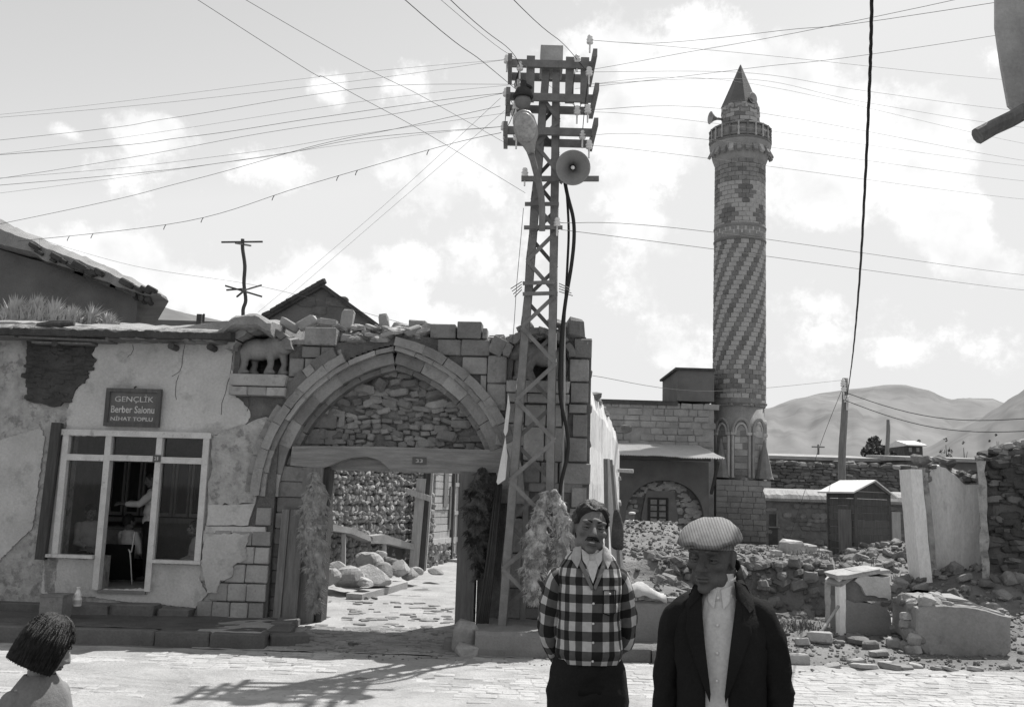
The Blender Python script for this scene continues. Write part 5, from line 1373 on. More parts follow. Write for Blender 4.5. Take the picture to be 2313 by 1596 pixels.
e1, e2 = G[0].copy(), G[1].copy(); e1.z = e2.z = ze
out1 = (G[0] - G[1]) * .16; out1.z = -.06; out2 = (G[1] - G[0]) * .16; out2.z = -.14
for nm, e, o_ in (('roof_sheet', e1, out1), ('roof_sheet', e2, out2)):
    mb = MB(); P = [e + o_ + fwd, apex_f + fwd, apex_f + back, e + o_ + back]; up_ = Vector((0, 0, .035)); mb.hexa([p_ for p_ in P] + [p_ + up_ for p_ in P]); facet(mb.part(nm, 'tin', t))
dA, dB = G[2].lerp(G[0], .40), G[2].lerp(G[0], .88); nn = Vector((-.03, -.03, 0))
mb = MB(); p = [dA + nn, dB + nn, dB, dA]; mb.hexa([Vector((q.x, q.y, .6)) for q in p] + [Vector((q.x, q.y, ze - .42)) for q in p]); mb.part('door', 'wood_grey', t)
for q in (G[0], G[1], G[2]): mb = MB(); mb.box(q.x - .03, q.x + .03, q.y - .04, q.y + .02, .5, ze); mb.part('corner_post', 'wood_dark', t)
# poles
def pole(lab, ub, vb, ut, vt, y, r0, r1, zb_=None, arms=()):
    a, b = at_y(ub, vb, y), at_y(ut, vt, y)
    if zb_ is not None: a = a + (a - b) * ((a.z - zb_) / (b.z - a.z))
    t = thing('wooden_pole', lab, 'pole', a); mb = MB(); P = [a.lerp(b, i / 8) + Vector((.03 * math.sin(i * 1.1), 0, 0)) for i in range(9)]
    mb.tube(P, [lerp(r0, r1, i / 8) for i in range(9)], 9); mb.part('pole', 'wood_grey', t, True)
    for (u, v) in arms:
        p_ = at_y(u, v, y - r1 - .03); put('insulator', INS, t, Matrix.Translation(p_) @ Matrix.Scale(1.6, 4))
    return t, a, b
tp, pa, pb = pole('tall weathered wooden power pole rising behind the shed', 1902, 1085, 1907, 854, 27.0, .13, .085, .6, ((1904, 872), (1905, 884), (1912, 908)))
pole('thinner dark pole by the far tree', 2003, 1040, 2005, 947, 62.0, .16, .12, 2.0)
t, a, b = pole('tiny far pole with a cross arm left of the tree', 1847, 1030, 1847, 1003, 75.0, .10, .08, 2.0)
mb = MB(); mb.bar(b + Vector((-.5, 0, -.2)), b + Vector((.5, 0, -.2)), .1, .1); mb.part('cross_arm', 'wood_grey', t)
# the thick twisted cable coming from overhead to the pole
P = smooth_path([at_y(1909, 903, 26.8), at_y(1914, 885, 22), at_y(1925, 805, 13), at_y(1940, 640, 8), at_y(1953, 420, 6), at_y(1963, 200, 5), at_y(1967, 75, 4.6), at_y(1970, -90, 4.1)], 10)
for k in range(3):
    mb = MB(); mb.tube([p + Vector((math.cos(i * .9 + k * 2.1) * .005, 0, math.sin(i * .9 + k * 2.1) * .005)) for i, p in enumerate(P)], .0055, 5, False)
    if k == 0: cab = mb.single('overhead_cable', 'cable', P[0], 'thick twisted cable hanging from overhead down to the wooden pole', 'cable', smooth=True)
    else: o = bpy.data.objects.new('strand', mb.mesh('strand', 'cable', True, WPOS[cab])); link(o); o.parent = cab
for lab, s0, e, r in (('upper wire from the wooden pole to the right', (1909, 886, 26.8), (2340, 943, 24), .011), ('lower wire from the wooden pole to the right', (1909, 904, 26.8), (2340, 972, 24), .011)):
    mb = MB(); A = at_y(*s0); B_ = at_y(*e); P = [A.lerp(B_, i / 14) - Vector((0, 0, .35 * math.sin(math.pi * i / 14))) for i in range(15)]; mb.tube(P, r, 5, False); mb.single('overhead_wire', 'wire', A, lab, 'wire', 'wires of the wooden pole')
for lab, s0, mid, e, r in (('pale wire from the archway past the foot of the minaret', (1338, 848, 14.2), (1610, 883), (1905, 858, 26.8), .004), ('stay wire slanting down left of the wooden pole', (1905, 870, 26.8), (1850, 1010), (1776, 1235, 30), .008)):
    A = at_y(*s0); B_ = at_y(*e); k = abs(mid[0] - s0[0]) / abs(e[0] - s0[0]); ym = 1 / ((1 - k) / s0[2] + k / e[2]); P = smooth_path([A, at_y(*mid, ym), B_], 8); mb = MB(); mb.tube(P, r, 4, False); mb.single('overhead_wire', 'wire', A, lab, 'wire', 'wires of the wooden pole')
# far buildings, tree
def far_building(lab, u0, u1, v0, v1, y, d, roofv, m='mud_wall'):
    t = thing('flat_roofed_house', lab, 'house', (at_y(u0, v1, y).x, y, 0)); mb = MB(); a, b = at_y(u0, v0, y), at_y(u1, v1, y); mb.box(a.x, b.x, y, y + d, 0, a.z); mb.part('wall', m, t)
    mb = MB(); c = at_y(u0, roofv, y); mb.hexa([(a.x - .3, y - .4, a.z), (b.x + .3, y - .4, a.z), (b.x + .3, y + d, a.z + .2), (a.x - .3, y + d, a.z + .2), (a.x - .3, y - .4, a.z + .2), (b.x + .3, y - .4, a.z + .2), (b.x + .2, y + d, c.z + .5), (a.x - .2, y + d, c.z + .5)]); facet(mb.part('roof', 'mud_roof', t)); return t
far_building('long low house with a pale earth roof behind the rubble wall', 2050, 2260, 1040, 1075, 56, 6, 1036)
far_building('low earth-roofed house left of the far tree', 1738, 1990, 1036, 1070, 60, 6, 1030)
Yh = 82.0
t = thing('far_house', 'small dark far house with a pale tin roof and two windows', 'house', (at_y(2060, 1030, Yh).x, Yh, 1))
mb = MB(); box_px(mb, 2042, 2084, 1007, 1040, Yh, 5); mb.part('wall', 'mud_dark', t)
mb = MB(); a, b = at_y(2034, 1006, Yh), at_y(2088, 1006, Yh); c = at_y(2036, 999, Yh); mb.hexa([(a.x + .4, Yh - .5, a.z), (b.x, Yh - .5, a.z), (b.x, Yh + 5, a.z), (a.x + .4, Yh + 5, a.z), (a.x + .4, Yh - .45, a.z + .1), (b.x, Yh - .45, a.z + .1), (b.x, Yh + 2, c.z + .3), (a.x + .4, Yh + 2, c.z + .3)]); facet(mb.part('roof', 'tin', t))
for u in (2052, 2069):
    mb = MB(); box_px(mb, u, u + 7, 1010, 1020, Yh - .05, .08); w_ = mb.part('window', 'pane_grey', t)
def tree(lab, u, vb, vt, hw, y, seed, n=1500, grp=None):
    r = random.Random(seed); a, b = at_y(u, vb, y), at_y(u, vt, y); a.z = min(a.z, 2.4)
    t = thing('tree', lab, 'tree', a, grp); W_ = hw * y / FPX; mb = MB()
    mb.tube([a, a.lerp(b, .5) + Vector((.1, 0, 0)), a.lerp(b, .9)], [.14, .09, .03], 7)
    for k in range(9):
        p0 = a.lerp(b, r.uniform(.15, .6)); mb.tube([p0, p0 + Vector((r.uniform(-1, 1) * W_ * .7, r.uniform(-1, 1) * W_ * .7, r.uniform(.5, 1) * (b.z - a.z) * .35))], [.06, .02], 5)
    mb.part('trunk', 'bark', t); cb = MB(); H = b.z - a.z
    lob = [(r.uniform(-.7, .7) * W_, r.uniform(-.6, .6) * W_, a.z + H * r.uniform(.25, .82), r.uniform(.25, .48) * W_) for _ in range(11)] + [(0, 0, b.z - .3 * W_, .3 * W_)]
    for i in range(n):
        l = r.choice(lob); d = Vector((r.gauss(0, 1), r.gauss(0, 1), r.gauss(0, 1))).normalized() * l[3] * r.uniform(.6, 1.1); c = Vector((a.x + l[0], y + l[1], l[2])) + d; s_ = r.uniform(.08, .17)
        u_ = Vector((r.gauss(0, 1), r.gauss(0, 1), r.gauss(0, 1))).normalized(); v_ = u_.cross(Vector((r.gauss(0, 1), r.gauss(0, 1), r.gauss(0, 1)))).normalized()
        cb.add([c - u_ * s_, c + v_ * s_ * .6, c + u_ * s_, c - v_ * s_ * .6], [(0, 1, 2, 3)])
    o = cb.part('crown', 'leaf', t); o['kind'] = 'stuff'
tree('bushy tree beyond the rubble wall, left of the far house', 1975, 1046, 985, 44, 66, 3, 2600)
tree('small round bush at the right foot of the far tree', 2016, 1048, 1020, 22, 70, 4, 700)
for i, (u, v, w_) in enumerate(((2075, 1000, 12), (2135, 1000, 16), (2175, 1003, 10), (2250, 985, 8), (2235, 998, 7), (2290, 1002, 7))):
    tree(('dark bush on the hillside behind the far house roof', 'wide dark bush on the hillside right of the far house', 'small bush right of the wide hillside bush', 'lone bush high on the hillside at the right', 'lower lone bush on the hillside at the right', 'bush on the hillside at the right edge')[i], u, v + w_ * .6, v - w_ * .7, w_, 118, 10 + i, 260, 'bushes on the hillside')
# ================================================================= WHITE RUIN AND DARK WALL
Yv = 18.0
def slab_wall(name, lab, P0, P1, zb, topf, thick, m, amp=.03, seed=0, n=30, cat='wall'):
    """a standing wall from P0 to P1 with a broken top"""
    t = thing(name, lab, cat, (P0 + P1) / 2); mb = MB(); d = (P1 - P0); L = d.length; d.normalize(); nn = Vector((d.y, -d.x, 0)); rings = []
    for i in range(n + 1):
        f_ = i / n; zt = topf(f_); p = P0 + d * (L * f_)
        ring = []
        for k in range(9): z = lerp(zb, zt, k / 8); ring.append(p + nn * amp * fbm(f_ * 3, z * 2, seed) + Vector((0, 0, z)) + d * (amp * fbm(z * 3, seed, f_) if i in (0, n) else 0))
        ring += [p - nn * thick * .5 + Vector((0, 0, zt + .06 + .05 * fbm(f_ * 9, 1, seed)))]
        ring += [p - nn * thick + Vector((0, 0, zt)), p - nn * thick + Vector((0, 0, zb))]
        rings.append([tuple(q) for q in ring])
    mb.rings(rings); facet(mb.part('wall', m, t)); return t, d, nn
def g0(u, y): q = at_y(u, 1200, y); return Vector((q.x, q.y, 0))
A, B_, C_ = g0(2098, 18.0), g0(2214, 18.0), g0(2068, 17.3)
zt = lambda v, y=18.0: at_y(2100, v, y).z
white, d, nn = slab_wall('ruined_wall', 'tall whitewashed ruined wall with a dark groove and ragged top', A, B_, .1, lambda f_: polyl([(0, zt(1072)), (.12, zt(1052)), (.3, zt(1050)), (.5, zt(1068)), (.75, zt(1092)), (1, zt(1090))], f_), .35, 'whitewash', .03, 1)
def rib(u0, u1, y0, y1, m, vt, name, w_=.2):
    P0, P1 = g0(u0, y0), g0(u1, y1); mb = MB(); rings = []; dd = (P1 - P0).normalized(); n_ = Vector((dd.y, -dd.x, 0))
    for k in range(11):
        z = lerp(.1, zt(vt), k / 10); lean = Vector((-.16 * k / 10, 0, 0)) if u0 < 2150 else Vector((-.09 * k / 10, 0, 0)); j = .02 * fbm(z * 3, u0)
        rings.append([tuple(q + lean + Vector((j, 0, z))) for q in (P0, P1, P1 - n_ * w_, P0 - n_ * w_)])
    mb.rings(rings); return facet(mb.part(name, m, white))
rib(2079, 2106, 17.6, 17.6, 'whitewash', 1062, 'end_face', .5)
rib(2106, 2119, 17.75, 17.75, 'plaster_rough', 1058, 'groove', .2)
for i in range(46):
    f_ = rnd.random(); p = A.lerp(B_, f_) if rnd.random() < .75 else g0(2095, 17.8); w_ = rnd.uniform(.1, .26)
    z = polyl([(0, zt(1060)), (.2, zt(1046)), (.4, zt(1050)), (.5, zt(1062)), (.75, zt(1080)), (1, zt(1082))], f_)
    put('loose_stone', rnd.choice(FIELD_D + FIELD[:2]), white, M_of((p.x, p.y + rnd.uniform(-.02, .35), z + rnd.uniform(-.03, .1)), (w_, w_, w_ * .6), (rnd.uniform(-.4, .4), rnd.uniform(-.4, .4), rnd.uniform(0, 3))))
dark, d2, n2 = slab_wall('mud_wall', 'dark mud and rubble wall with a pale broken edge beside the white ruin', g0(2232, 17.4), g0(2420, 17.0), .2, lambda f_: polyl([(0, zt(1040)), (.2, zt(1024)), (.45, zt(1012)), (1, zt(1000))], f_) + .06 * fbm(f_ * 12, 3), .5, 'mortar', .05, 5)
MUDST = stone_set('stone', 'mud_dark', 6, .18, .08, 81)
for i in range(150):
    f_ = rnd.random(); z = rnd.uniform(.5, zt(1030)); p = g0(2232, 17.4).lerp(g0(2420, 17.0), f_) + n2 * .0; w_ = rnd.uniform(.15, .4)
    put('stone', rnd.choice(MUDST + FIELD_D[:3]), dark, M_of((p.x, p.y - .01, z), (w_, .14, w_ * rnd.uniform(.25, .5)), (0, rnd.uniform(-.15, .15), 0)))
for i in range(40):
    f_ = rnd.random(); p = g0(2225, 17.4).lerp(g0(2420, 17.0), f_); w_ = rnd.uniform(.12, .3)
    put('loose_stone', rnd.choice(MUDST + FIELD), dark, M_of((p.x, p.y + rnd.uniform(0, .4), polyl([(0, zt(1040)), (.2, zt(1022)), (.45, zt(1010)), (1, zt(998))], f_) + rnd.uniform(-.02, .08)), (w_, w_, w_ * .6), (rnd.uniform(-.4, .4), rnd.uniform(-.4, .4), rnd.uniform(0, 3))))
mb = MB(); rings = []
P0, P1 = g0(2213, 17.2), g0(2229, 17.2)
for k in range(15):
    z = lerp(.1, zt(1042), k / 14); a = .04 * fbm(z * 2.5, 8); b = .06 * fbm(z * 3.5, 9)
    rings.append([(P0.x + a, 17.2, z), (P1.x + b, 17.15, z), ((P1.x + b) * 1.06, 18.2, z), ((P0.x + a) * 1.06, 18.2, z)])
mb.rings(rings); facet(mb.part('broken_edge', 'plaster_rough', dark))

# ================================================================= BROKEN PILLAR, BIG BLOCK, TOOL
t = thing('broken_pillar', 'squat broken pillar of plastered masonry with a tilted flat stone on top', 'pillar', at_y(1955, 1430, 14.1))
def fac_pl(y, rot):
    return None
p0, p1 = at_y(1909, 1300, 14.1), at_y(2011, 1300, 14.0)
def outline(px, y): return [(at_y(u, v, y).x, at_y(u, v, y).z) for u, v in px]
idn = lambda a, t_, c: (a, t_, c)
low_ = jag(outline([(1911, 1440), (2012, 1440), (2011, 1388), (2000, 1372), (1960, 1362), (1930, 1360), (1911, 1352)], 14.1), .012, .08, 3)
mb = MB(); mb.prism(low_, 14.1, 14.8, idn); facet(mb.part('lower_block', 'concrete', t))
up_ = jag(outline([(1912, 1352), (1930, 1360), (1960, 1358), (2009, 1356), (2011, 1300), (1912, 1298)], 14.1), .012, .08, 4)
mb = MB(); mb.prism(up_, 14.16, 14.8, idn); facet(mb.part('upper_block', 'stone_dark', t))
pl_ = jag(outline([(1938, 1302), (2010, 1301), (2010, 1352), (1985, 1348), (1955, 1344), (1945, 1325), (1930, 1310)], 14.1), .015, .06, 5)
mb = MB(); mb.prism(pl_, 14.09, 14.2, idn); facet(mb.part('plaster', 'plaster', t))
mb = MB(); a, b = at_y(1897, 1432, 14.12), at_y(1909, 1300, 14.12); mb.box(a.x, b.x, 14.12, 14.3, .05, b.z - .03); mb.part('painted_lit_edge', 'whitewash', t)  # left face coloured pale to stand in for the light on it
c = at_y(1938, 1293, 14.25)
for (u, v, w_, d_, h_, r) in ((1925, 1292, .62, .5, .085, -.16), (1958, 1288, .5, .42, .06, -.06), (1897, 1306, .3, .45, .08, -.62)):
    c = at_y(u, v, 14.3); put('flat_stone', rnd.choice(FLAT), t, M_of(c, (w_, d_, h_), (0.06, r, .1)))
# plastered stub behind
p0, p1 = at_y(1868, 1400, 15.4), at_y(1897, 1400, 15.2)
slab_wall('wall_stub', 'short pale plastered wall stub behind the broken pillar', Vector((p0.x, 15.5, 0)), Vector((p1.x + .1, 15.3, 0)), .0, lambda f_: at_y(1880, 1308 + 10 * f_, 15.4).z, .35, 'plaster', .02, 9, 8)
# hoe leaning on the pillar
a, b = at_y(1843, 1426, 13.7), at_y(1893, 1368, 14.12); a.z = ground_h(a.x, a.y) + .03
t = thing('pickaxe', 'wooden handled pickaxe leaning against the broken pillar', 'pickaxe', a)
mb = MB(); mb.tube([a, a.lerp(b, .5), b], [.024, .02, .022], 7); mb.part('handle', 'wood_pale', t, True)
mb = MB(); mb.tube([a + Vector((-.2, .02, .0)), a + Vector((-.08, 0, .045)), a + Vector((.02, 0, .05)), a + Vector((.12, -.02, .0))], [.012, .03, .035, .02], 7); mb.part('head', 'iron_dark', t, True)
# big rough block
by = 13.25
t = thing('masonry_block', 'huge fallen block of masonry with a smooth face lying by the street', 'block', (6.2, 13.8, 0))
fr_px = [(2068, 1452), (2090, 1478), (2150, 1492), (2262, 1492), (2283, 1470), (2286, 1392), (2205, 1372), (2130, 1365), (2072, 1372)]
fr = jag(outline(fr_px, by), .012, .12, 6); n = len(fr)
cxm = sum(a for a, b in fr) / n; czm = sum(b for a, b in fr) / n
mb = MB()
def lay(y, sx, sz, dx=0, dz=0): return [(cxm + (a - cxm) * sx + dx, y + .02 * fbm(a * 4, b * 4), max(-.03, czm + (b - czm) * sz + dz)) for a, b in fr]
mb.rings([lay(by, .97, .95), lay(by + .03, 1.0, 1.0), lay(by + .5, 1.0, 1.0, .02, .03), lay(by + 1.0, .97, .97, .05, .05)]); mat('block_face', .235, .2, 2, .4, 30, stain=.5, stain_scale=3, stain_th=.6, stain_v=.16); facet(mb.part('core', 'block_face', t))
for i in range(34):      # rough broken end and top crust
    end = i < 16
    u, v = (rnd.uniform(2042, 2070), rnd.uniform(1376, 1462)) if end else (rnd.uniform(2060, 2140), rnd.uniform(1356, 1374)); yy = by + (rnd.uniform(.0, .25) if end else rnd.uniform(.1, .8))
    q = at_y(u + (0 if not end else (yy - by) * 4), v, by + .1); w_ = rnd.uniform(.1, .22)
    put('broken_stone', rnd.choice(FIELD), t, M_of((q.x + .05, yy, max(.08, q.z - (.03 if end else .0))), (w_, w_, w_ * .8), (rnd.uniform(-.4, .4), rnd.uniform(-.4, .4), rnd.uniform(0, 3))))
for k in range(3):       # flat pale layers on its top
    ol = outline([(2072 + k * 14, 1374 - k * 6), (2130, 1364 - k * 5), (2210, 1370 - k * 3), (2272 - k * 12, 1386 - k * 2)], by); mb = MB()
    f0 = [(a, by + .04 + k * .12, b + .012 * k) for a, b in ol]; f1 = [(a + .05, by + .95, b + .03 + .012 * k) for a, b in ol]
    P = f0 + f1[::-1]; m_ = len(P); mb.add(P + [(x, y_, z - .035) for x, y_, z in P], [tuple(range(m_)), tuple(range(2 * m_ - 1, m_ - 1, -1))] + [(i, (i + 1) % m_, (i + 1) % m_ + m_, i + m_) for i in range(m_)]); facet(mb.part('top_slab', 'stone_light', t))
# squared stones on the terrace
for i, (u, v, y, w_, d_, h_, r) in enumerate(((1788, 1238, 19.5, .42, .35, .30, .2), (1822, 1236, 19.8, .30, .3, .22, .5), (1848, 1238, 20.0, .45, .3, .12, .1), (1752, 1242, 19, .2, .2, .12, .4))):
    q = at_y(u, v, y); o = bpy.data.objects.new('squared_stone', FLAT[i]); link(o); o.matrix_world = M_of((q.x, y, ground_h(q.x, y) + h_ * .4), (w_, d_, h_), (.05, .06, r))
    props(o, ('largest squared stone on the dug terrace, near the dark door', 'pale cube of stone on the terrace in front of the shed', 'flat stone on the terrace against the shed', 'small stone on the terrace nearest the minaret')[i], 'stone', 'squared stones on the terrace')
# the bank's torn face: stones bedded in soil are stuff beyond the ones that show
def scatter(n, fx, fy, size, mset, tagname, lab, kind='stuff', seed=3, sink=.25, accept=None):
    r = random.Random(seed); by = {}
    c = 0; tries = 0
    while c < n and tries < n * 8:
        tries += 1
        x, y = r.uniform(*fx), r.uniform(*fy)
        if accept and not accept(x, y): continue
        s_ = size[0] * (size[1] / size[0]) ** (r.random() ** 2.7); me = r.choice(mset)
        M = M_of((x, y, ground_h(x, y) + s_ * (.5 - sink) * .5), (s_, s_ * r.uniform(.6, 1), s_ * r.uniform(.4, .75)), (r.uniform(-.5, .5), r.uniform(-.5, .5), r.uniform(0, 6.3)))
        by.setdefault(me.materials[0].name, []).append((me, M)); c += 1
    for k, L_ in by.items():
        join_stones([a for a, b in L_], [b for a, b in L_]).single(tagname, k, (fx[0], fy[0], 0), lab, None, None, kind)
mound = lambda x, y: ground_h(x, y) > .5 and x < .36 * y + .3
bank = lambda x, y: ground_h(x, y) > .25
mat('clod', .145, .3, 5, .7, 30); CLOD = stone_set('clod', 'clod', 8, .2, .1, 91)
scatter(7000, (1.3, 9.5), (13.45, 30), (.022, .13), CLOD * 2 + FIELD[:3], 'rubble', 'clods and rubble strewn over the mound and terrace', seed=4, accept=mound)
scatter(900, (2.4, 5.6), (15.6, 16.4), (.06, .3), CLOD + FIELD[:6], 'rubble', 'stones sticking out of the dug bank', seed=5, sink=.45, accept=lambda x, y: .12 < ground_h(x, y))
scatter(2200, (5.2, 11.5), (15.5, 26), (.05, .32), FIELD[:6] + CLOD[:4], 'rubble', 'rubble heaped below the white ruin', seed=6, accept=lambda x, y: x > .34 * y)
scatter(1600, (2.9, 8.5), (12.45, 15.5), (.02, .09), CLOD + FIELD, 'gravel', 'small stones and crumbs on the bare earth', seed=7)
scatter(500, (-3, 9), (11.9, 12.6), (.015, .05), CLOD, 'gravel', 'crumbs of earth along the edge of the street', seed=8)
# named stones on the bare earth at the front, each a thing
r = random.Random(12); px_st = [(1800, 1490, 46, 22), (1812, 1465, 26, 16), (1770, 1472, 24, 12), (1852, 1462, 44, 24), (1872, 1440, 22, 10), (1905, 1425, 24, 14), (1925, 1438, 34, 14), (1948, 1432, 26, 16), (1962, 1446, 44, 18), (1990, 1436, 34, 22), (2002, 1452, 48, 18), (2018, 1468, 26, 20), (1938, 1462, 40, 14), (1965, 1470, 30, 18), (1985, 1480, 34, 14), (1915, 1412, 24, 12), (1935, 1492, 30, 12), (1952, 1508, 44, 10), (2010, 1505, 40, 14), (2040, 1512, 34, 10), (2000, 1496, 26, 10), (2068, 1500, 26, 9), (1895, 1465, 20, 8), (1880, 1505, 30, 8), (2115, 1505, 22, 8), (2145, 1508, 30, 8), (2202, 1507, 26, 9), (2268, 1502, 18, 10), (1985, 1420, 40, 12), (2005, 1412, 44, 14)]
where = ['by the old man', 'below the pickaxe', 'in front of the broken pillar', 'at the foot of the huge block']
seen = {}
shapes = ['flat slab', 'angular lump', 'rounded stone', 'squared stone', 'wedge of stone', 'thin slab']
for i, (u, v, w_, h_) in enumerate(px_st):
    q = at_z(u, v, .06); y = min(max(q.y, 12.3), 15); q = at_y(u, v, y); s_ = w_ * y / FPX * 1.15; hh = max(.05, h_ * y / FPX * 1.1)
    o = bpy.data.objects.new('loose_rock', r.choice(FIELD + FLAT)); link(o)
    o.matrix_world = M_of((q.x, y, ground_h(q.x, y) + hh * .35), (s_, s_ * .8, hh), (r.uniform(-.2, .2), r.uniform(-.25, .25), r.uniform(-.4, .4)))
    w0 = where[0] if u < 1835 else where[1] if u < 1900 else where[2] if u < 2050 else where[3]
    sz = 'large' if w_ > 38 else 'middling' if w_ > 27 else 'small'
    lab_ = None; row = 'nearest the street' if v > 1485 else 'midway to the street' if v > 1450 else 'well back from the street'
    for k in range(6):
        lab_ = '%s grey %s %s, %s' % (sz, shapes[(i + k) % 6], w0, row)
        if lab_ not in seen: break
    seen[lab_] = 1; props(o, lab_, 'stone', 'loose stones on the bare earth')
# weeds
def tuft(lab, x, y, n, h, m, seed, spread=.2, grp='weeds and grass tufts', kind=None):
    r = random.Random(seed); mb = MB(); z = ground_h(x, y)
    for i in range(n):
        a = r.uniform(0, 6.28); b = Vector((x + r.gauss(0, spread), y + r.gauss(0, spread), 0)); b.z = ground_h(b.x, b.y) - .01; L = h * r.uniform(.5, 1.1); l_ = Vector((math.cos(a), math.sin(a), 0)) * L * r.uniform(.2, 1.3); w_ = Vector((-math.sin(a), math.cos(a), 0)) * .006
        m1 = b + l_ * .4 + Vector((0, 0, L * .7)); tip = b + l_ + Vector((0, 0, L))
        mb.add([b - w_, b + w_, m1 + w_ * .9, m1 - w_ * .9, tip], [(0, 1, 2, 3), (3, 2, 4)])
    o = mb.single('weed', m, (x, y, z), lab, 'plant', grp, kind)
tuft('weeds growing below the dug bank near the pickaxe', 4.35, 14.6, 240, .16, 'weed', 1, .22)
tuft('sparse weeds at the left foot of the dug bank', 3.75, 14.7, 120, .14, 'weed', 2, .15)
tuft('weeds on the rubble slope behind the broken pillar', 6.3, 18.4, 240, .18, 'weed', 3, .5)

# ================================================================= LEFT BACKGROUND
Yl = 24.0
t = thing('earth_house', 'mud-walled house with a sloping earth roof behind the barber shop', 'house', at_y(200, 700, Yl))
ep = [(-60, 545), (70, 585), (150, 605), (230, 632), (312, 668)]
poly = [(at_y(u, v, Yl).x, at_y(u, v, Yl).z) for u, v in ep] + [(at_y(306, 760, Yl).x, .5), (at_y(-60, 760, Yl).x, .5)]
mb = MB(); mb.prism(poly, Yl, Yl + 5, lambda a, t_, c: (a * (1.25 if t_ > Yl + 1 else 1), t_, c)); facet(mb.part('wall', 'mud_wall', t))
rings = []; top = [(-60, 468), (70, 525), (110, 545), (160, 565), (220, 590), (280, 618), (330, 645), (366, 662)]; bot = [(-60, 535), (70, 566), (110, 590), (160, 605), (220, 628), (280, 650), (330, 668), (364, 667)]
mb = MB()
for i in range(61):
    u = lerp(-60, 366, i / 60); a, b = at_y(u, polyl(top, u), Yl - .5), at_y(u, polyl(bot, u), Yl - .5); q = .06 * fbm(u * .05, 2) + .04 * fbm(u * .2, 5)
    rings.append([(a.x, Yl - .5 + q, b.z + q * .5), (a.x, Yl - .55 + q, lerp(b.z, a.z, .6) + q * .4), (a.x, Yl - .2, a.z + q * .6), (a.x * 1.13, Yl + 2.5, a.z + .3), (a.x * 1.28, Yl + 5.4, a.z + .3), (a.x * 1.28, Yl + 5.4, b.z), (a.x, Yl, b.z - .05)])
mb.rings(rings); facet(mb.part('roof', 'mud_roof', t))
for i in range(26):      # dark ragged clods and rafters under the eave
    u = rnd.uniform(70, 350); b = at_y(u, polyl(bot, u) - rnd.uniform(2, 16), Yl - .56); w_ = rnd.uniform(.15, .4)
    put('eave_clod', rnd.choice(PEEL), t, M_of(b, (w_, .2, w_ * .4), (0, .45, 0)))
for u0, u1 in ((100, 190), (170, 262), (250, 340)):
    a, b = at_y(u0, polyl(bot, u0) + 6, Yl - .35), at_y(u1, polyl(bot, u1) + 6, Yl - .35); mb = MB(); mb.bar(a, b, .1, .08); mb.part('eave_board', 'wood_dark', t)
for u in (300, 318, 332):
    b = at_y(u, polyl(bot, u) + 8, Yl - .6); mb = MB(); mb.tube([b, b + Vector((-.2, .8, .05))], .07, 7); mb.part('rafter_end', 'wood_dark', t)
# roof grass: a back roof bank with long pale grass
Yg = 17.5
mb = MB(); rings = []
for i in range(41):
    u = lerp(-80, 640, i / 40); a = at_y(u, polyl([(-80, 716), (70, 712), (260, 722), (420, 728), (560, 712), (640, 716)], u), Yg); q = .05 * fbm(u * .03, 3)
    rings.append([(a.x, Yg - 1.5, 4.0), (a.x, Yg - 1.3, a.z - .35 + q), (a.x, Yg, a.z + q - .06), (a.x, Yg + 1.5, a.z - .1), (a.x, Yg + 1.5, 3.6)])
mb.rings(rings); rb = facet(mb.part('back_roof', 'mud_roof', shop))
def roof_grass(lab, us, h, n, seed, y=17.2):
    r = random.Random(seed); mb = MB()
    for i in range(n):
        u = r.gauss(us[0], us[1]); b = at_y(u, 726, y + r.uniform(-.3, .3)); b.z -= .1; L = h * r.uniform(.4, 1.1) * max(.25, 1 - abs(u - us[0]) / (us[1] * 2.6)); dx = r.gauss(.02, .06)
        w_ = Vector((r.uniform(.008, .016), r.uniform(-.01, .01), 0)); m1 = b + Vector((dx * .4, 0, L * .6)); tip = b + Vector((dx * 1.6, r.gauss(0, .05), L))
        mb.add([b - w_, b + w_, m1 + w_ * 1.3, m1 - w_ * 1.3, tip], [(0, 1, 2, 3), (3, 2, 4)])
    mb.single('roof_grass', 'dry_grass', at_y(us[0], 726, y), lab, 'grass', 'dry grass on the shop roof', None)
for lab, us, h, n, s_ in (('tall dry grass at the far left of the shop roof', (75, 16), .62, 700, 1), ('dry grass clump second from the left on the roof', (118, 14), .55, 600, 2), ('dry grass clump under the middle of the earth house wall', (160, 18), .42, 600, 3), ('lone tall plume of dry grass on the roof', (204, 5), .48, 160, 4), ('low dry grass at the right corner of the earth house', (240, 12), .30, 420, 5), ('dry grass left half hidden at the frame edge', (30, 20), .6, 600, 6)): roof_grass(lab, us, h, n, s_)
# gable
Yq = 21.0
t = thing('gabled_house', 'dark gabled house end rising behind the broken archway', 'house', at_y(727, 740, Yq))
poly = [(at_y(u, v, Yq).x, at_y(u, v, Yq).z) for u, v in ((600, 760), (872, 760), (846, 728), (727, 645), (612, 708))]
mb = MB(); mb.prism(poly, Yq, Yq + 6, idn); facet(mb.part('gable_wall', 'mud_wall', t))
for (u0, v0, u1, v1) in ((727, 638, 598, 712), (727, 638, 856, 732)):
    a, b = at_y(u0, v0, Yq - .15), at_y(u1, v1, Yq - .15); up_ = Vector((0, 0, .10)); bk = Vector((0, 6.3, 0)); mb = MB(); mb.hexa([a - up_, b - up_, b - up_ + bk, a - up_ + bk, a, b, b + bk, a + bk]); facet(mb.part('roof_slope', 'mud_dark', t))
for i in range(16):
    f_ = rnd.random(); a = at_y(lerp(727, 600, f_), lerp(638, 711, f_), Yq - .1); put('roof_stone', rnd.choice(PEEL), t, M_of(a, (.2, .2, .1), (0, -.5, 0)))
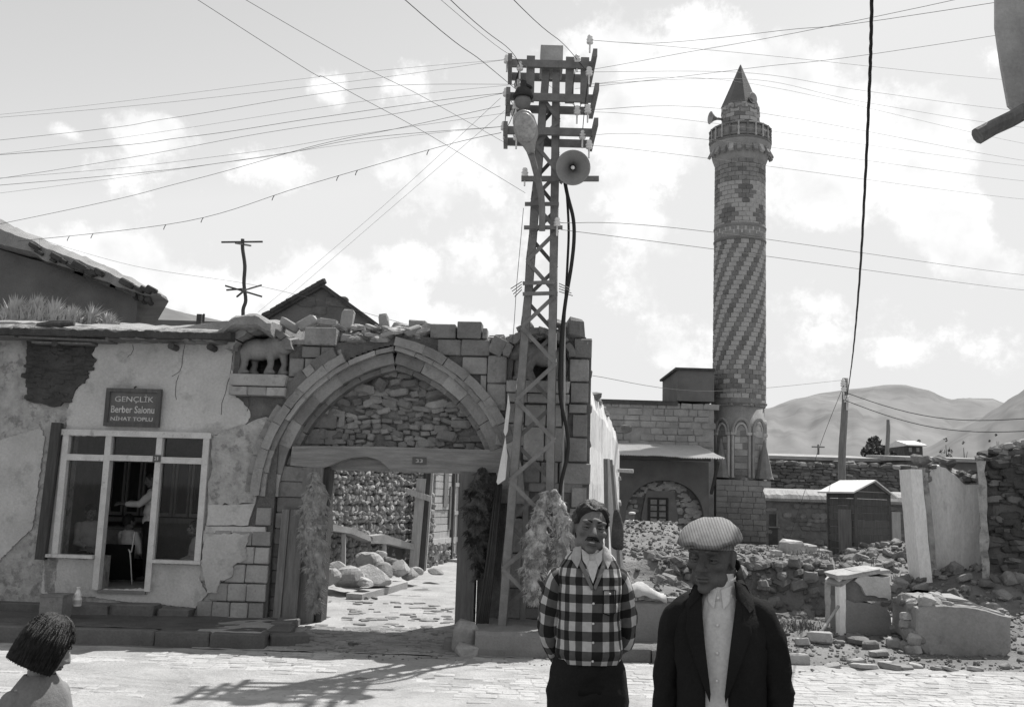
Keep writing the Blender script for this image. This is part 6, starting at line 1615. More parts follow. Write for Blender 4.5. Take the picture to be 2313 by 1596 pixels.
for u, v, w_, h_ in ((690, 678, .42, .3), (760, 680, .5, .25), (720, 700, .3, .2)):
    c = at_y(u, v, Yq - .03); put('wall_patch', FIELD_D[1], t, M_of(c + Vector((0, .04, 0)), (w_, .10, h_)))
# aerial: a crooked pole with two crossed bars
Ya = 17.0
t = thing('roof_aerial', 'crooked wooden roof aerial with crossed sticks', 'aerial', at_y(551, 714, Ya))
mb = MB(); mb.tube(smooth_path([at_y(u, v, Ya) for u, v in ((551, 735), (549, 700), (555, 678), (551, 640), (553, 600), (548, 562), (548, 540))], 4), .034, 7); mb.part('pole', 'wood_dark', t, True)
for (u0, v0, u1, v1, dy) in ((500, 547, 593, 546, 0), (532, 549, 566, 555, .25), (508, 645, 592, 670, .1), (512, 655, 551, 652, -.2), (535, 670, 553, 655, -.3), (553, 655, 590, 644, .2)):
    mb = MB(); mb.bar(at_y(u0, v0, Ya - dy), at_y(u1, v1, Ya + dy), .028, .028); mb.part('cross_stick', 'wood_dark', t)
# chimney stub on the hill roof
mb = MB(); a, b = at_y(443, 725, 40), at_y(455, 709, 40); mb.box(a.x, b.x, 40, 40.3, 1, b.z); mb.single('chimney', 'mud_dark', (a.x, 40, 6), 'small dark chimney stub showing above the shop roof', 'chimney')
mb = MB(); a = at_y(459, 727, 40); mb.tube([a, a + Vector((0, 0, .35))], .05, 6); mb.single('stove_pipe', 'iron_dark', a, 'thin stove pipe beside the small chimney stub', 'pipe')
mb = MB(); a = at_y(450, 726, 42); mb.box(a.x - 6, a.x + 8, 41, 47, 0, a.z - .15); mb.single('rear_house', 'mud_wall', (a.x, 44, 0), 'low flat house hidden behind the shop roof', 'house')

# ================================================================= LANE BEHIND THE GATE
LA, LB = Vector((at_y(640, 1200, 17.6).x, 17.6, 0)), Vector((at_y(948, 1200, 22.2).x, 22.2, 0))
ld = (LB - LA); LL = ld.length; ld.normalize(); ln = Vector((ld.y, -ld.x, 0)); LROT = Matrix((ld, -ln, Vector((0, 0, 1)))).transposed()
lw = thing('lane_wall', 'sunlit wall of round field stones along the lane', 'wall', LA.lerp(LB, .5))
mb = MB(); q = [LA + Vector((0, 0, -.2)), LB + Vector((0, 0, -.2)), LB - ln * .5 + Vector((0, 0, -.2)), LA - ln * .5 + Vector((0, 0, -.2))]; mb.hexa(q + [p_ + Vector((0, 0, 3.1)) for p_ in q]); facet(mb.part('core', 'mortar', lw))
r = random.Random(44); items = []; z = .1
while z < 2.75:
    a = 0; h = r.uniform(.09, .15)
    while a < LL:
        w_ = r.uniform(.09, .2); p_ = LA + ld * (a + w_ / 2) + ln * r.uniform(-.01, .05); items.append((r.choice(LANE), M_of((p_.x, p_.y, z + r.uniform(-.02, .02)), (w_, .18, h * r.uniform(.85, 1.2)), (r.uniform(-.3, .3), r.uniform(-.6, .6), r.uniform(-.3, .3)), LROT))); a += w_ * .95
    z += h * .92
vis = [it for it in items if 1.0 < it[1].translation.z < 2.5 and it[1].translation.x > -4.2]
r.shuffle(vis)
for me, M in vis[:270]: put('stone', me, lw, M)
rest = [it for it in items if it not in vis[:270]] if False else (vis[270:] + [it for it in items if not (1.0 < it[1].translation.z < 2.5 and it[1].translation.x > -4.2)])
o = join_stones([a for a, b in rest], [b for a, b in rest]).part('stone', 'lane_stone', lw); o['kind'] = 'stuff'
# slab shelf, and a dark block standing in for the shade under it
t = thing('stone_shelf', 'broken slab shelf propped along the lane wall', 'shelf', LA.lerp(LB, .6))
def lw_pt(u, v, off): 
    d = ray(u, v); p0 = LA + ln * off; k = (p0 - EYEP).dot(ln) / d.dot(ln); return EYEP + d * k
for px in (((752, 1183), (800, 1192), (842, 1212), (842, 1224), (795, 1205), (752, 1198)), ((836, 1210), (870, 1206), (935, 1228), (936, 1241), (880, 1228), (838, 1226))):
    mb = MB(); f0 = [lw_pt(u, v, .34) for u, v in px]; f1 = [p_ - ln * .36 for p_ in f0]; n = len(px); mb.add(f0 + f1, [tuple(range(n)), tuple(range(2 * n - 1, n - 1, -1))] + [(i, i + n, (i + 1) % n + n, (i + 1) % n) for i in range(n)]); facet(mb.part('slab', 'stone_light', t))
for (u, v0, v1) in ((776, 1205, 1288), (868, 1222, 1262)):
    a, b = lw_pt(u, v0, .28), lw_pt(u, v1, .3); mb = MB(); mb.bar(a, b, .07, .07, (0, 1, 0)); mb.part('prop', 'wood_pale', t)
mb = MB(); px = ((872, 1226), (925, 1238), (926, 1262), (872, 1262)); f0 = [lw_pt(u, v, .12) for u, v in px]; f1 = [p_ - ln * .15 for p_ in f0]; mb.hexa([f1[3], f1[2], f0[2], f0[3], f1[0], f1[1], f0[1], f0[0]]); facet(mb.part('shade_block', 'mud_dark', t))
# posts and braces at the end of the wall
for i, (u0, v0, u1, v1, y, w_, m) in enumerate(((934, 1272, 952, 1080, 21.4, .20, 'wood_pale'), (950, 1276, 966, 1060, 21.5, .16, 'wood_dark'), (958, 1276, 975, 1060, 21.8, .09, 'wood_pale'))):
    a, b = at_y(u0, v0, y), at_y(u1, v1, y); a.z = ground_h(a.x, a.y); mb = MB(); mb.bar(a, b, w_, .14, (0, 1, 0)); mb.single('leaning_post', m, a, ('broad grey post leaning at the end of the lane wall', 'dark squared post between the grey and the pale one in the lane', 'slim pale post by the lane house corner')[i], 'post', 'posts at the end of the lane wall')
a, b = at_y(918, 1108, 21.3), at_y(972, 1126, 21.3); mb = MB(); mb.bar(a, b, .1, .12); mb.single('cross_beam', 'wood_pale', a, 'short pale beam nailed across the lane posts', 'beam')
# house of boards at the end of the lane
HA, HB = Vector((at_y(966, 1200, 22.6).x, 22.6, 0)), Vector((at_y(1075, 1200, 26.5).x, 26.5, 0)); hd = (HB - HA).normalized(); hn = Vector((hd.y, -hd.x, 0)); HL = (HB - HA).length
house = thing('board_house', 'sunlit house of pale boards with a tall door at the end of the lane', 'house', HA.lerp(HB, .4))
def hp(a, o_, z): p_ = HA + hd * a + hn * o_; return (p_.x, p_.y, z)
mb = MB(); mb.box(0, HL * 1.6, -3, 0, -.2, 4.2, hp); facet(mb.part('wall', 'plaster_rough', house))
zb_ = .95
k = 0
for i in range(12):
    z = zb_ + i * .17
    mb = MB(); mb.box(.3, 1.55, .0, .035 + rnd.uniform(0, .015), z, z + .155, hp); facet(mb.part('board', 'wood_pale', house))
    mb = MB(); mb.box(2.35, HL * 1.5, .0, .035 + rnd.uniform(0, .015), z, z + .155, hp); facet(mb.part('board', 'wood_pale', house))
mb = MB(); mb.box(1.66, 2.2, .0, .04, .42, 3.2, hp); dr = facet(mb.part('door', 'wood_pale', house))
for a0, a1, z0, z1, o_ in ((1.62, 1.70, .4, 3.3, .1), (2.16, 2.26, .3, 3.3, .14), (1.7, 2.16, 1.5, 1.6, .08), (1.7, 2.16, 2.2, 2.3, .08), (1.88, 1.93, .45, 1.5, .07), (1.88, 1.93, 2.3, 3.1, .07)):
    mb = MB(); mb.box(a0, a1, .0, o_, z0, z1, hp); facet(subpart(mb, 'rail', 'wood_dark' if a1 - a0 < .11 and z1 > 3 else 'wood_pale', dr))
for a0, a1, z0, z1 in ((.9, 1.2, 1.7, 2.6), (1.38, 1.5, 1.15, 2.2), (2.6, 2.95, 1.2, 2.1)):
    mb = MB(); mb.box(a0, a1, .05, .075, z0, z1, hp); facet(mb.part('shutter', 'wood_grey', house))
mb = MB(); mb.box(.2, HL * 1.5, .0, .07, .82, .95, hp); facet(mb.part('sill_beam', 'wood_pale', house))
mb = MB(); mb.box(1.5, 2.4, .0, .5, .1, .42, hp); facet(mb.part('step', 'stone_light', house))
for i in range(60):
    a = rnd.uniform(0, HL); w_ = rnd.uniform(.1, .24); put('stone', rnd.choice(LANE), house, M_of(hp(a, .0, rnd.uniform(.3, .8)), (w_, .14, w_ * .7), (0, rnd.uniform(-.4, .4), 0)))
for i in range(26):
    put('stone', rnd.choice(LANE), house, M_of(hp(rnd.uniform(-.1, .28), .0, rnd.uniform(.4, 3)), (.18, .14, .13), (0, rnd.uniform(-.4, .4), 0)))
# boulders in front of the lane wall: each a thing
bl_ = [(842, 1300, 92, 50, 'largest pale boulder at the left of the lane heap', 17.6), (832, 1268, 70, 44, 'dark topped long boulder leaning on the lane heap', 18.4), (862, 1290, 62, 44, 'rounded boulder in the middle of the lane heap', 18.0), (888, 1272, 60, 32, 'flat pale boulder at the back of the lane heap', 18.9), (905, 1283, 52, 40, 'boulder at the right of the lane heap', 18.6), (790, 1305, 80, 56, 'big round boulder before the shelf prop', 17.3), (768, 1282, 56, 30, 'flat slab at the left end of the lane heap', 17.6), (748, 1302, 46, 40, 'dark broken boulder against the left gate post', 17.0), (858, 1256, 46, 26, 'square pale stone on top of the lane heap', 19.2), (826, 1315, 46, 26, 'small pale boulder low in front of the lane heap', 17.0), (926, 1296, 44, 30, 'small split boulder at the foot of the posts', 18.8), (940, 1290, 40, 22, 'long pale stone leaning at the foot of the posts', 19.0), (985, 1290, 42, 14, 'bright flat stone lying alone in the lane', 19.5)]
BOUL = []
for i in range(6):
    mb = MB(); ellipsoid(mb, (0, 0, 0), (.5, .5, .5), n=18, m=12); mb.v = [tuple(Vector(v) * (1 + .22 * fbm(v[0] * 2 + i * 9, v[1] * 2, v[2] * 2))) for v in mb.v]
    for k in range(9):      # knocked-off faces
        n_ = Vector((rnd.gauss(0, 1), rnd.gauss(0, 1), rnd.gauss(0, 1))).normalized(); h_ = rnd.uniform(.28, .42)
        mb.v = [tuple(Vector(v) - n_ * max(0, Vector(v).dot(n_) - h_) * .9) for v in mb.v]
    BOUL.append(mb.mesh('boulder', 'lane_stone', False))
for i, (u, v, w_, h_, lab, y) in enumerate(bl_):
    q = at_y(u, v, y); s_ = w_ * y / FPX * .98; hh = h_ * y / FPX * 1.0
    o = bpy.data.objects.new('boulder', BOUL[i % 6]); link(o); o.matrix_world = M_of((q.x, y, max(q.z, ground_h(q.x, y) + hh * .2)), (s_, s_ * .85, hh), (.1, .12 * (-1) ** i, i)); props(o, lab, 'boulder', 'boulders heaped in the lane')
a, b = at_y(800, 1340, 16.6), at_y(905, 1296, 18.4); a.z = ground_h(a.x, a.y) + .05; b.z = ground_h(b.x, b.y) + .07
mb = MB(); mb.bar(a, b, .3, .12); mb.single('kerb_beam', 'stone_light', a, 'long pale slab edging the lane in front of the boulders', 'slab')
for i, (u, v, w_) in enumerate(((818, 1352, 26), (845, 1353, 14), (874, 1328, 20), (895, 1322, 18), (800, 1428, 22))):
    q = at_z(u, v, .2); o = bpy.data.objects.new('lane_rock', FIELD_D[i]); link(o); s_ = w_ * q.y / FPX; o.matrix_world = M_of((q.x, q.y, ground_h(q.x, q.y) + .03), (s_, s_ * .6, s_ * .35), (0, .1, .2 * i)); props(o, ('flat dark stone lying left of the lane centre', 'small dark stone beside the flat one in the lane', 'dark stone at the end of the pale slab', 'pale edged small stone right of the pale slab end', 'dark stone lying inside the gate threshold')[i], 'stone', 'stones lying in the lane')
# right side of the lane: the back of the pier continues as a rough wall out of the sun
mb = MB()

# ================================================================= THINGS ON THE LEFT PAVEMENT
q = at_z(124, 1396, .2); q.y = 13.35
t = thing('tin_can', 'square rusty tin standing on the pavement left of the shop step', 'tin', (at_y(124, 1390, 13.3).x, 13.3, .19))
c = at_y(124, 1390, 13.3); hw_ = .15
mb = MB(); mb.box(c.x - hw_, c.x + hw_, 13.15, 13.45, .19, at_y(124, 1342, 13.3).z); mb.part('body', 'stone_mid', t)
mb = MB(); mb.box(c.x - hw_ - .01, c.x + hw_ + .01, 13.14, 13.46, at_y(124, 1342, 13.3).z - .015, at_y(124, 1342, 13.3).z + .012); mb.part('rim', 'iron', t)
c = at_y(174, 1368, 13.5)
t = thing('bottle', 'pale bottle standing on the footing stone beside the tin', 'bottle', c); H_ = at_y(174, 1325, 13.5).z - c.z
mb = MB(); mb.lathe([(.052, 0), (.055, .02), (.055, .4 * H_), (.042, .5 * H_), (.055, .58 * H_), (.03, .78 * H_), (.024, .95 * H_), (.03, .96 * H_), (.03, H_), (.0, H_)], c, 14); mb.part('body', 'porcelain', t, True)
mb = MB(); mb.lathe([(.0575, .12 * H_), (.0575, .34 * H_)], c, 14, cap=False); mb.part('paper_band', 'plaster', t, True)

# ================================================================= EAVE OF THE HOUSE AT THE RIGHT EDGE
t = thing('street_house', 'house at the right edge with a jutting roof beam and hanging tin sheet', 'house', (4.6, 6.2, .3))
yy = 6.2; a, b = at_y(2207, 308, yy), at_y(2330, 240, yy + .0)
mb = MB(); a2 = a + (b - a) * 3.4; mb.tube([a, a.lerp(b, .3), a.lerp(b, .6) + Vector((0, 0, -.01)), a2], [.058, .054, .056, .06], 10); mb.part('roof_beam', 'wood_grey', t)
px = ((2249, 60), (2262, 150), (2278, 238), (2291, 250), (2600, 130), (2600, -60), (2249, -60)); mb = MB(); P = [at_y(u, v, yy + .25) for u, v in px]; n = len(P); mb.add(P + [p_ + Vector((0, .03, 0)) for p_ in P], [tuple(range(n)), tuple(range(2 * n - 1, n - 1, -1))] + [(i, i + n, (i + 1) % n + n, (i + 1) % n) for i in range(n)]); facet(mb.part('tin_sheet', 'zinc', t))
mb = MB(); xw = at_y(2560, 300, yy).x; mb.box(xw, xw + 3, 2.5, yy + .1, .3, a2.z + .2); mb.part('wall', 'plaster', t)
# ================================================================= PEOPLE
def uv_loft(name, rings, U, V, m, closed=True, thick=0.0):
    """rings of points with cloth coordinates in metres"""
    n = len(rings[0]); vs = [tuple(p) for r in rings for p in r]; fs = []; uvs = []
    mm = n if closed else n - 1
    for i in range(len(rings) - 1):
        for j in range(mm):
            j2 = (j + 1) % n; fs.append((i * n + j, i * n + j2, (i + 1) * n + j2, (i + 1) * n + j))
            u0, u1 = U[i][j], (U[i][j2] if j2 else U[i][0] + (U[i][1] - U[i][0]) * n); w0, w1 = U[i + 1][j], (U[i + 1][j2] if j2 else U[i + 1][0] + (U[i + 1][1] - U[i + 1][0]) * n)
            uvs += [(u0, V[i]), (u1, V[i]), (w1, V[i + 1]), (w0, V[i + 1])]
    return vs, fs, uvs
def uv_mesh(name, parts, m, base):
    vs, fs, uvs = [], [], []
    for a, b, c in parts:
        k = len(vs); vs += a; fs += [tuple(i + k for i in f) for f in b]; uvs += c
    me = bpy.data.meshes.new(name); me.from_pydata([(x - base[0], y - base[1], z - base[2]) for x, y, z in vs], [], fs); me.materials.append(MATS[m])
    uvl = me.uv_layers.new(name='cloth'); flat = [q for uv in uvs for q in uv]; uvl.data.foreach_set('uv', flat)
    me.polygons.foreach_set('use_smooth', [True] * len(me.polygons)); me.update(); return me
def cloth_pattern(name, fn):
    m = bpy.data.materials.new(name); m.use_nodes = True; MATS[name] = m; nt = m.node_tree; N = nt.nodes.new; L = nt.links.new; b = nt.nodes['Principled BSDF']
    b.inputs['Roughness'].default_value = .95; b.inputs['Specular IOR Level'].default_value = .1
    uv = N('ShaderNodeUVMap'); uv.uv_map = 'cloth'; sp = N('ShaderNodeSeparateXYZ'); L(uv.outputs[0], sp.inputs[0])
    def mt(op, a, c=None, d=None):
        n = N('ShaderNodeMath'); n.operation = op
        for i, x in enumerate((a, c, d)):
            if x is None: continue
            if isinstance(x, (int, float)): n.inputs[i].default_value = x
            else: L(x, n.inputs[i])
        return n.outputs[0]
    v = fn(mt, sp.outputs[0], sp.outputs[1])
    nz = N('ShaderNodeTexNoise'); nz.inputs['Scale'].default_value = 60; nz.inputs['Detail'].default_value = 4; tc = N('ShaderNodeTexCoord'); L(tc.outputs['Object'], nz.inputs['Vector'])
    v = mt('MULTIPLY', v, mt('ADD', .75, mt('MULTIPLY', nz.outputs[0], .5)))
    cc = N('ShaderNodeCombineColor')
    for i in range(3): L(v, cc.inputs[i])
    L(cc.outputs[0], b.inputs['Base Color'])
    bp = N('ShaderNodeBump'); bp.inputs['Strength'].default_value = .15; bp.inputs['Distance'].default_value = .004; L(nz.outputs[0], bp.inputs['Height']); L(bp.outputs[0], b.inputs['Normal'])
PITCHC = .068
def checks(mt, u, v):
    a = mt('LESS_THAN', mt('FRACT', mt('DIVIDE', u, PITCHC)), .5); b = mt('LESS_THAN', mt('FRACT', mt('DIVIDE', v, PITCHC)), .5)
    # none dark .46, one dark .115, both dark .018
    return mt('MULTIPLY', .56, mt('MULTIPLY', mt('SUBTRACT', 1.0, mt('MULTIPLY', a, .78)), mt('SUBTRACT', 1.0, mt('MULTIPLY', b, .80))))
cloth_pattern('checked_cloth', checks)
cloth_pattern('striped_tweed', lambda mt, u, v: mt('ADD', .15, mt('MULTIPLY', .08, mt('LESS_THAN', mt('FRACT', mt('DIVIDE', mt('ADD', u, mt('MULTIPLY', v, .35)), .0095)), .62))))

def head_pieces(mb, HM, s, old=False, child=False):
    def P(x, y, z): return HM @ Vector((x * s, y * s, z * s))
    R3 = HM.to_3x3()
    def E(c, r, n=18, m=12, rot=None): ellipsoid(mb, P(*c), (r[0] * s, r[1] * s, r[2] * s), R3 @ (rot or Matrix.Identity(3)), n, m)
    E((0, .018, .034), (.076, .097, .084)); E((0, -.015, -.015), (.068, .074, .080))
    if child:
        E((0, -.03, -.06), (.056, .055, .045)); E((0, -.066, -.088), (.024, .02, .018)); E((.036, -.05, -.04), (.03, .028, .028)); E((-.036, -.05, -.04), (.03, .028, .028))
    else:
        E((0, -.030, -.068), (.056 if not old else .05, .055, .044)); E((0, -.068, -.101), (.026, .022, .018)); E((.044, -.058, -.024), (.025, .022, .019)); E((-.044, -.058, -.024), (.025, .022, .019))
        E((.03, -.084, .024), (.030, .013, .010)); E((-.03, -.084, .024), (.030, .013, .010)); E((0, -.083, .03), (.03, .012, .015))
        E((.05, -.02, -.072), (.018, .035, .028)); E((-.05, -.02, -.072), (.018, .035, .028))
    k = .75 if child else (1.12 if old else 1.0)
    limb(mb, [P(0, -.084, .014), P(0, -.092 - .008 * k, -.008), P(0, -.092 - .021 * k, -.032)], [.010 * s, .0105 * s, .0135 * s], 10)
    E((.013, -.098, -.036), (.010 * k, .011, .009)); E((-.013, -.098, -.036), (.010 * k, .011, .009))
    E((0, -.088, -.060), (.025, .013, .0075)); E((0, -.086, -.073), (.021, .013, .0085))
    for sx in (-1, 1):
        E((sx * .079, .012, -.008), (.009, .021, .034), rot=Matrix.Rotation(sx * .25, 3, 'Z'))
        E((sx * .082, .02, .008), (.008, .014, .018))
def dent(mb, HM, s, spots):
    inv = HM.inverted()
    for i, v in enumerate(mb.v):
        q = inv @ Vector(v)
        if q.length > .2 * s: continue
        q = q / s; d = Vector((0, 0, 0))
        for c, r, amt in spots:
            e = ((q.x - c[0]) / r[0]) ** 2 + ((q.y - c[1]) / r[1]) ** 2 + ((q.z - c[2]) / r[2]) ** 2
            if e < 6: d += Vector((0, amt, 0)) * math.exp(-e)
        if d.y: mb.v[i] = tuple(HM @ ((q + d) * s))
FACE = [((.032, -.085, .002), (.018, .03, .011), .013), ((-.032, -.085, .002), (.018, .03, .011), .013), ((0, -.09, -.066), (.026, .03, .0026), .007), ((.034, -.085, -.052), (.010, .03, .016), .003), ((-.034, -.085, -.052), (.010, .03, .016), .003), ((0, -.085, -.086), (.02, .03, .006), .004)]
def face_parts(t, HM, s, squint=.5, brow_m='hair', tash=None, teeth=False, lip='lip', thickbrow=1.0):
    def P(x, y, z): return HM @ Vector((x * s, y * s, z * s))
    R3 = HM.to_3x3()
    for sx in (-1, 1):
        mb = MB(); ellipsoid(mb, P(sx * .032, -.0685, .0), (.0122 * s, .0122 * s, .0122 * s), R3, 14, 10); eye = mb.part('eye', 'eye_white', t, True)
        mb = MB(); ellipsoid(mb, P(sx * .032, -.0785, .0), (.0062 * s, .003 * s, .0062 * s), R3, 12, 8); subpart(mb, 'iris', 'eye_dark', eye, True)
        mb = MB()
        up = [P(sx * .032 + .017 * math.cos(a), -.0795 + .008 * abs(math.cos(a)) ** 2, .0072 * (1 - squint) + .004 * math.sin(a) - .001) for a in [math.pi * k / 8 for k in range(9)]]
        mb.tube(up, [.0035 * s] + [.0052 * s] * 7 + [.0035 * s], 6); lo = [P(sx * .032 + .016 * math.cos(a), -.079 + .008 * abs(math.cos(a)) ** 2, -.0075 - .003 * math.sin(a)) for a in [math.pi * k / 8 for k in range(9)]]
        mb.tube(lo, [.003 * s] + [.0045 * s] * 7 + [.003 * s], 6); mb.part('eyelid', t.get('skin_m', 'skin'), t, True)
        mb = MB(); br = [P(sx * (.012 + .040 * k / 7), -.0930 + .012 * (k / 7) ** 2, .0215 + .006 * math.sin(math.pi * (.15 + .75 * k / 7))) for k in range(8)]
        mb.tube(br, [.003 * s * thickbrow] + [.0042 * s * thickbrow] * 5 + [.003 * s * thickbrow, .0015 * s], 6); mb.part('eyebrow', 'brow' if brow_m == 'hair' else brow_m, t, True)
    mb = MB(); up = [P(.024 * math.cos(a), -.0985 + .012 * math.cos(a) ** 2, -.0615 + .0015 * math.sin(2 * a) ** 2) for a in [math.pi * k / 10 for k in range(11)]]
    mb.tube(up, [.002 * s] + [.0046 * s] * 9 + [.002 * s], 6)
    gap = .009 if teeth else .003
    lo = [P(.021 * math.cos(a), -.0965 + .012 * math.cos(a) ** 2, -.069 - gap) for a in [math.pi * k / 10 for k in range(11)]]
    mb.tube(lo, [.002 * s] + [.005 * s] * 9 + [.002 * s], 6); mb.part('lips', lip, t, True)
    if teeth:
        mb = MB(); mb.tube([P(.016 * math.cos(a), -.0945 + .010 * math.cos(a) ** 2, -.0672) for a in [math.pi * k / 8 for k in range(9)]], .0042 * s, 6); mb.part('teeth', 'white_cloth', t, True)
    if tash:
        mb = MB()
        for k in range(90):
            f_ = rnd.uniform(-1, 1); x = .031 * f_; a = P(x * .75, -.104 + .016 * f_ * f_, -.0435 - .002 * abs(f_)); b = P(x + .004 * (1 if f_ > 0 else -1), -.1055 + .019 * f_ * f_, -.0565 - .006 * abs(f_) + rnd.uniform(-.002, .002))
            mb.tube([a, a.lerp(b, .5) + R3 @ Vector((0, -.002 * s, 0)), b], [.0022 * s, .0022 * s, .0006 * s], 4)
        o = mb.part('moustache', tash, t, True); o['kind'] = 'stuff'
def hair_cap(t, HM, s, m, front=.055, side=.0, back=-.075, lift=.012, wave=.004, strands=900, seed=1, bob=False, length=.035, part_x=.0):
    """hair shell over the cranium plus locks; front = height of the hairline"""
    def P(x, y, z): return HM @ Vector((x * s, y * s, z * s))
    r = random.Random(seed); mb = MB(); N1, N2 = 48, 26; rings = []
    def line(th):      # lowest height of hair in direction th (0 = face)
        c = math.cos(th); a = abs(math.atan2(math.sin(th), c))
        if bob: return lerp(.045, -.105, sstep(.45, .75, a))
        if a < .75: return front - .012 * math.cos(a * 4) * .5
        if a < 1.5: return lerp(front, side, sstep(.75, 1.1, a))
        if a < 1.9: return side - .03
        return lerp(side, back, sstep(1.9, 2.5, a))
    pts = []
    for i in range(N2 + 1):
        el = math.pi / 2 * (1 - i / N2 * 1.0)
        ring = []
        for j in range(N1):
            th = 2 * math.pi * j / N1; lo = line(th); top = .034 + .084 + lift
            z = lo + (top - lo) * math.sin(el); zc = max(-1, min(1, (z - .034) / (.084 + lift)))
            rad = math.sqrt(max(0, 1 - zc * zc)) if z > .034 else 1.0
            if z <= .034 and not bob: rad = 1.0 - .22 * ((.034 - z) / .11) ** 1.5
            if bob and z <= .034: rad = 1.02 + .05 * ((.034 - z) / .14)
            w_ = wave * (noise.noise((math.sin(th) * 5, math.cos(th) * 5, z * 60 + seed)) + .7 * noise.noise((th * 5, z * 90, seed)))
            x = math.sin(th) * (.076 + lift * .55 + w_) * rad; y = .018 - math.cos(th) * (.097 + lift * .45 + w_) * rad
            ring.append(P(x, y, z + w_ * .7)); 
        rings.append(ring)
    mb.rings(rings, True); mb.part('hair', m, t, True)
    sb = MB()
    for k in range(strands):
        i = r.randrange(2, N2 - 1); j = r.randrange(N1); p = rings[i][j]; q = rings[min(i + (7 if bob else 2), N2)][(j + r.choice((-1, 0, 0, 1))) % N1]
        c = HM @ Vector((0, .018 * s, .03 * s)); o_ = (p - c).normalized()
        if bob: sb.tube([p + o_ * .002, (p + q) / 2 + o_ * .005, q + o_ * .003], [.0009, .0013, .0008], 4)
        else:
            dj = r.choice((-1, 0, 1)); a_ = rings[max(i - 2, 0)][(j + dj) % N1]; b_ = rings[max(i - 4, 0)][(j + 2 * dj) % N1]; lf = r.uniform(.001, .007) * s; sb.tube([p - o_ * .001, a_ + o_ * lf, b_ + o_ * lf * .6], [.0012, .0016, .0006], 4)
    if strands: o = sb.part('hair_locks', m, t, True); o['kind'] = 'stuff'
def hand_pieces(mb, w, d, side, s, nrm):
    """palm, four unequal curled fingers and a thumb; w wrist, d direction, nrm palm normal"""
    d = Vector(d).normalized(); n = Vector(nrm); n = (n - d * n.dot(d)).normalized(); x = d.cross(n) * side; w = Vector(w)
    ellipsoid(mb, w + d * .045 * s, (.042 * s, .018 * s, .052 * s), Matrix((x, n, d)).transposed(), 12, 8)
    for k, (ox, L) in enumerate(((-.030, .072), (-.010, .082), (.010, .077), (.028, .060))):
        b = w + d * .085 * s + x * ox * s; k1 = b + d * L * .45 * s + n * .004 * s; k2 = k1 + (d * .8 + n * .6).normalized() * L * .32 * s; k3 = k2 + (d * .5 + n * .9).normalized() * L * .25 * s
        limb(mb, [b - d * .02 * s, b, k1, k2, k3], [.010 * s, .0095 * s, .009 * s, .0082 * s, .007 * s], 8)
    b = w + d * .03 * s - x * .034 * s; limb(mb, [b, b + (d * .6 - x * .7 + n * .3) * .035 * s, b + (d * 1.0 - x * .75 + n * .5) * .058 * s], [.013 * s, .011 * s, .009 * s], 8)
def body_pieces(mb, T, J, hm, s=1.0):
    """T maps body space to world; J joints"""
    def w(p): return T @ Vector(p)
    R3 = T.to_3x3()
    def limb(m_, pts, rs, n=10): globals()['limb'](m_, pts, [r * s for r in rs], n)
    def E(c, r): ellipsoid(mb, w(c), r, R3, 16, 10)
    E((0, .01, .95), (.12, .07, .11)); E((0, .0, 1.12), (.13, .09, .16)); E((0, -.005, 1.28), (.145, .1, .15))
    limb(mb, [w((-.11, .01, 1.35)), w((0, .015, 1.40)), w((.11, .01, 1.35))], [.042, .055, .042])
    limb(mb, [w((0, .02, 1.38)), w((0, .015, 1.46)), hm @ Vector((0, .015, -.05))], [.056, .053, .054], 14)
    for k in ('l', 'r'):
        sh, el, wr = J['sh' + k], J['el' + k], J['wr' + k]
        sh = Vector(sh) + Vector((0, 0, -.045)); limb(mb, [w(sh), w((Vector(sh) + Vector(el)) / 2), w(el), w((Vector(el) * .6 + Vector(wr) * .4)), w(wr)], [.034, .032, .029, .028, .024])
        hp_, kn, an = J['hp' + k], J['kn' + k], J['an' + k]
        limb(mb, [w(hp_), w((Vector(hp_) + Vector(kn)) / 2), w(kn), w(Vector(kn) * .65 + Vector(an) * .35), w(an)], [.085, .074, .052, .05, .036])
        a = Vector(an); limb(mb, [w(a + Vector((0, .04, -.04))), w(a + Vector((0, -.06, -.05))), w(a + Vector((0, -.14, -.055)))], [.04, .038, .028])
        hand_pieces(mb, w(wr), R3 @ (Vector(wr) - Vector(el)), 1 if k == 'l' else -1, s, R3 @ Vector(J.get('palm' + k, (0, 1, 0))))
STAND = {'shl': (-.165, .01, 1.375), 'ell': (-.215, .05, 1.11), 'wrl': (-.11, .18, .97), 'shr': (.165, .01, 1.375), 'elr': (.215, .05, 1.11), 'wrr': (.11, .18, .97), 'hpl': (-.085, 0, .88), 'knl': (-.095, -.01, .48), 'anl': (-.10, .02, .09), 'hpr': (.085, 0, .88), 'knr': (.095, -.01, .48), 'anr': (.11, .02, .09)}
def fuse_part(mb, name, m, t, voxel, it=2):
    q = fused(mb, voxel, it); return q
def shoes(t, T, J):
    for k in ('l', 'r'):
        mb = MB(); a = Vector(J['an' + k]); limb(mb, [T @ (a + Vector((0, .05, -.045))), T @ (a + Vector((0, -.06, -.05))), T @ (a + Vector((0, -.16, -.058)))], [.045, .046, .034], 10); mb.part('shoe', 'iron_dark', t, True)
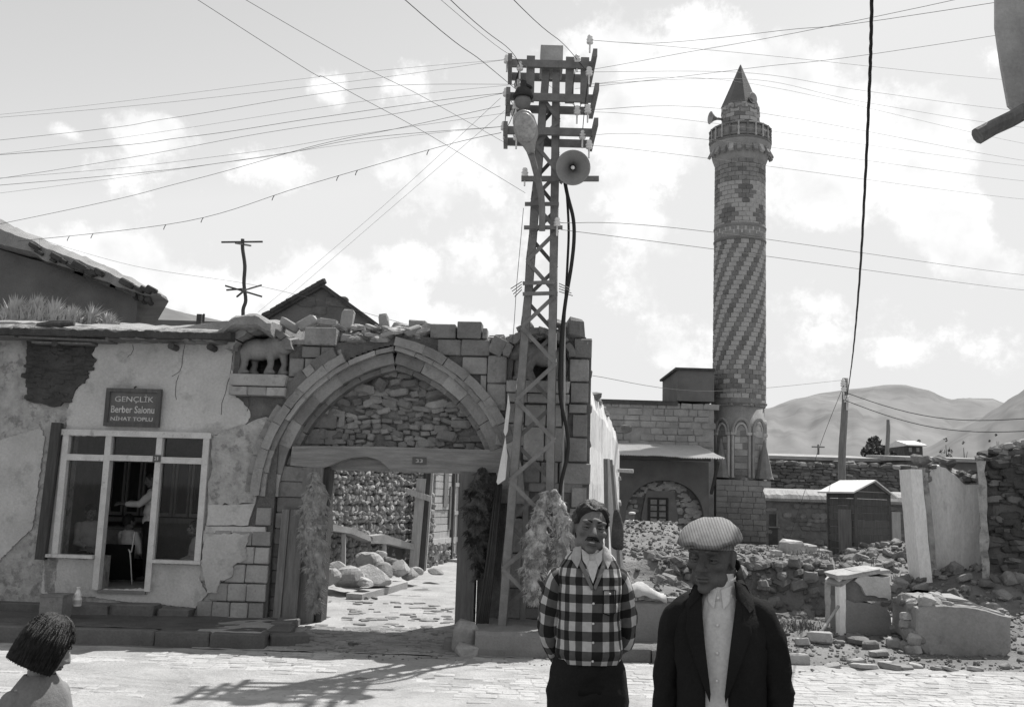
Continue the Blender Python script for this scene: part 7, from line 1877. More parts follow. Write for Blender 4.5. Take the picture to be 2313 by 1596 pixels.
def trousers(t, T, J, m, top=1.0):
    mb = MB()
    for k in ('l', 'r'):
        limb(mb, [T @ Vector((J['hp' + k][0] * .85, 0, .97)), T @ Vector(J['hp' + k]), T @ ((Vector(J['hp' + k]) + Vector(J['kn' + k])) / 2), T @ Vector(J['kn' + k]), T @ (Vector(J['an' + k]) + Vector((0, 0, .02)))], [.10, .108, .096, .078, .075], 14)
    R3 = T.to_3x3(); ellipsoid(mb, T @ Vector((0, 0, .97)), (.162, .116, .10), R3, 18, 10); ellipsoid(mb, T @ Vector((0, 0, .88)), (.175, .125, .10), R3, 18, 10)
    q = fused(mb, .009, 3)
    inv = T.inverted(); out = []
    for v in q.v:
        p_ = inv @ Vector(v); f_ = .005 * math.sin(p_.z * 60 + 6 * fbm(p_.x * 6, p_.z * 5, 2)) * (1 - sstep(.5, .95, p_.z) * .4); nrm = Vector((p_.x, p_.y, 0)).normalized(); out.append(tuple(T @ (p_ + nrm * f_)))
    q.v = out; q.part('trousers', m, t, True)

# torso profile used by shirts: z -> half width, half depth
def prof_at(tab, z):
    return polyl([(a, b) for a, b, c in tab], z), polyl([(a, c) for a, b, c in tab], z)
def torso_pt(tab, phi, z, n=2.5, off=0.0):     # phi 0 = front (-y), increasing to the wearer's left (+x)
    a, b = prof_at(tab, z); sx, cy = math.sin(phi), math.cos(phi)
    return Vector(((a + off) * math.copysign(abs(sx) ** (2 / n), sx), -(b + off) * math.copysign(abs(cy) ** (2 / n), cy), z))
def front_pt(tab, x, z, off=.004, n=2.5):
    a, b = prof_at(tab, z); q = max(0, 1 - abs(x / a) ** n) ** (1 / n); return Vector((x, -b * q - off, z))
def cloth_noise(p, k=1.0, seed=0): return k * (.011 * fbm(p.x * 6 + seed, p.z * 4.5, p.y * 3) + .006 * fbm(p.x * 14, p.z * 9 + seed, p.y * 8))
def front_patch(t, T, tab, poly, off, name, m, nz=0.0, thick=.004, seed=0):
    """a flat cloth piece following the front of the torso; poly of (x, z), subdivided along rows"""
    zs = sorted(set(z for _, z in poly)); z0, z1 = zs[0], zs[-1]; rows = 14; cols = 8; g = []
    for i in range(rows + 1):
        z = lerp(z0 + 1e-4, z1 - 1e-4, i / rows); xs_ = []
        for (xa, za), (xb, zb) in zip(poly, poly[1:] + poly[:1]):
            if (za - z) * (zb - z) <= 0 and za != zb: xs_.append(xa + (xb - xa) * (z - za) / (zb - za))
        a, b = min(xs_), max(xs_)
        g.append([T @ (front_pt(tab, lerp(a, b, j / cols), z, off) + Vector((0, -1, 0)) * cloth_noise(Vector((lerp(a, b, j / cols), 0, z)), nz, seed)) for j in range(cols + 1)])
    n = cols + 1; mb = MB(); mb.v = [tuple(p) for r_ in g for p in r_]; mb.f = [(i * n + j, i * n + j + 1, (i + 1) * n + j + 1, (i + 1) * n + j) for i in range(rows) for j in range(cols)]; mb.mi = [0] * len(mb.f)
    o = mb.part(name, m, t, True); o.modifiers.new('thick', 'SOLIDIFY').thickness = thick; return o, g
def sleeve(pts, rs, T, n=20, seed=0, fold=1.0, steps=9):
    P = smooth_path([Vector(p) for p in pts], steps); R_ = []
    k = len(pts) - 1
    for i in range(len(P)):
        f_ = i / (len(P) - 1) * k; a = min(int(f_), k - 1); R_.append(lerp(rs[a], rs[a + 1], f_ - a))
    rings, U, V = [], [], []; L = 0; px = None
    for i, p in enumerate(P):
        d = (P[min(i + 1, len(P) - 1)] - P[max(i - 1, 0)]).normalized(); x = Vector((0, -1, 0)); x = (x - d * x.dot(d)).normalized(); y = d.cross(x)
        if i: L += (p - P[i - 1]).length
        ring = []
        for j in range(n):
            a = 2 * math.pi * j / n; q = R_[i] + fold * (.006 * math.sin(L * 75 + 3 * fbm(L * 7, math.cos(a) * 1.5, seed) + a) * abs(fbm(L * 5 + seed, math.sin(a) * 2, 2)) * 2 + .008 * fbm(math.cos(a) * 2 + seed, L * 9, math.sin(a) * 2))
            ring.append(tuple(T @ (p + x * math.cos(a) * q + y * math.sin(a) * q)))
        rings.append(ring); U.append([a_ * .36 / n for a_ in range(n)]); V.append(1.36 - L)
    return uv_loft('sleeve', rings, U, V, None)

# ------------------------------------------------ the man in the checkered shirt
Y1 = 4.05; top1 = at_y(1335, 1129, Y1); X1m = at_y(1330, 1350, Y1).x; Hs = (top1.z - .306) / 1.71
T1 = Matrix.Translation((X1m, Y1, .306)) @ Matrix.Rotation(.06, 4, 'Z') @ Matrix.Diagonal((Hs * .75, Hs * .9, Hs * 1.05, 1))
man = thing('person', 'young man in a checkered shirt with a moustache, hands tucked behind him', 'person', (X1m, Y1, .306)); man['skin_m'] = 'skin'
HS = .89
HM1 = Matrix.Translation(at_y(1333, 1192, Y1 - .01)) @ Matrix.Rotation(.10, 4, 'Z') @ Matrix.Rotation(math.radians(7), 4, 'Y') @ Matrix.Rotation(-.06, 4, 'X')
mb = MB(); head_pieces(mb, HM1, HS); body_pieces(mb, T1, STAND, HM1, .93)
q = fused(mb, .0048, 2); dent(q, HM1, HS, FACE); q.part('body', 'skin', man, True)
face_parts(man, HM1, HS, .85, 'hair', 'hair', True, 'lip', 1.25)
hair_cap(man, HM1, HS, 'hair', .084, .012, -.06, .016, .010, 0, 3)
TAB = [(.90, .150, .105), (.99, .160, .114), (1.005, .168, .124), (1.04, .184, .142), (1.10, .180, .136), (1.18, .172, .128), (1.28, .178, .128), (1.32, .180, .112), (1.36, .168, .092), (1.40, .140, .074), (1.435, .102, .068), (1.46, .08, .066), (1.47, .07, .064)]
rings, U, V = [], [], []; n = 72; zrow = [1.0 + (1.428 - 1.0) * i / 54 for i in range(55)]
for z in zrow:
    ring = []
    for j in range(n):
        phi = 2 * math.pi * j / n; p = torso_pt(TAB, phi, z); nn_ = Vector((p.x, p.y, 0)).normalized(); p += nn_ * cloth_noise(p, 1.0, 3); p += nn_ * (.004 * math.sin(phi * 9 + 5 * fbm(phi, z * 3, 1)) * (1 - sstep(1.02, 1.13, z)))
        ring.append(tuple(T1 @ p))
    rings.append(ring); U.append([(j if j < n else 0) * 2 * math.pi * .152 / n for j in range(n)]); V.append(z + .01 * math.sin(z * 9))
parts_ = [uv_loft('t', rings, U, V, None)]
for k, sx in (('l', -1), ('r', 1)):
    sh, el, wr = [Vector(STAND[c + k]) for c in ('sh', 'el', 'wr')]
    parts_.append(sleeve([sh + Vector((-sx * .05, 0, -.05)), sh * .86 + el * .14 + Vector((sx * .006, 0, -.03)), (sh + el) / 2 + Vector((sx * .01, 0, 0)), el, el * .5 + wr * .5, wr], [.035, .053, .064, .061, .058, .046], T1, 24, sx, 1.1))
o = bpy.data.objects.new('shirt', uv_mesh('shirt', parts_, 'checked_cloth', WPOS[man])); link(o); o.parent = man; WPOS[o] = WPOS[man]; FRAME[o] = Matrix.Identity(4)
for nm, pl_, off, m_, nz in (('undershirt', [(-.058, 1.425), (.056, 1.425), (.012, 1.335), (-.002, 1.31), (-.016, 1.335)], .009, 'white_cloth', .3),):
    front_patch(man, T1, TAB, pl_, off, nm, m_, nz)
mb = MB()     # white collar round the neck with two points
rg = []
for zz, ra in ((1.41, .080), (1.435, .073), (1.464, .067), (1.468, .065)):
    rg.append([T1 @ Vector((ra * math.sin(a) * 1.02, .006 - ra * math.cos(a) - (.012 if abs(math.atan2(math.sin(a), math.cos(a))) < .5 else 0), zz + .020 * (1 - math.cos(a)) - .016)) for a in [2 * math.pi * j / 28 for j in range(28)]])
mb.rings(rg, False); o = mb.part('white_collar', 'white_cloth', man, True); o.modifiers.new('thick', 'SOLIDIFY').thickness = .004
for sx in (-1, 1):
    front_patch(man, T1, TAB, [(sx * .012, 1.415), (sx * .060, 1.44), (sx * .054, 1.395), (sx * .030, 1.372)], .013, 'collar_point', 'white_cloth', .2)
    a, g = front_patch(man, T1, TAB, [(sx * .06, 1.456), (sx * .098, 1.440), (sx * .118, 1.40), (sx * .085, 1.365), (sx * .062, 1.40)], .014, 'shirt_collar', 'shirt_light', .2)
    a, g = front_patch(man, T1, TAB, [(sx * .062, 1.40), (sx * .080, 1.385), (sx * .012, 1.285), (sx * .0, 1.295)], .010, 'placket', 'grey_cloth', .2, seed=2)
mb = MB(); pk = [front_pt(TAB, x, z, .010) for x, z in ((.055, 1.285), (.125, 1.285), (.125, 1.20), (.09, 1.19), (.055, 1.20))]
for a, b in zip(pk, pk[1:] + pk[:1]): mb.tube([T1 @ a, T1 @ ((a + b) / 2 + Vector((0, -.002, 0))), T1 @ b], .0022, 5)
mb.part('pocket_seam', 'black_cloth', man)
for z in (1.235, 1.16, 1.09, 1.02):
    mb = MB(); ellipsoid(mb, T1 @ front_pt(TAB, .0, z, .012), (.005, .003, .005), None, 8, 6); mb.part('button', 'porcelain', man, True)
mb = MB(); ellipsoid(mb, T1 @ front_pt(TAB, .09, 1.272, .012), (.005, .003, .005), None, 8, 6); mb.part('button', 'porcelain', man, True)
trousers(man, T1, STAND, 'dark_trousers'); shoes(man, T1, STAND)
mb = MB(); mb.rings([[T1 @ torso_pt([(.9, .160, .118), (1.1, .160, .118)], 2 * math.pi * j / 40, z, off=.004) for j in range(40)] for z in (.89, .925)], False); o = mb.part('belt', 'black_cloth', man, True); o.modifiers.new('thick', 'SOLIDIFY').thickness = .004

# ------------------------------------------------ the old man in the flat cap
Y2 = 3.1; X2 = at_y(1628, 1480, Y2).x; top2 = at_y(1600, 1170, Y2); Hs2 = (top2.z - .306) / 1.73
T2 = Matrix.Translation((X2, Y2, .306)) @ Matrix.Rotation(-.30, 4, 'Z') @ Matrix.Diagonal((Hs2 * .72, Hs2 * .86, Hs2 * 1.055, 1))
old = thing('person', 'older man in a dark jacket, white shirt and pale striped flat cap', 'person', (X2, Y2, .306)); old['skin_m'] = 'skin_old'
HS2 = .93
HM2 = Matrix.Translation(at_y(1606, 1256, Y2 - .02)) @ Matrix.Rotation(-.56, 4, 'Z') @ Matrix.Rotation(.03, 4, 'Y') @ Matrix.Rotation(.06, 4, 'X') @ Matrix.Diagonal((.92, .94, .99, 1))
ARM2 = dict(STAND); ARM2.update({'ell': (-.245, .03, 1.09), 'wrl': (-.235, -.06, .84), 'elr': (.245, .05, 1.09), 'wrr': (.245, -.03, .83), 'shl': (-.175, .01, 1.37), 'shr': (.175, .01, 1.37)})
ARM2['palml'] = (1, .2, 0); ARM2['palmr'] = (-1, .2, 0)
mb = MB(); head_pieces(mb, HM2, HS2, old=True); body_pieces(mb, T2, ARM2, HM2)
q = fused(mb, .0048, 2); dent(q, HM2, HS2, FACE + [((.05, -.06, -.05), (.012, .04, .02), .006), ((-.05, -.06, -.05), (.012, .04, .02), .006)]); q.part('body', 'skin_old', old, True)
face_parts(old, HM2, HS2, 1.05, 'grey_cloth', None, False, 'lip', 1.1)
hair_cap(old, HM2, HS2, 'grey_cloth', .06, .02, -.05, -.006, .002, 0, 5)
# flat cap
rings, U, V = [], [], []; n = 56
for k, (z, a, b, cy) in enumerate(((.040, .080, .104, .018), (.045, .088, .114, .012), (.052, .104, .134, .0), (.061, .112, .146, -.010), (.072, .113, .150, -.014), (.088, .109, .143, -.012), (.104, .098, .128, -.006), (.116, .078, .102, .002), (.123, .05, .064, .010), (.125, .02, .025, .014), (.125, .002, .002, .014))):
    ring = []; uu = []
    for j in range(n):
        a_ = 2 * math.pi * j / n; x = a * math.sin(a_); y = cy - b * math.cos(a_); dz = -.034 * sstep(.0, -.16, y) * sstep(.045, .08, z) + .012 * math.sin(x * 30 + 2) * (z > .07) * .6 + .006 * fbm(x * 25, y * 25, 3) * (.05 < z < .13)
        ring.append(tuple(HM2 @ (Vector((x, y, z + dz)) * HS2))); uu.append(x)
    rings.append(ring); U.append(uu); V.append(z)
vs, fs, uvs = [tuple(p) for r_ in rings for p in r_], [], []
for i in range(len(rings) - 1):
    for j in range(n):
        j2 = (j + 1) % n; fs.append((i * n + j, i * n + j2, (i + 1) * n + j2, (i + 1) * n + j))
        for (ii, jj) in ((i, j), (i, j2), (i + 1, j2), (i + 1, j)):
            p = HM2.inverted() @ Vector(rings[ii][jj]); uvs.append((p.x * .9 + p.z * .4, p.y))
cap = bpy.data.objects.new('flat_cap', uv_mesh('flat_cap', [(vs, fs, uvs)], 'striped_tweed', WPOS[old])); link(cap); cap.parent = old; WPOS[cap] = WPOS[old]
vis_ = []
for k in range(5):
    f_ = k / 4; row_ = []
    for j in range(21):
        a_ = lerp(-1.15, 1.15, j / 20); ra = 1 + .32 * f_ * math.cos(a_ * 1.25); row_.append((.082 * math.sin(a_) * (1 + .25 * f_), .010 - .105 * math.cos(a_) * ra, .046 - .020 * f_ + .012 * math.cos(a_) * f_ * 0 + .010 * math.cos(a_ * 1.3)))
    vis_.append(row_)
vs = [tuple(HM2 @ (Vector(p) * HS2)) for r_ in vis_ for p in r_]; fs, uvs = [], []
for i in range(4):
    for j in range(20):
        q4 = ((i, j), (i, j + 1), (i + 1, j + 1), (i + 1, j)); fs.append(tuple(a * 21 + b for a, b in q4)); uvs += [(vis_[a][b][0] * .9, vis_[a][b][1]) for a, b in q4]
vz = bpy.data.objects.new('visor', uv_mesh('visor', [(vs, fs, uvs)], 'striped_tweed', WPOS[old])); link(vz); vz.parent = cap; vz.modifiers.new('thick', 'SOLIDIFY').thickness = .008
# white shirt
TAB2 = [(.86, .168, .12), (1.0, .165, .122), (1.15, .165, .125), (1.24, .165, .118), (1.31, .145, .10), (1.37, .10, .084), (1.42, .074, .07), (1.475, .064, .064)]
JT = [(.74, .205, .150), (.86, .200, .147), (1.0, .192, .142), (1.12, .192, .145), (1.22, .204, .146), (1.28, .208, .136), (1.32, .200, .122), (1.36, .172, .104), (1.40, .135, .090), (1.43, .108, .084), (1.452, .092, .080)]
rings, U, V = [], [], []
for i in range(41):
    z = .86 + (1.472 - .86) * i / 40; ring = []
    for j in range(56):
        phi = 2 * math.pi * j / 56; p = torso_pt(TAB2, phi, z); p += Vector((p.x, p.y, 0)).normalized() * (cloth_noise(p, .7, 9) + .010 * max(0, math.cos(phi)) * (1 if z < 1.4 else 0) + .004 * math.sin(phi * 22 + 3 * fbm(z * 2, phi)) * max(0, math.cos(phi))); ring.append(tuple(T2 @ p))
    rings.append(ring)
mb = MB(); mb.rings(rings, False); mb.part('white_shirt', 'white_cloth', old, True)
mb = MB(); rg = []
for zz, ra in ((1.40, .088), (1.425, .081), (1.452, .076), (1.456, .074)):
    rg.append([T2 @ Vector((ra * math.sin(a) * 1.02, .006 - ra * math.cos(a) - (.010 if math.cos(a) > .85 else 0), zz + .022 * (1 - math.cos(a)) - .008)) for a in [2 * math.pi * j / 30 for j in range(30)]])
mb.rings(rg, False); o = mb.part('white_collar', 'white_cloth', old, True); o.modifiers.new('thick', 'SOLIDIFY').thickness = .004
for sx in (-1, 1): front_patch(old, T2, TAB2, [(sx * .006, 1.425), (sx * .06, 1.44), (sx * .050, 1.39), (sx * .022, 1.368)], .020, 'collar_point', 'white_cloth', .2)
for z in (1.40, 1.32, 1.24, 1.16, 1.08):
    mb = MB(); ellipsoid(mb, T2 @ front_pt(TAB2, -.004, z, .016), (.005, .003, .005), None, 8, 6); mb.part('button', 'porcelain', old, True)
# jacket: open in front, the opening widening upwards to the lapels
rings, n = [], 64
for i in range(53):
    z = .74 + (1.452 - .74) * i / 52
    gl = polyl([(.74, .30), (1.0, .22), (1.12, .20), (1.3, .42), (1.40, .62), (1.452, .9)], z); gr = polyl([(.74, .26), (1.0, .17), (1.12, .16), (1.3, .36), (1.40, .6), (1.452, .9)], z)
    ring = []
    for j in range(n + 1):
        phi = gr + (2 * math.pi - gl - gr) * j / n; p = torso_pt(JT, phi, z); nn_ = Vector((p.x, p.y, 0)).normalized(); p += nn_ * (cloth_noise(p, 1.1, 5) + .006 * math.sin(z * 40 + 8 * fbm(phi * 2, z * 4)) * abs(fbm(phi * 2, z * 3, 7))); ring.append(tuple(T2 @ p))
    rings.append(ring)
mb = MB(); mb.rings(rings, False, False)
jk = mb.part('jacket', 'black_cloth', old, True); sm = jk.modifiers.new('thick', 'SOLIDIFY'); sm.thickness = .006; sm.offset = 1
for k, sx in (('l', -1), ('r', 1)):
    sh, el, wr = [Vector(ARM2[c + k]) for c in ('sh', 'el', 'wr')]
    v_, f_, u_ = sleeve([sh + Vector((-sx * .05, 0, -.035)), sh + Vector((sx * .002, 0, -.055)), sh * .62 + el * .38 + Vector((sx * .012, 0, -.01)), el, el * .5 + wr * .5, wr + (wr - el).normalized() * .01], [.070, .078, .078, .070, .064, .056], T2, 26, sx + 5, 1.3)
    o = bpy.data.objects.new('sleeve', uv_mesh('sleeve', [(v_, f_, u_)], 'black_cloth', WPOS[old])); link(o); o.parent = jk
for sx in (-1, 1):
    for nm, pl_, off in (('lapel', [(sx * .082, 1.415), (sx * .150, 1.372), (sx * .138, 1.335), (sx * .150, 1.31), (sx * .10, 1.21), (sx * .034, 1.10), (sx * .030, 1.12), (sx * .062, 1.30)], .016), ('collar', [(sx * .072, 1.452), (sx * .118, 1.438), (sx * .160, 1.372), (sx * .135, 1.362), (sx * .085, 1.40)], .020)):
        o, g = front_patch(old, T2, JT, pl_, off, nm, 'black_cloth', .3, .006); 
mb = MB(); mb.rings([[T2 @ Vector((ra * math.sin(a), .012 - ra * math.cos(a), z + .03 * (1 - math.cos(a)) - .024)) for a in [lerp(.95, 2 * math.pi - .95, j / 30) for j in range(31)]] for z, ra in ((1.43, .112), (1.47, .096), (1.488, .088), (1.48, .084))], False, False); o = mb.part('jacket_collar', 'black_cloth', old, True); o.modifiers.new('thick', 'SOLIDIFY').thickness = .006
mb = MB(); pk = [front_pt(JT, x, 1.01 - .01 * x, .010) for x in (.07, .1, .13, .155)]; mb.tube([T2 @ p for p in pk], .003, 5); mb.part('pocket_seam', 'iron_dark', old)
trousers(old, T2, ARM2, 'dark_trousers'); shoes(old, T2, ARM2)

# ------------------------------------------------ the child at the lower left
Y3 = 3.3; hc3 = at_y(110, 1457, Y3); Sc = (hc3.z - .306 + .11) / 1.70
X3 = at_y(88, 1560, Y3).x
T3 = Matrix.Translation((X3, Y3, .306)) @ Matrix.Rotation(1.15, 4, 'Z') @ Matrix.Diagonal((Sc * .8, Sc * .85, Sc, 1))
kid = thing('person', 'small child with a dark glossy bob seen from the side at the lower left', 'person', (X3, Y3, .306)); kid['skin_m'] = 'skin_child'
HM3 = Matrix.Translation(hc3) @ Matrix.Rotation(1.98, 4, 'Z') @ Matrix.Rotation(.42, 4, 'X')
HS3 = .74
mb = MB(); head_pieces(mb, HM3, HS3, child=True); J3 = dict(STAND); J3.update({'wrl': (-.2, -.08, .84), 'wrr': (.2, -.08, .84), 'palml': (1, .2, 0), 'palmr': (-1, .2, 0)})
body_pieces(mb, T3, J3, HM3, .66); q = fused(mb, .0052, 2); dent(q, HM3, HS3, FACE); q.part('body', 'skin_child', kid, True)
face_parts(kid, HM3, HS3, .4, 'hair', None, False, 'lip', .7)
hair_cap(kid, HM3, HS3, 'hair', .05, -.09, -.10, .022, .0015, 2600, 8, bob=True)
mb = MB(); rings = []
for i in range(31):
    z = .55 + (1.43 - .55) * i / 30; rings.append([T3 @ (torso_pt([(.55, .27, .23), (.9, .21, .17), (1.1, .19, .15), (1.25, .195, .14), (1.33, .178, .122), (1.38, .135, .10), (1.42, .085, .076), (1.43, .078, .07)], 2 * math.pi * j / 40, z) + Vector((0, 0, 0)) + Vector((math.sin(j), math.cos(j), 0)) * .004) for j in range(40)])
mb.rings(rings, False); mb.part('dress', 'grey_cloth', kid, True)
for k, sx in (('l', -1), ('r', 1)):
    sh, el = Vector(J3['sh' + k]), Vector(J3['el' + k]); v_, f_, u_ = sleeve([sh + Vector((-sx * .06, 0, -.06)), sh + Vector((-sx * .015, 0, -.05)), sh * .6 + el * .4], [.035, .056, .054], T3, 18, sx, 1.0); mb = MB(); mb.add(v_, f_); mb.part('sleeve', 'grey_cloth', kid, True)
shoes(kid, T3, J3)

# ------------------------------------------------ smaller figures: jointed, each body one skin, clothes over it
def figure(lab, T, J, head, top_m, leg_m, hair_m='hair', skin='skin', cap=None, coat=False, group=None, vox=.011):
    t = thing('person', lab, 'person', T.translation, group); t['skin_m'] = skin
    mb = MB(); head_pieces(mb, head, 1.0); body_pieces(mb, T, J, head); q = fused(mb, .0075, 1); dent(q, head, 1.0, FACE); q.part('body', skin, t, True)
    R3 = T.to_3x3(); mb = MB(); sp = J.get('spine', [(0, 0, .93), (0, 0, 1.1), (0, 0, 1.28), (0, .01, 1.39)])
    for p, r_ in zip(sp, ((.165, .12, .12), (.16, .115, .16), (.17, .12, .15), (.15, .095, .075))): ellipsoid(mb, T @ Vector(p), r_, R3, 16, 10)
    for k in ('l', 'r'):
        sh, el, wr = [Vector(J[c + k]) for c in ('sh', 'el', 'wr')]; limb(mb, [T @ sh, T @ ((sh + el) / 2), T @ el, T @ (el * .3 + wr * .7)], [.068, .062, .054, .045])
    if coat:
        for z, r_ in ((.8, .19), (.65, .2)): ellipsoid(mb, T @ Vector((0, 0, z)), (r_, r_ * .75, .14), R3, 16, 10)
    q = fused(mb, vox, 2); q.v = [tuple(Vector(v) + Vector((1, 1, 0)) * .010 * fbm(v[0] * 8, v[1] * 8, v[2] * 8)) for v in q.v]; q.part('shirt' if not coat else 'coat', top_m, t, True)
    mb = MB()
    for k in ('l', 'r'):
        h_, kn, an = [Vector(J[c + k]) for c in ('hp', 'kn', 'an')]; limb(mb, [T @ h_, T @ ((h_ + kn) / 2), T @ kn, T @ (an + Vector((0, 0, .03)))], [.105, .095, .075, .07])
    ellipsoid(mb, T @ (Vector(J['hpl']) * .5 + Vector(J['hpr']) * .5), (.16, .12, .11), R3, 16, 10); fused(mb, vox, 2).part('trousers', leg_m, t, True)
    if cap: 
        mb = MB(); rings = [[head @ Vector((a * math.sin(2 * math.pi * j / 24), cy - b * math.cos(2 * math.pi * j / 24), z)) for j in range(24)] for z, a, b, cy in ((.045, .08, .105, .01), (.06, .1, .13, -.005), (.08, .11, .135, -.01), (.11, .09, .11, 0), (.125, .03, .04, 0))]; mb.rings(rings); mb.part('cap', cap, t, True)
    else: hair_cap(t, head, 1.0, hair_m, .06, .0, -.06, .008, .003, 120, 2)
    face_parts(t, head, 1.0, .5, hair_m, None, False, 'lip'); shoes(t, T, J)
    return t
SIT = {'shl': (-.165, .01, 1.375), 'ell': (-.20, -.05, 1.12), 'wrl': (-.10, -.25, 1.05), 'shr': (.165, .01, 1.375), 'elr': (.20, -.05, 1.12), 'wrr': (.08, -.27, 1.06), 'hpl': (-.085, 0, .90), 'knl': (-.11, -.42, .90), 'anl': (-.11, -.40, .50), 'hpr': (.085, 0, .90), 'knr': (.11, -.42, .90), 'anr': (.12, -.40, .50)}
# seated man with a paper inside the shop, behind the left pane
def at_fac(u, v, t_):
    s_, z_ = F(u, v, t_); return fac(s_, t_, z_)
h = at_fac(206, 1156, .95); T = Matrix.Translation((h.x - .02, h.y + .06, h.z - 1.58)) @ Matrix.Rotation(.75, 4, 'Z'); HD = Matrix.Translation(h) @ Matrix.Rotation(.7, 4, 'Z') @ Matrix.Rotation(.25, 4, 'X')
figure('man in a light shirt sitting inside the shop behind the left pane', T, SIT, HD, 'shirt_light', 'dark_trousers', group='people inside the barber shop')
ch = thing('wooden_chair', 'chair under the seated man inside the shop', 'chair', (T.translation.x, T.translation.y, .5), 'seats inside the barber shop')
cz = T.translation.z + .82
mb = MB(); mb.box(T.translation.x - .2, T.translation.x + .2, T.translation.y - .2, T.translation.y + .2, cz - .04, cz); mb.part('seat', 'wood_grey', ch)
for sx in (-.18, .18):
    for sy in (-.18, .18):
        mb = MB(); mb.box(T.translation.x + sx - .02, T.translation.x + sx + .02, T.translation.y + sy - .02, T.translation.y + sy + .02, .5, cz - .04); mb.part('leg', 'wood_grey', ch)
mb = MB(); mb.bar((T.translation.x - .2, T.translation.y + .12, cz), (T.translation.x - .22, T.translation.y + .14, cz + .48), .04, .03); mb.bar((T.translation.x - .05, T.translation.y + .2, cz), (T.translation.x - .05, T.translation.y + .23, cz + .48), .04, .03); mb.part('backrest', 'wood_grey', ch)
# barber bending over a customer, seen through the open door
h = at_fac(338, 1128, 1.5); TB = Matrix.Translation((h.x + .02, h.y + .05, .5)) @ Matrix.Rotation(-1.25, 4, 'Z'); HB_ = Matrix.Translation((h.x, h.y, TB.translation.z + 1.60)) @ Matrix.Rotation(-1.2, 4, 'Z') @ Matrix.Rotation(.35, 4, 'X')
JB = dict(STAND); JB.update({'ell': (-.2, -.18, 1.2), 'wrl': (-.1, -.40, 1.22), 'elr': (.2, -.18, 1.2), 'wrr': (.06, -.42, 1.2), 'palml': (0, 0, -1), 'palmr': (0, 0, -1)})
figure('barber in a pale coat standing in the shop beside the door post', TB, JB, HB_, 'white_cloth', 'dark_trousers', group='people inside the barber shop')
h = at_fac(292, 1178, 1.5); TC = Matrix.Translation((h.x, h.y + .05, h.z - 1.58)) @ Matrix.Rotation(2.6, 4, 'Z'); HC = Matrix.Translation(h) @ Matrix.Rotation(2.6, 4, 'Z')
figure('customer under a white cape in the barber chair, seen from behind', TC, SIT, HC, 'white_cloth', 'dark_trousers', group='people inside the barber shop')
bc = thing('barber_chair', 'dark barber chair with a bright curved metal arm inside the doorway', 'chair', (h.x, h.y, .5), 'seats inside the barber shop')
zc_ = TC.translation.z + .82
mb = MB(); mb.box(h.x - .24, h.x + .24, h.y - .25, h.y + .2, zc_ - .12, zc_); mb.part('seat', 'black_cloth', bc)
mb = MB(); mb.box(h.x - .22, h.x + .22, h.y - .33, h.y - .25, zc_ - .1, zc_ + .42); mb.part('backrest', 'black_cloth', bc)
mb = MB(); mb.lathe([(.24, .0), (.22, .04), (.06, .07), (.05, zc_ - .6), (.1, zc_ - .62)], (h.x, h.y, .5), 16); mb.part('pedestal', 'zinc', bc)
mb = MB(); mb.tube(smooth_path([at_fac(304, 1200, .75), at_fac(300, 1228, .75), at_fac(296, 1246, .75), at_fac(290, 1240, .75), at_fac(294, 1252, .75), at_fac(298, 1320, .75)]), .011, 6); mb.part('metal_arm', 'tin', bc, True)
h = at_fac(440, 1192, 1.1); TD = Matrix.Translation((h.x + .05, h.y + .05, h.z - 1.58)) @ Matrix.Rotation(-1.0, 4, 'Z'); HD2 = Matrix.Translation(h) @ Matrix.Rotation(-1.1, 4, 'Z')
figure('half hidden person sitting at the right edge of the right pane', TD, SIT, HD2, 'shirt_light', 'dark_trousers', group='people inside the barber shop')
bx = thing('bench', 'low bench under the person at the right pane', 'bench', (TD.translation.x, TD.translation.y, .5), 'seats inside the barber shop'); zc_ = TD.translation.z + .82
mb = MB(); mb.box(TD.translation.x - .3, TD.translation.x + .3, TD.translation.y - .2, TD.translation.y + .25, zc_ - .05, zc_); mb.part('seat', 'wood_grey', bx)
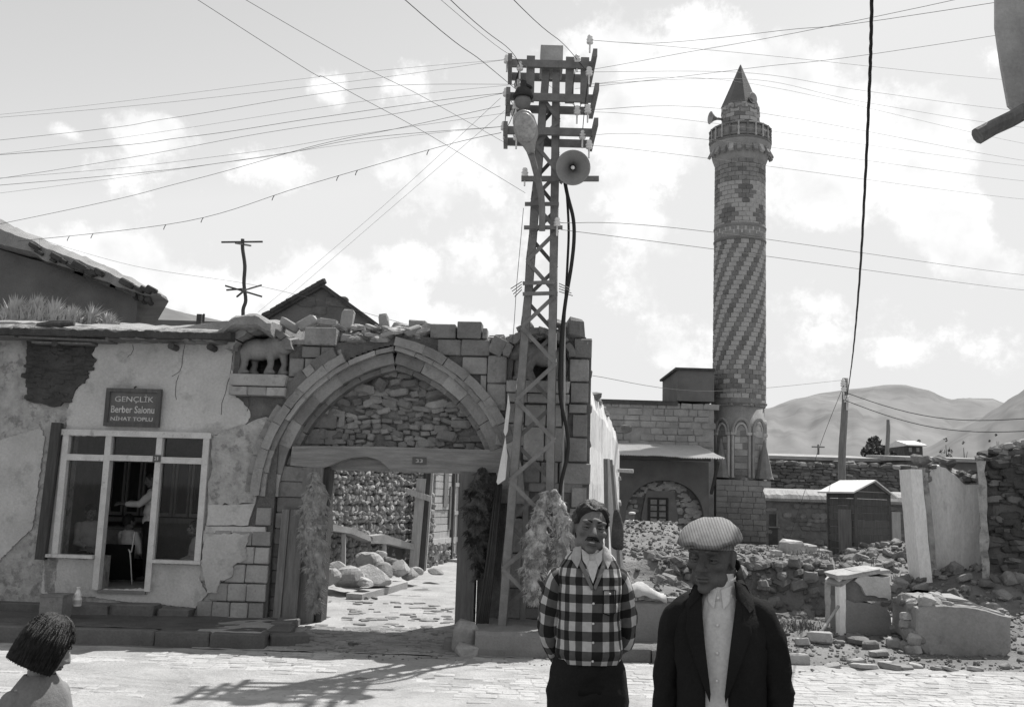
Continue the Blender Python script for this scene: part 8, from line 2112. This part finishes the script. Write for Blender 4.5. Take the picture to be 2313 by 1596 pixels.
for sx in (-.25, .25): mb = MB(); mb.box(TD.translation.x + sx - .03, TD.translation.x + sx + .03, TD.translation.y - .15, TD.translation.y + .2, .5, zc_ - .05); mb.part('leg', 'wood_grey', bx)
# wall cabinets with narrow glazed doors along the back of the shop
cb = thing('wall_cabinet', 'row of narrow pale framed glazed doors along the back of the shop', 'cabinet', fac(-5.8, 3.2, 1.4))
mb = MB(); mb.box(-7.3, -4.3, 3.08, 3.38, 1.45, 2.5, fac); mb.part('carcass', 'wood_dark', cb)
for i in range(10):
    s0 = -7.25 + i * .295
    for a, b, c, d in ((s0, s0 + .035, 1.47, 2.46), (s0 + .23, s0 + .265, 1.47, 2.46), (s0 + .035, s0 + .23, 1.47, 1.53), (s0 + .035, s0 + .23, 2.40, 2.46)):
        mb = MB(); mb.box(a, b, 3.04, 3.08, c, d, fac); mb.part('door_frame', 'wood_pale', cb)
mb = MB(); mb.box(-7.35, -4.25, 2.95, 3.39, 1.36, 1.44, fac); mb.part('shelf', 'wood_pale', cb)
ct = thing('counter', 'pale counter cupboard at the left inside the shop window', 'counter', fac(-6.85, .9, .5))
mb = MB(); mb.box(-7.1, -6.3, 2.3, 2.9, .5, 1.25, fac); mb.part('body', 'paint_white', ct); mb = MB(); mb.box(-7.12, -6.28, 2.27, 2.92, 1.252, 1.29, fac); mb.part('top', 'wood_pale', ct)
# far man among the rubble before the mosque
Yf = 31.0; h = at_y(1427, 1164, Yf); gz_ = ground_h(h.x, Yf)
TF = Matrix.Translation((h.x, Yf + .05, h.z - 1.58)); HF = Matrix.Translation(h) @ Matrix.Rotation(.3, 4, 'Z')
figure('distant man in a white shirt and pale cap sitting among the rubble', TF, SIT, HF, 'white_cloth', 'grey_cloth', cap='white_cloth')
o = bpy.data.objects.new('boulder', BOUL[2]); link(o); zt_f = TF.translation.z + .80; o.matrix_world = M_of((h.x, Yf + .1, (zt_f + gz_) / 2), (.7, .6, max(.3, zt_f - gz_ + .1))); props(o, 'boulder under the distant sitting man', 'boulder')
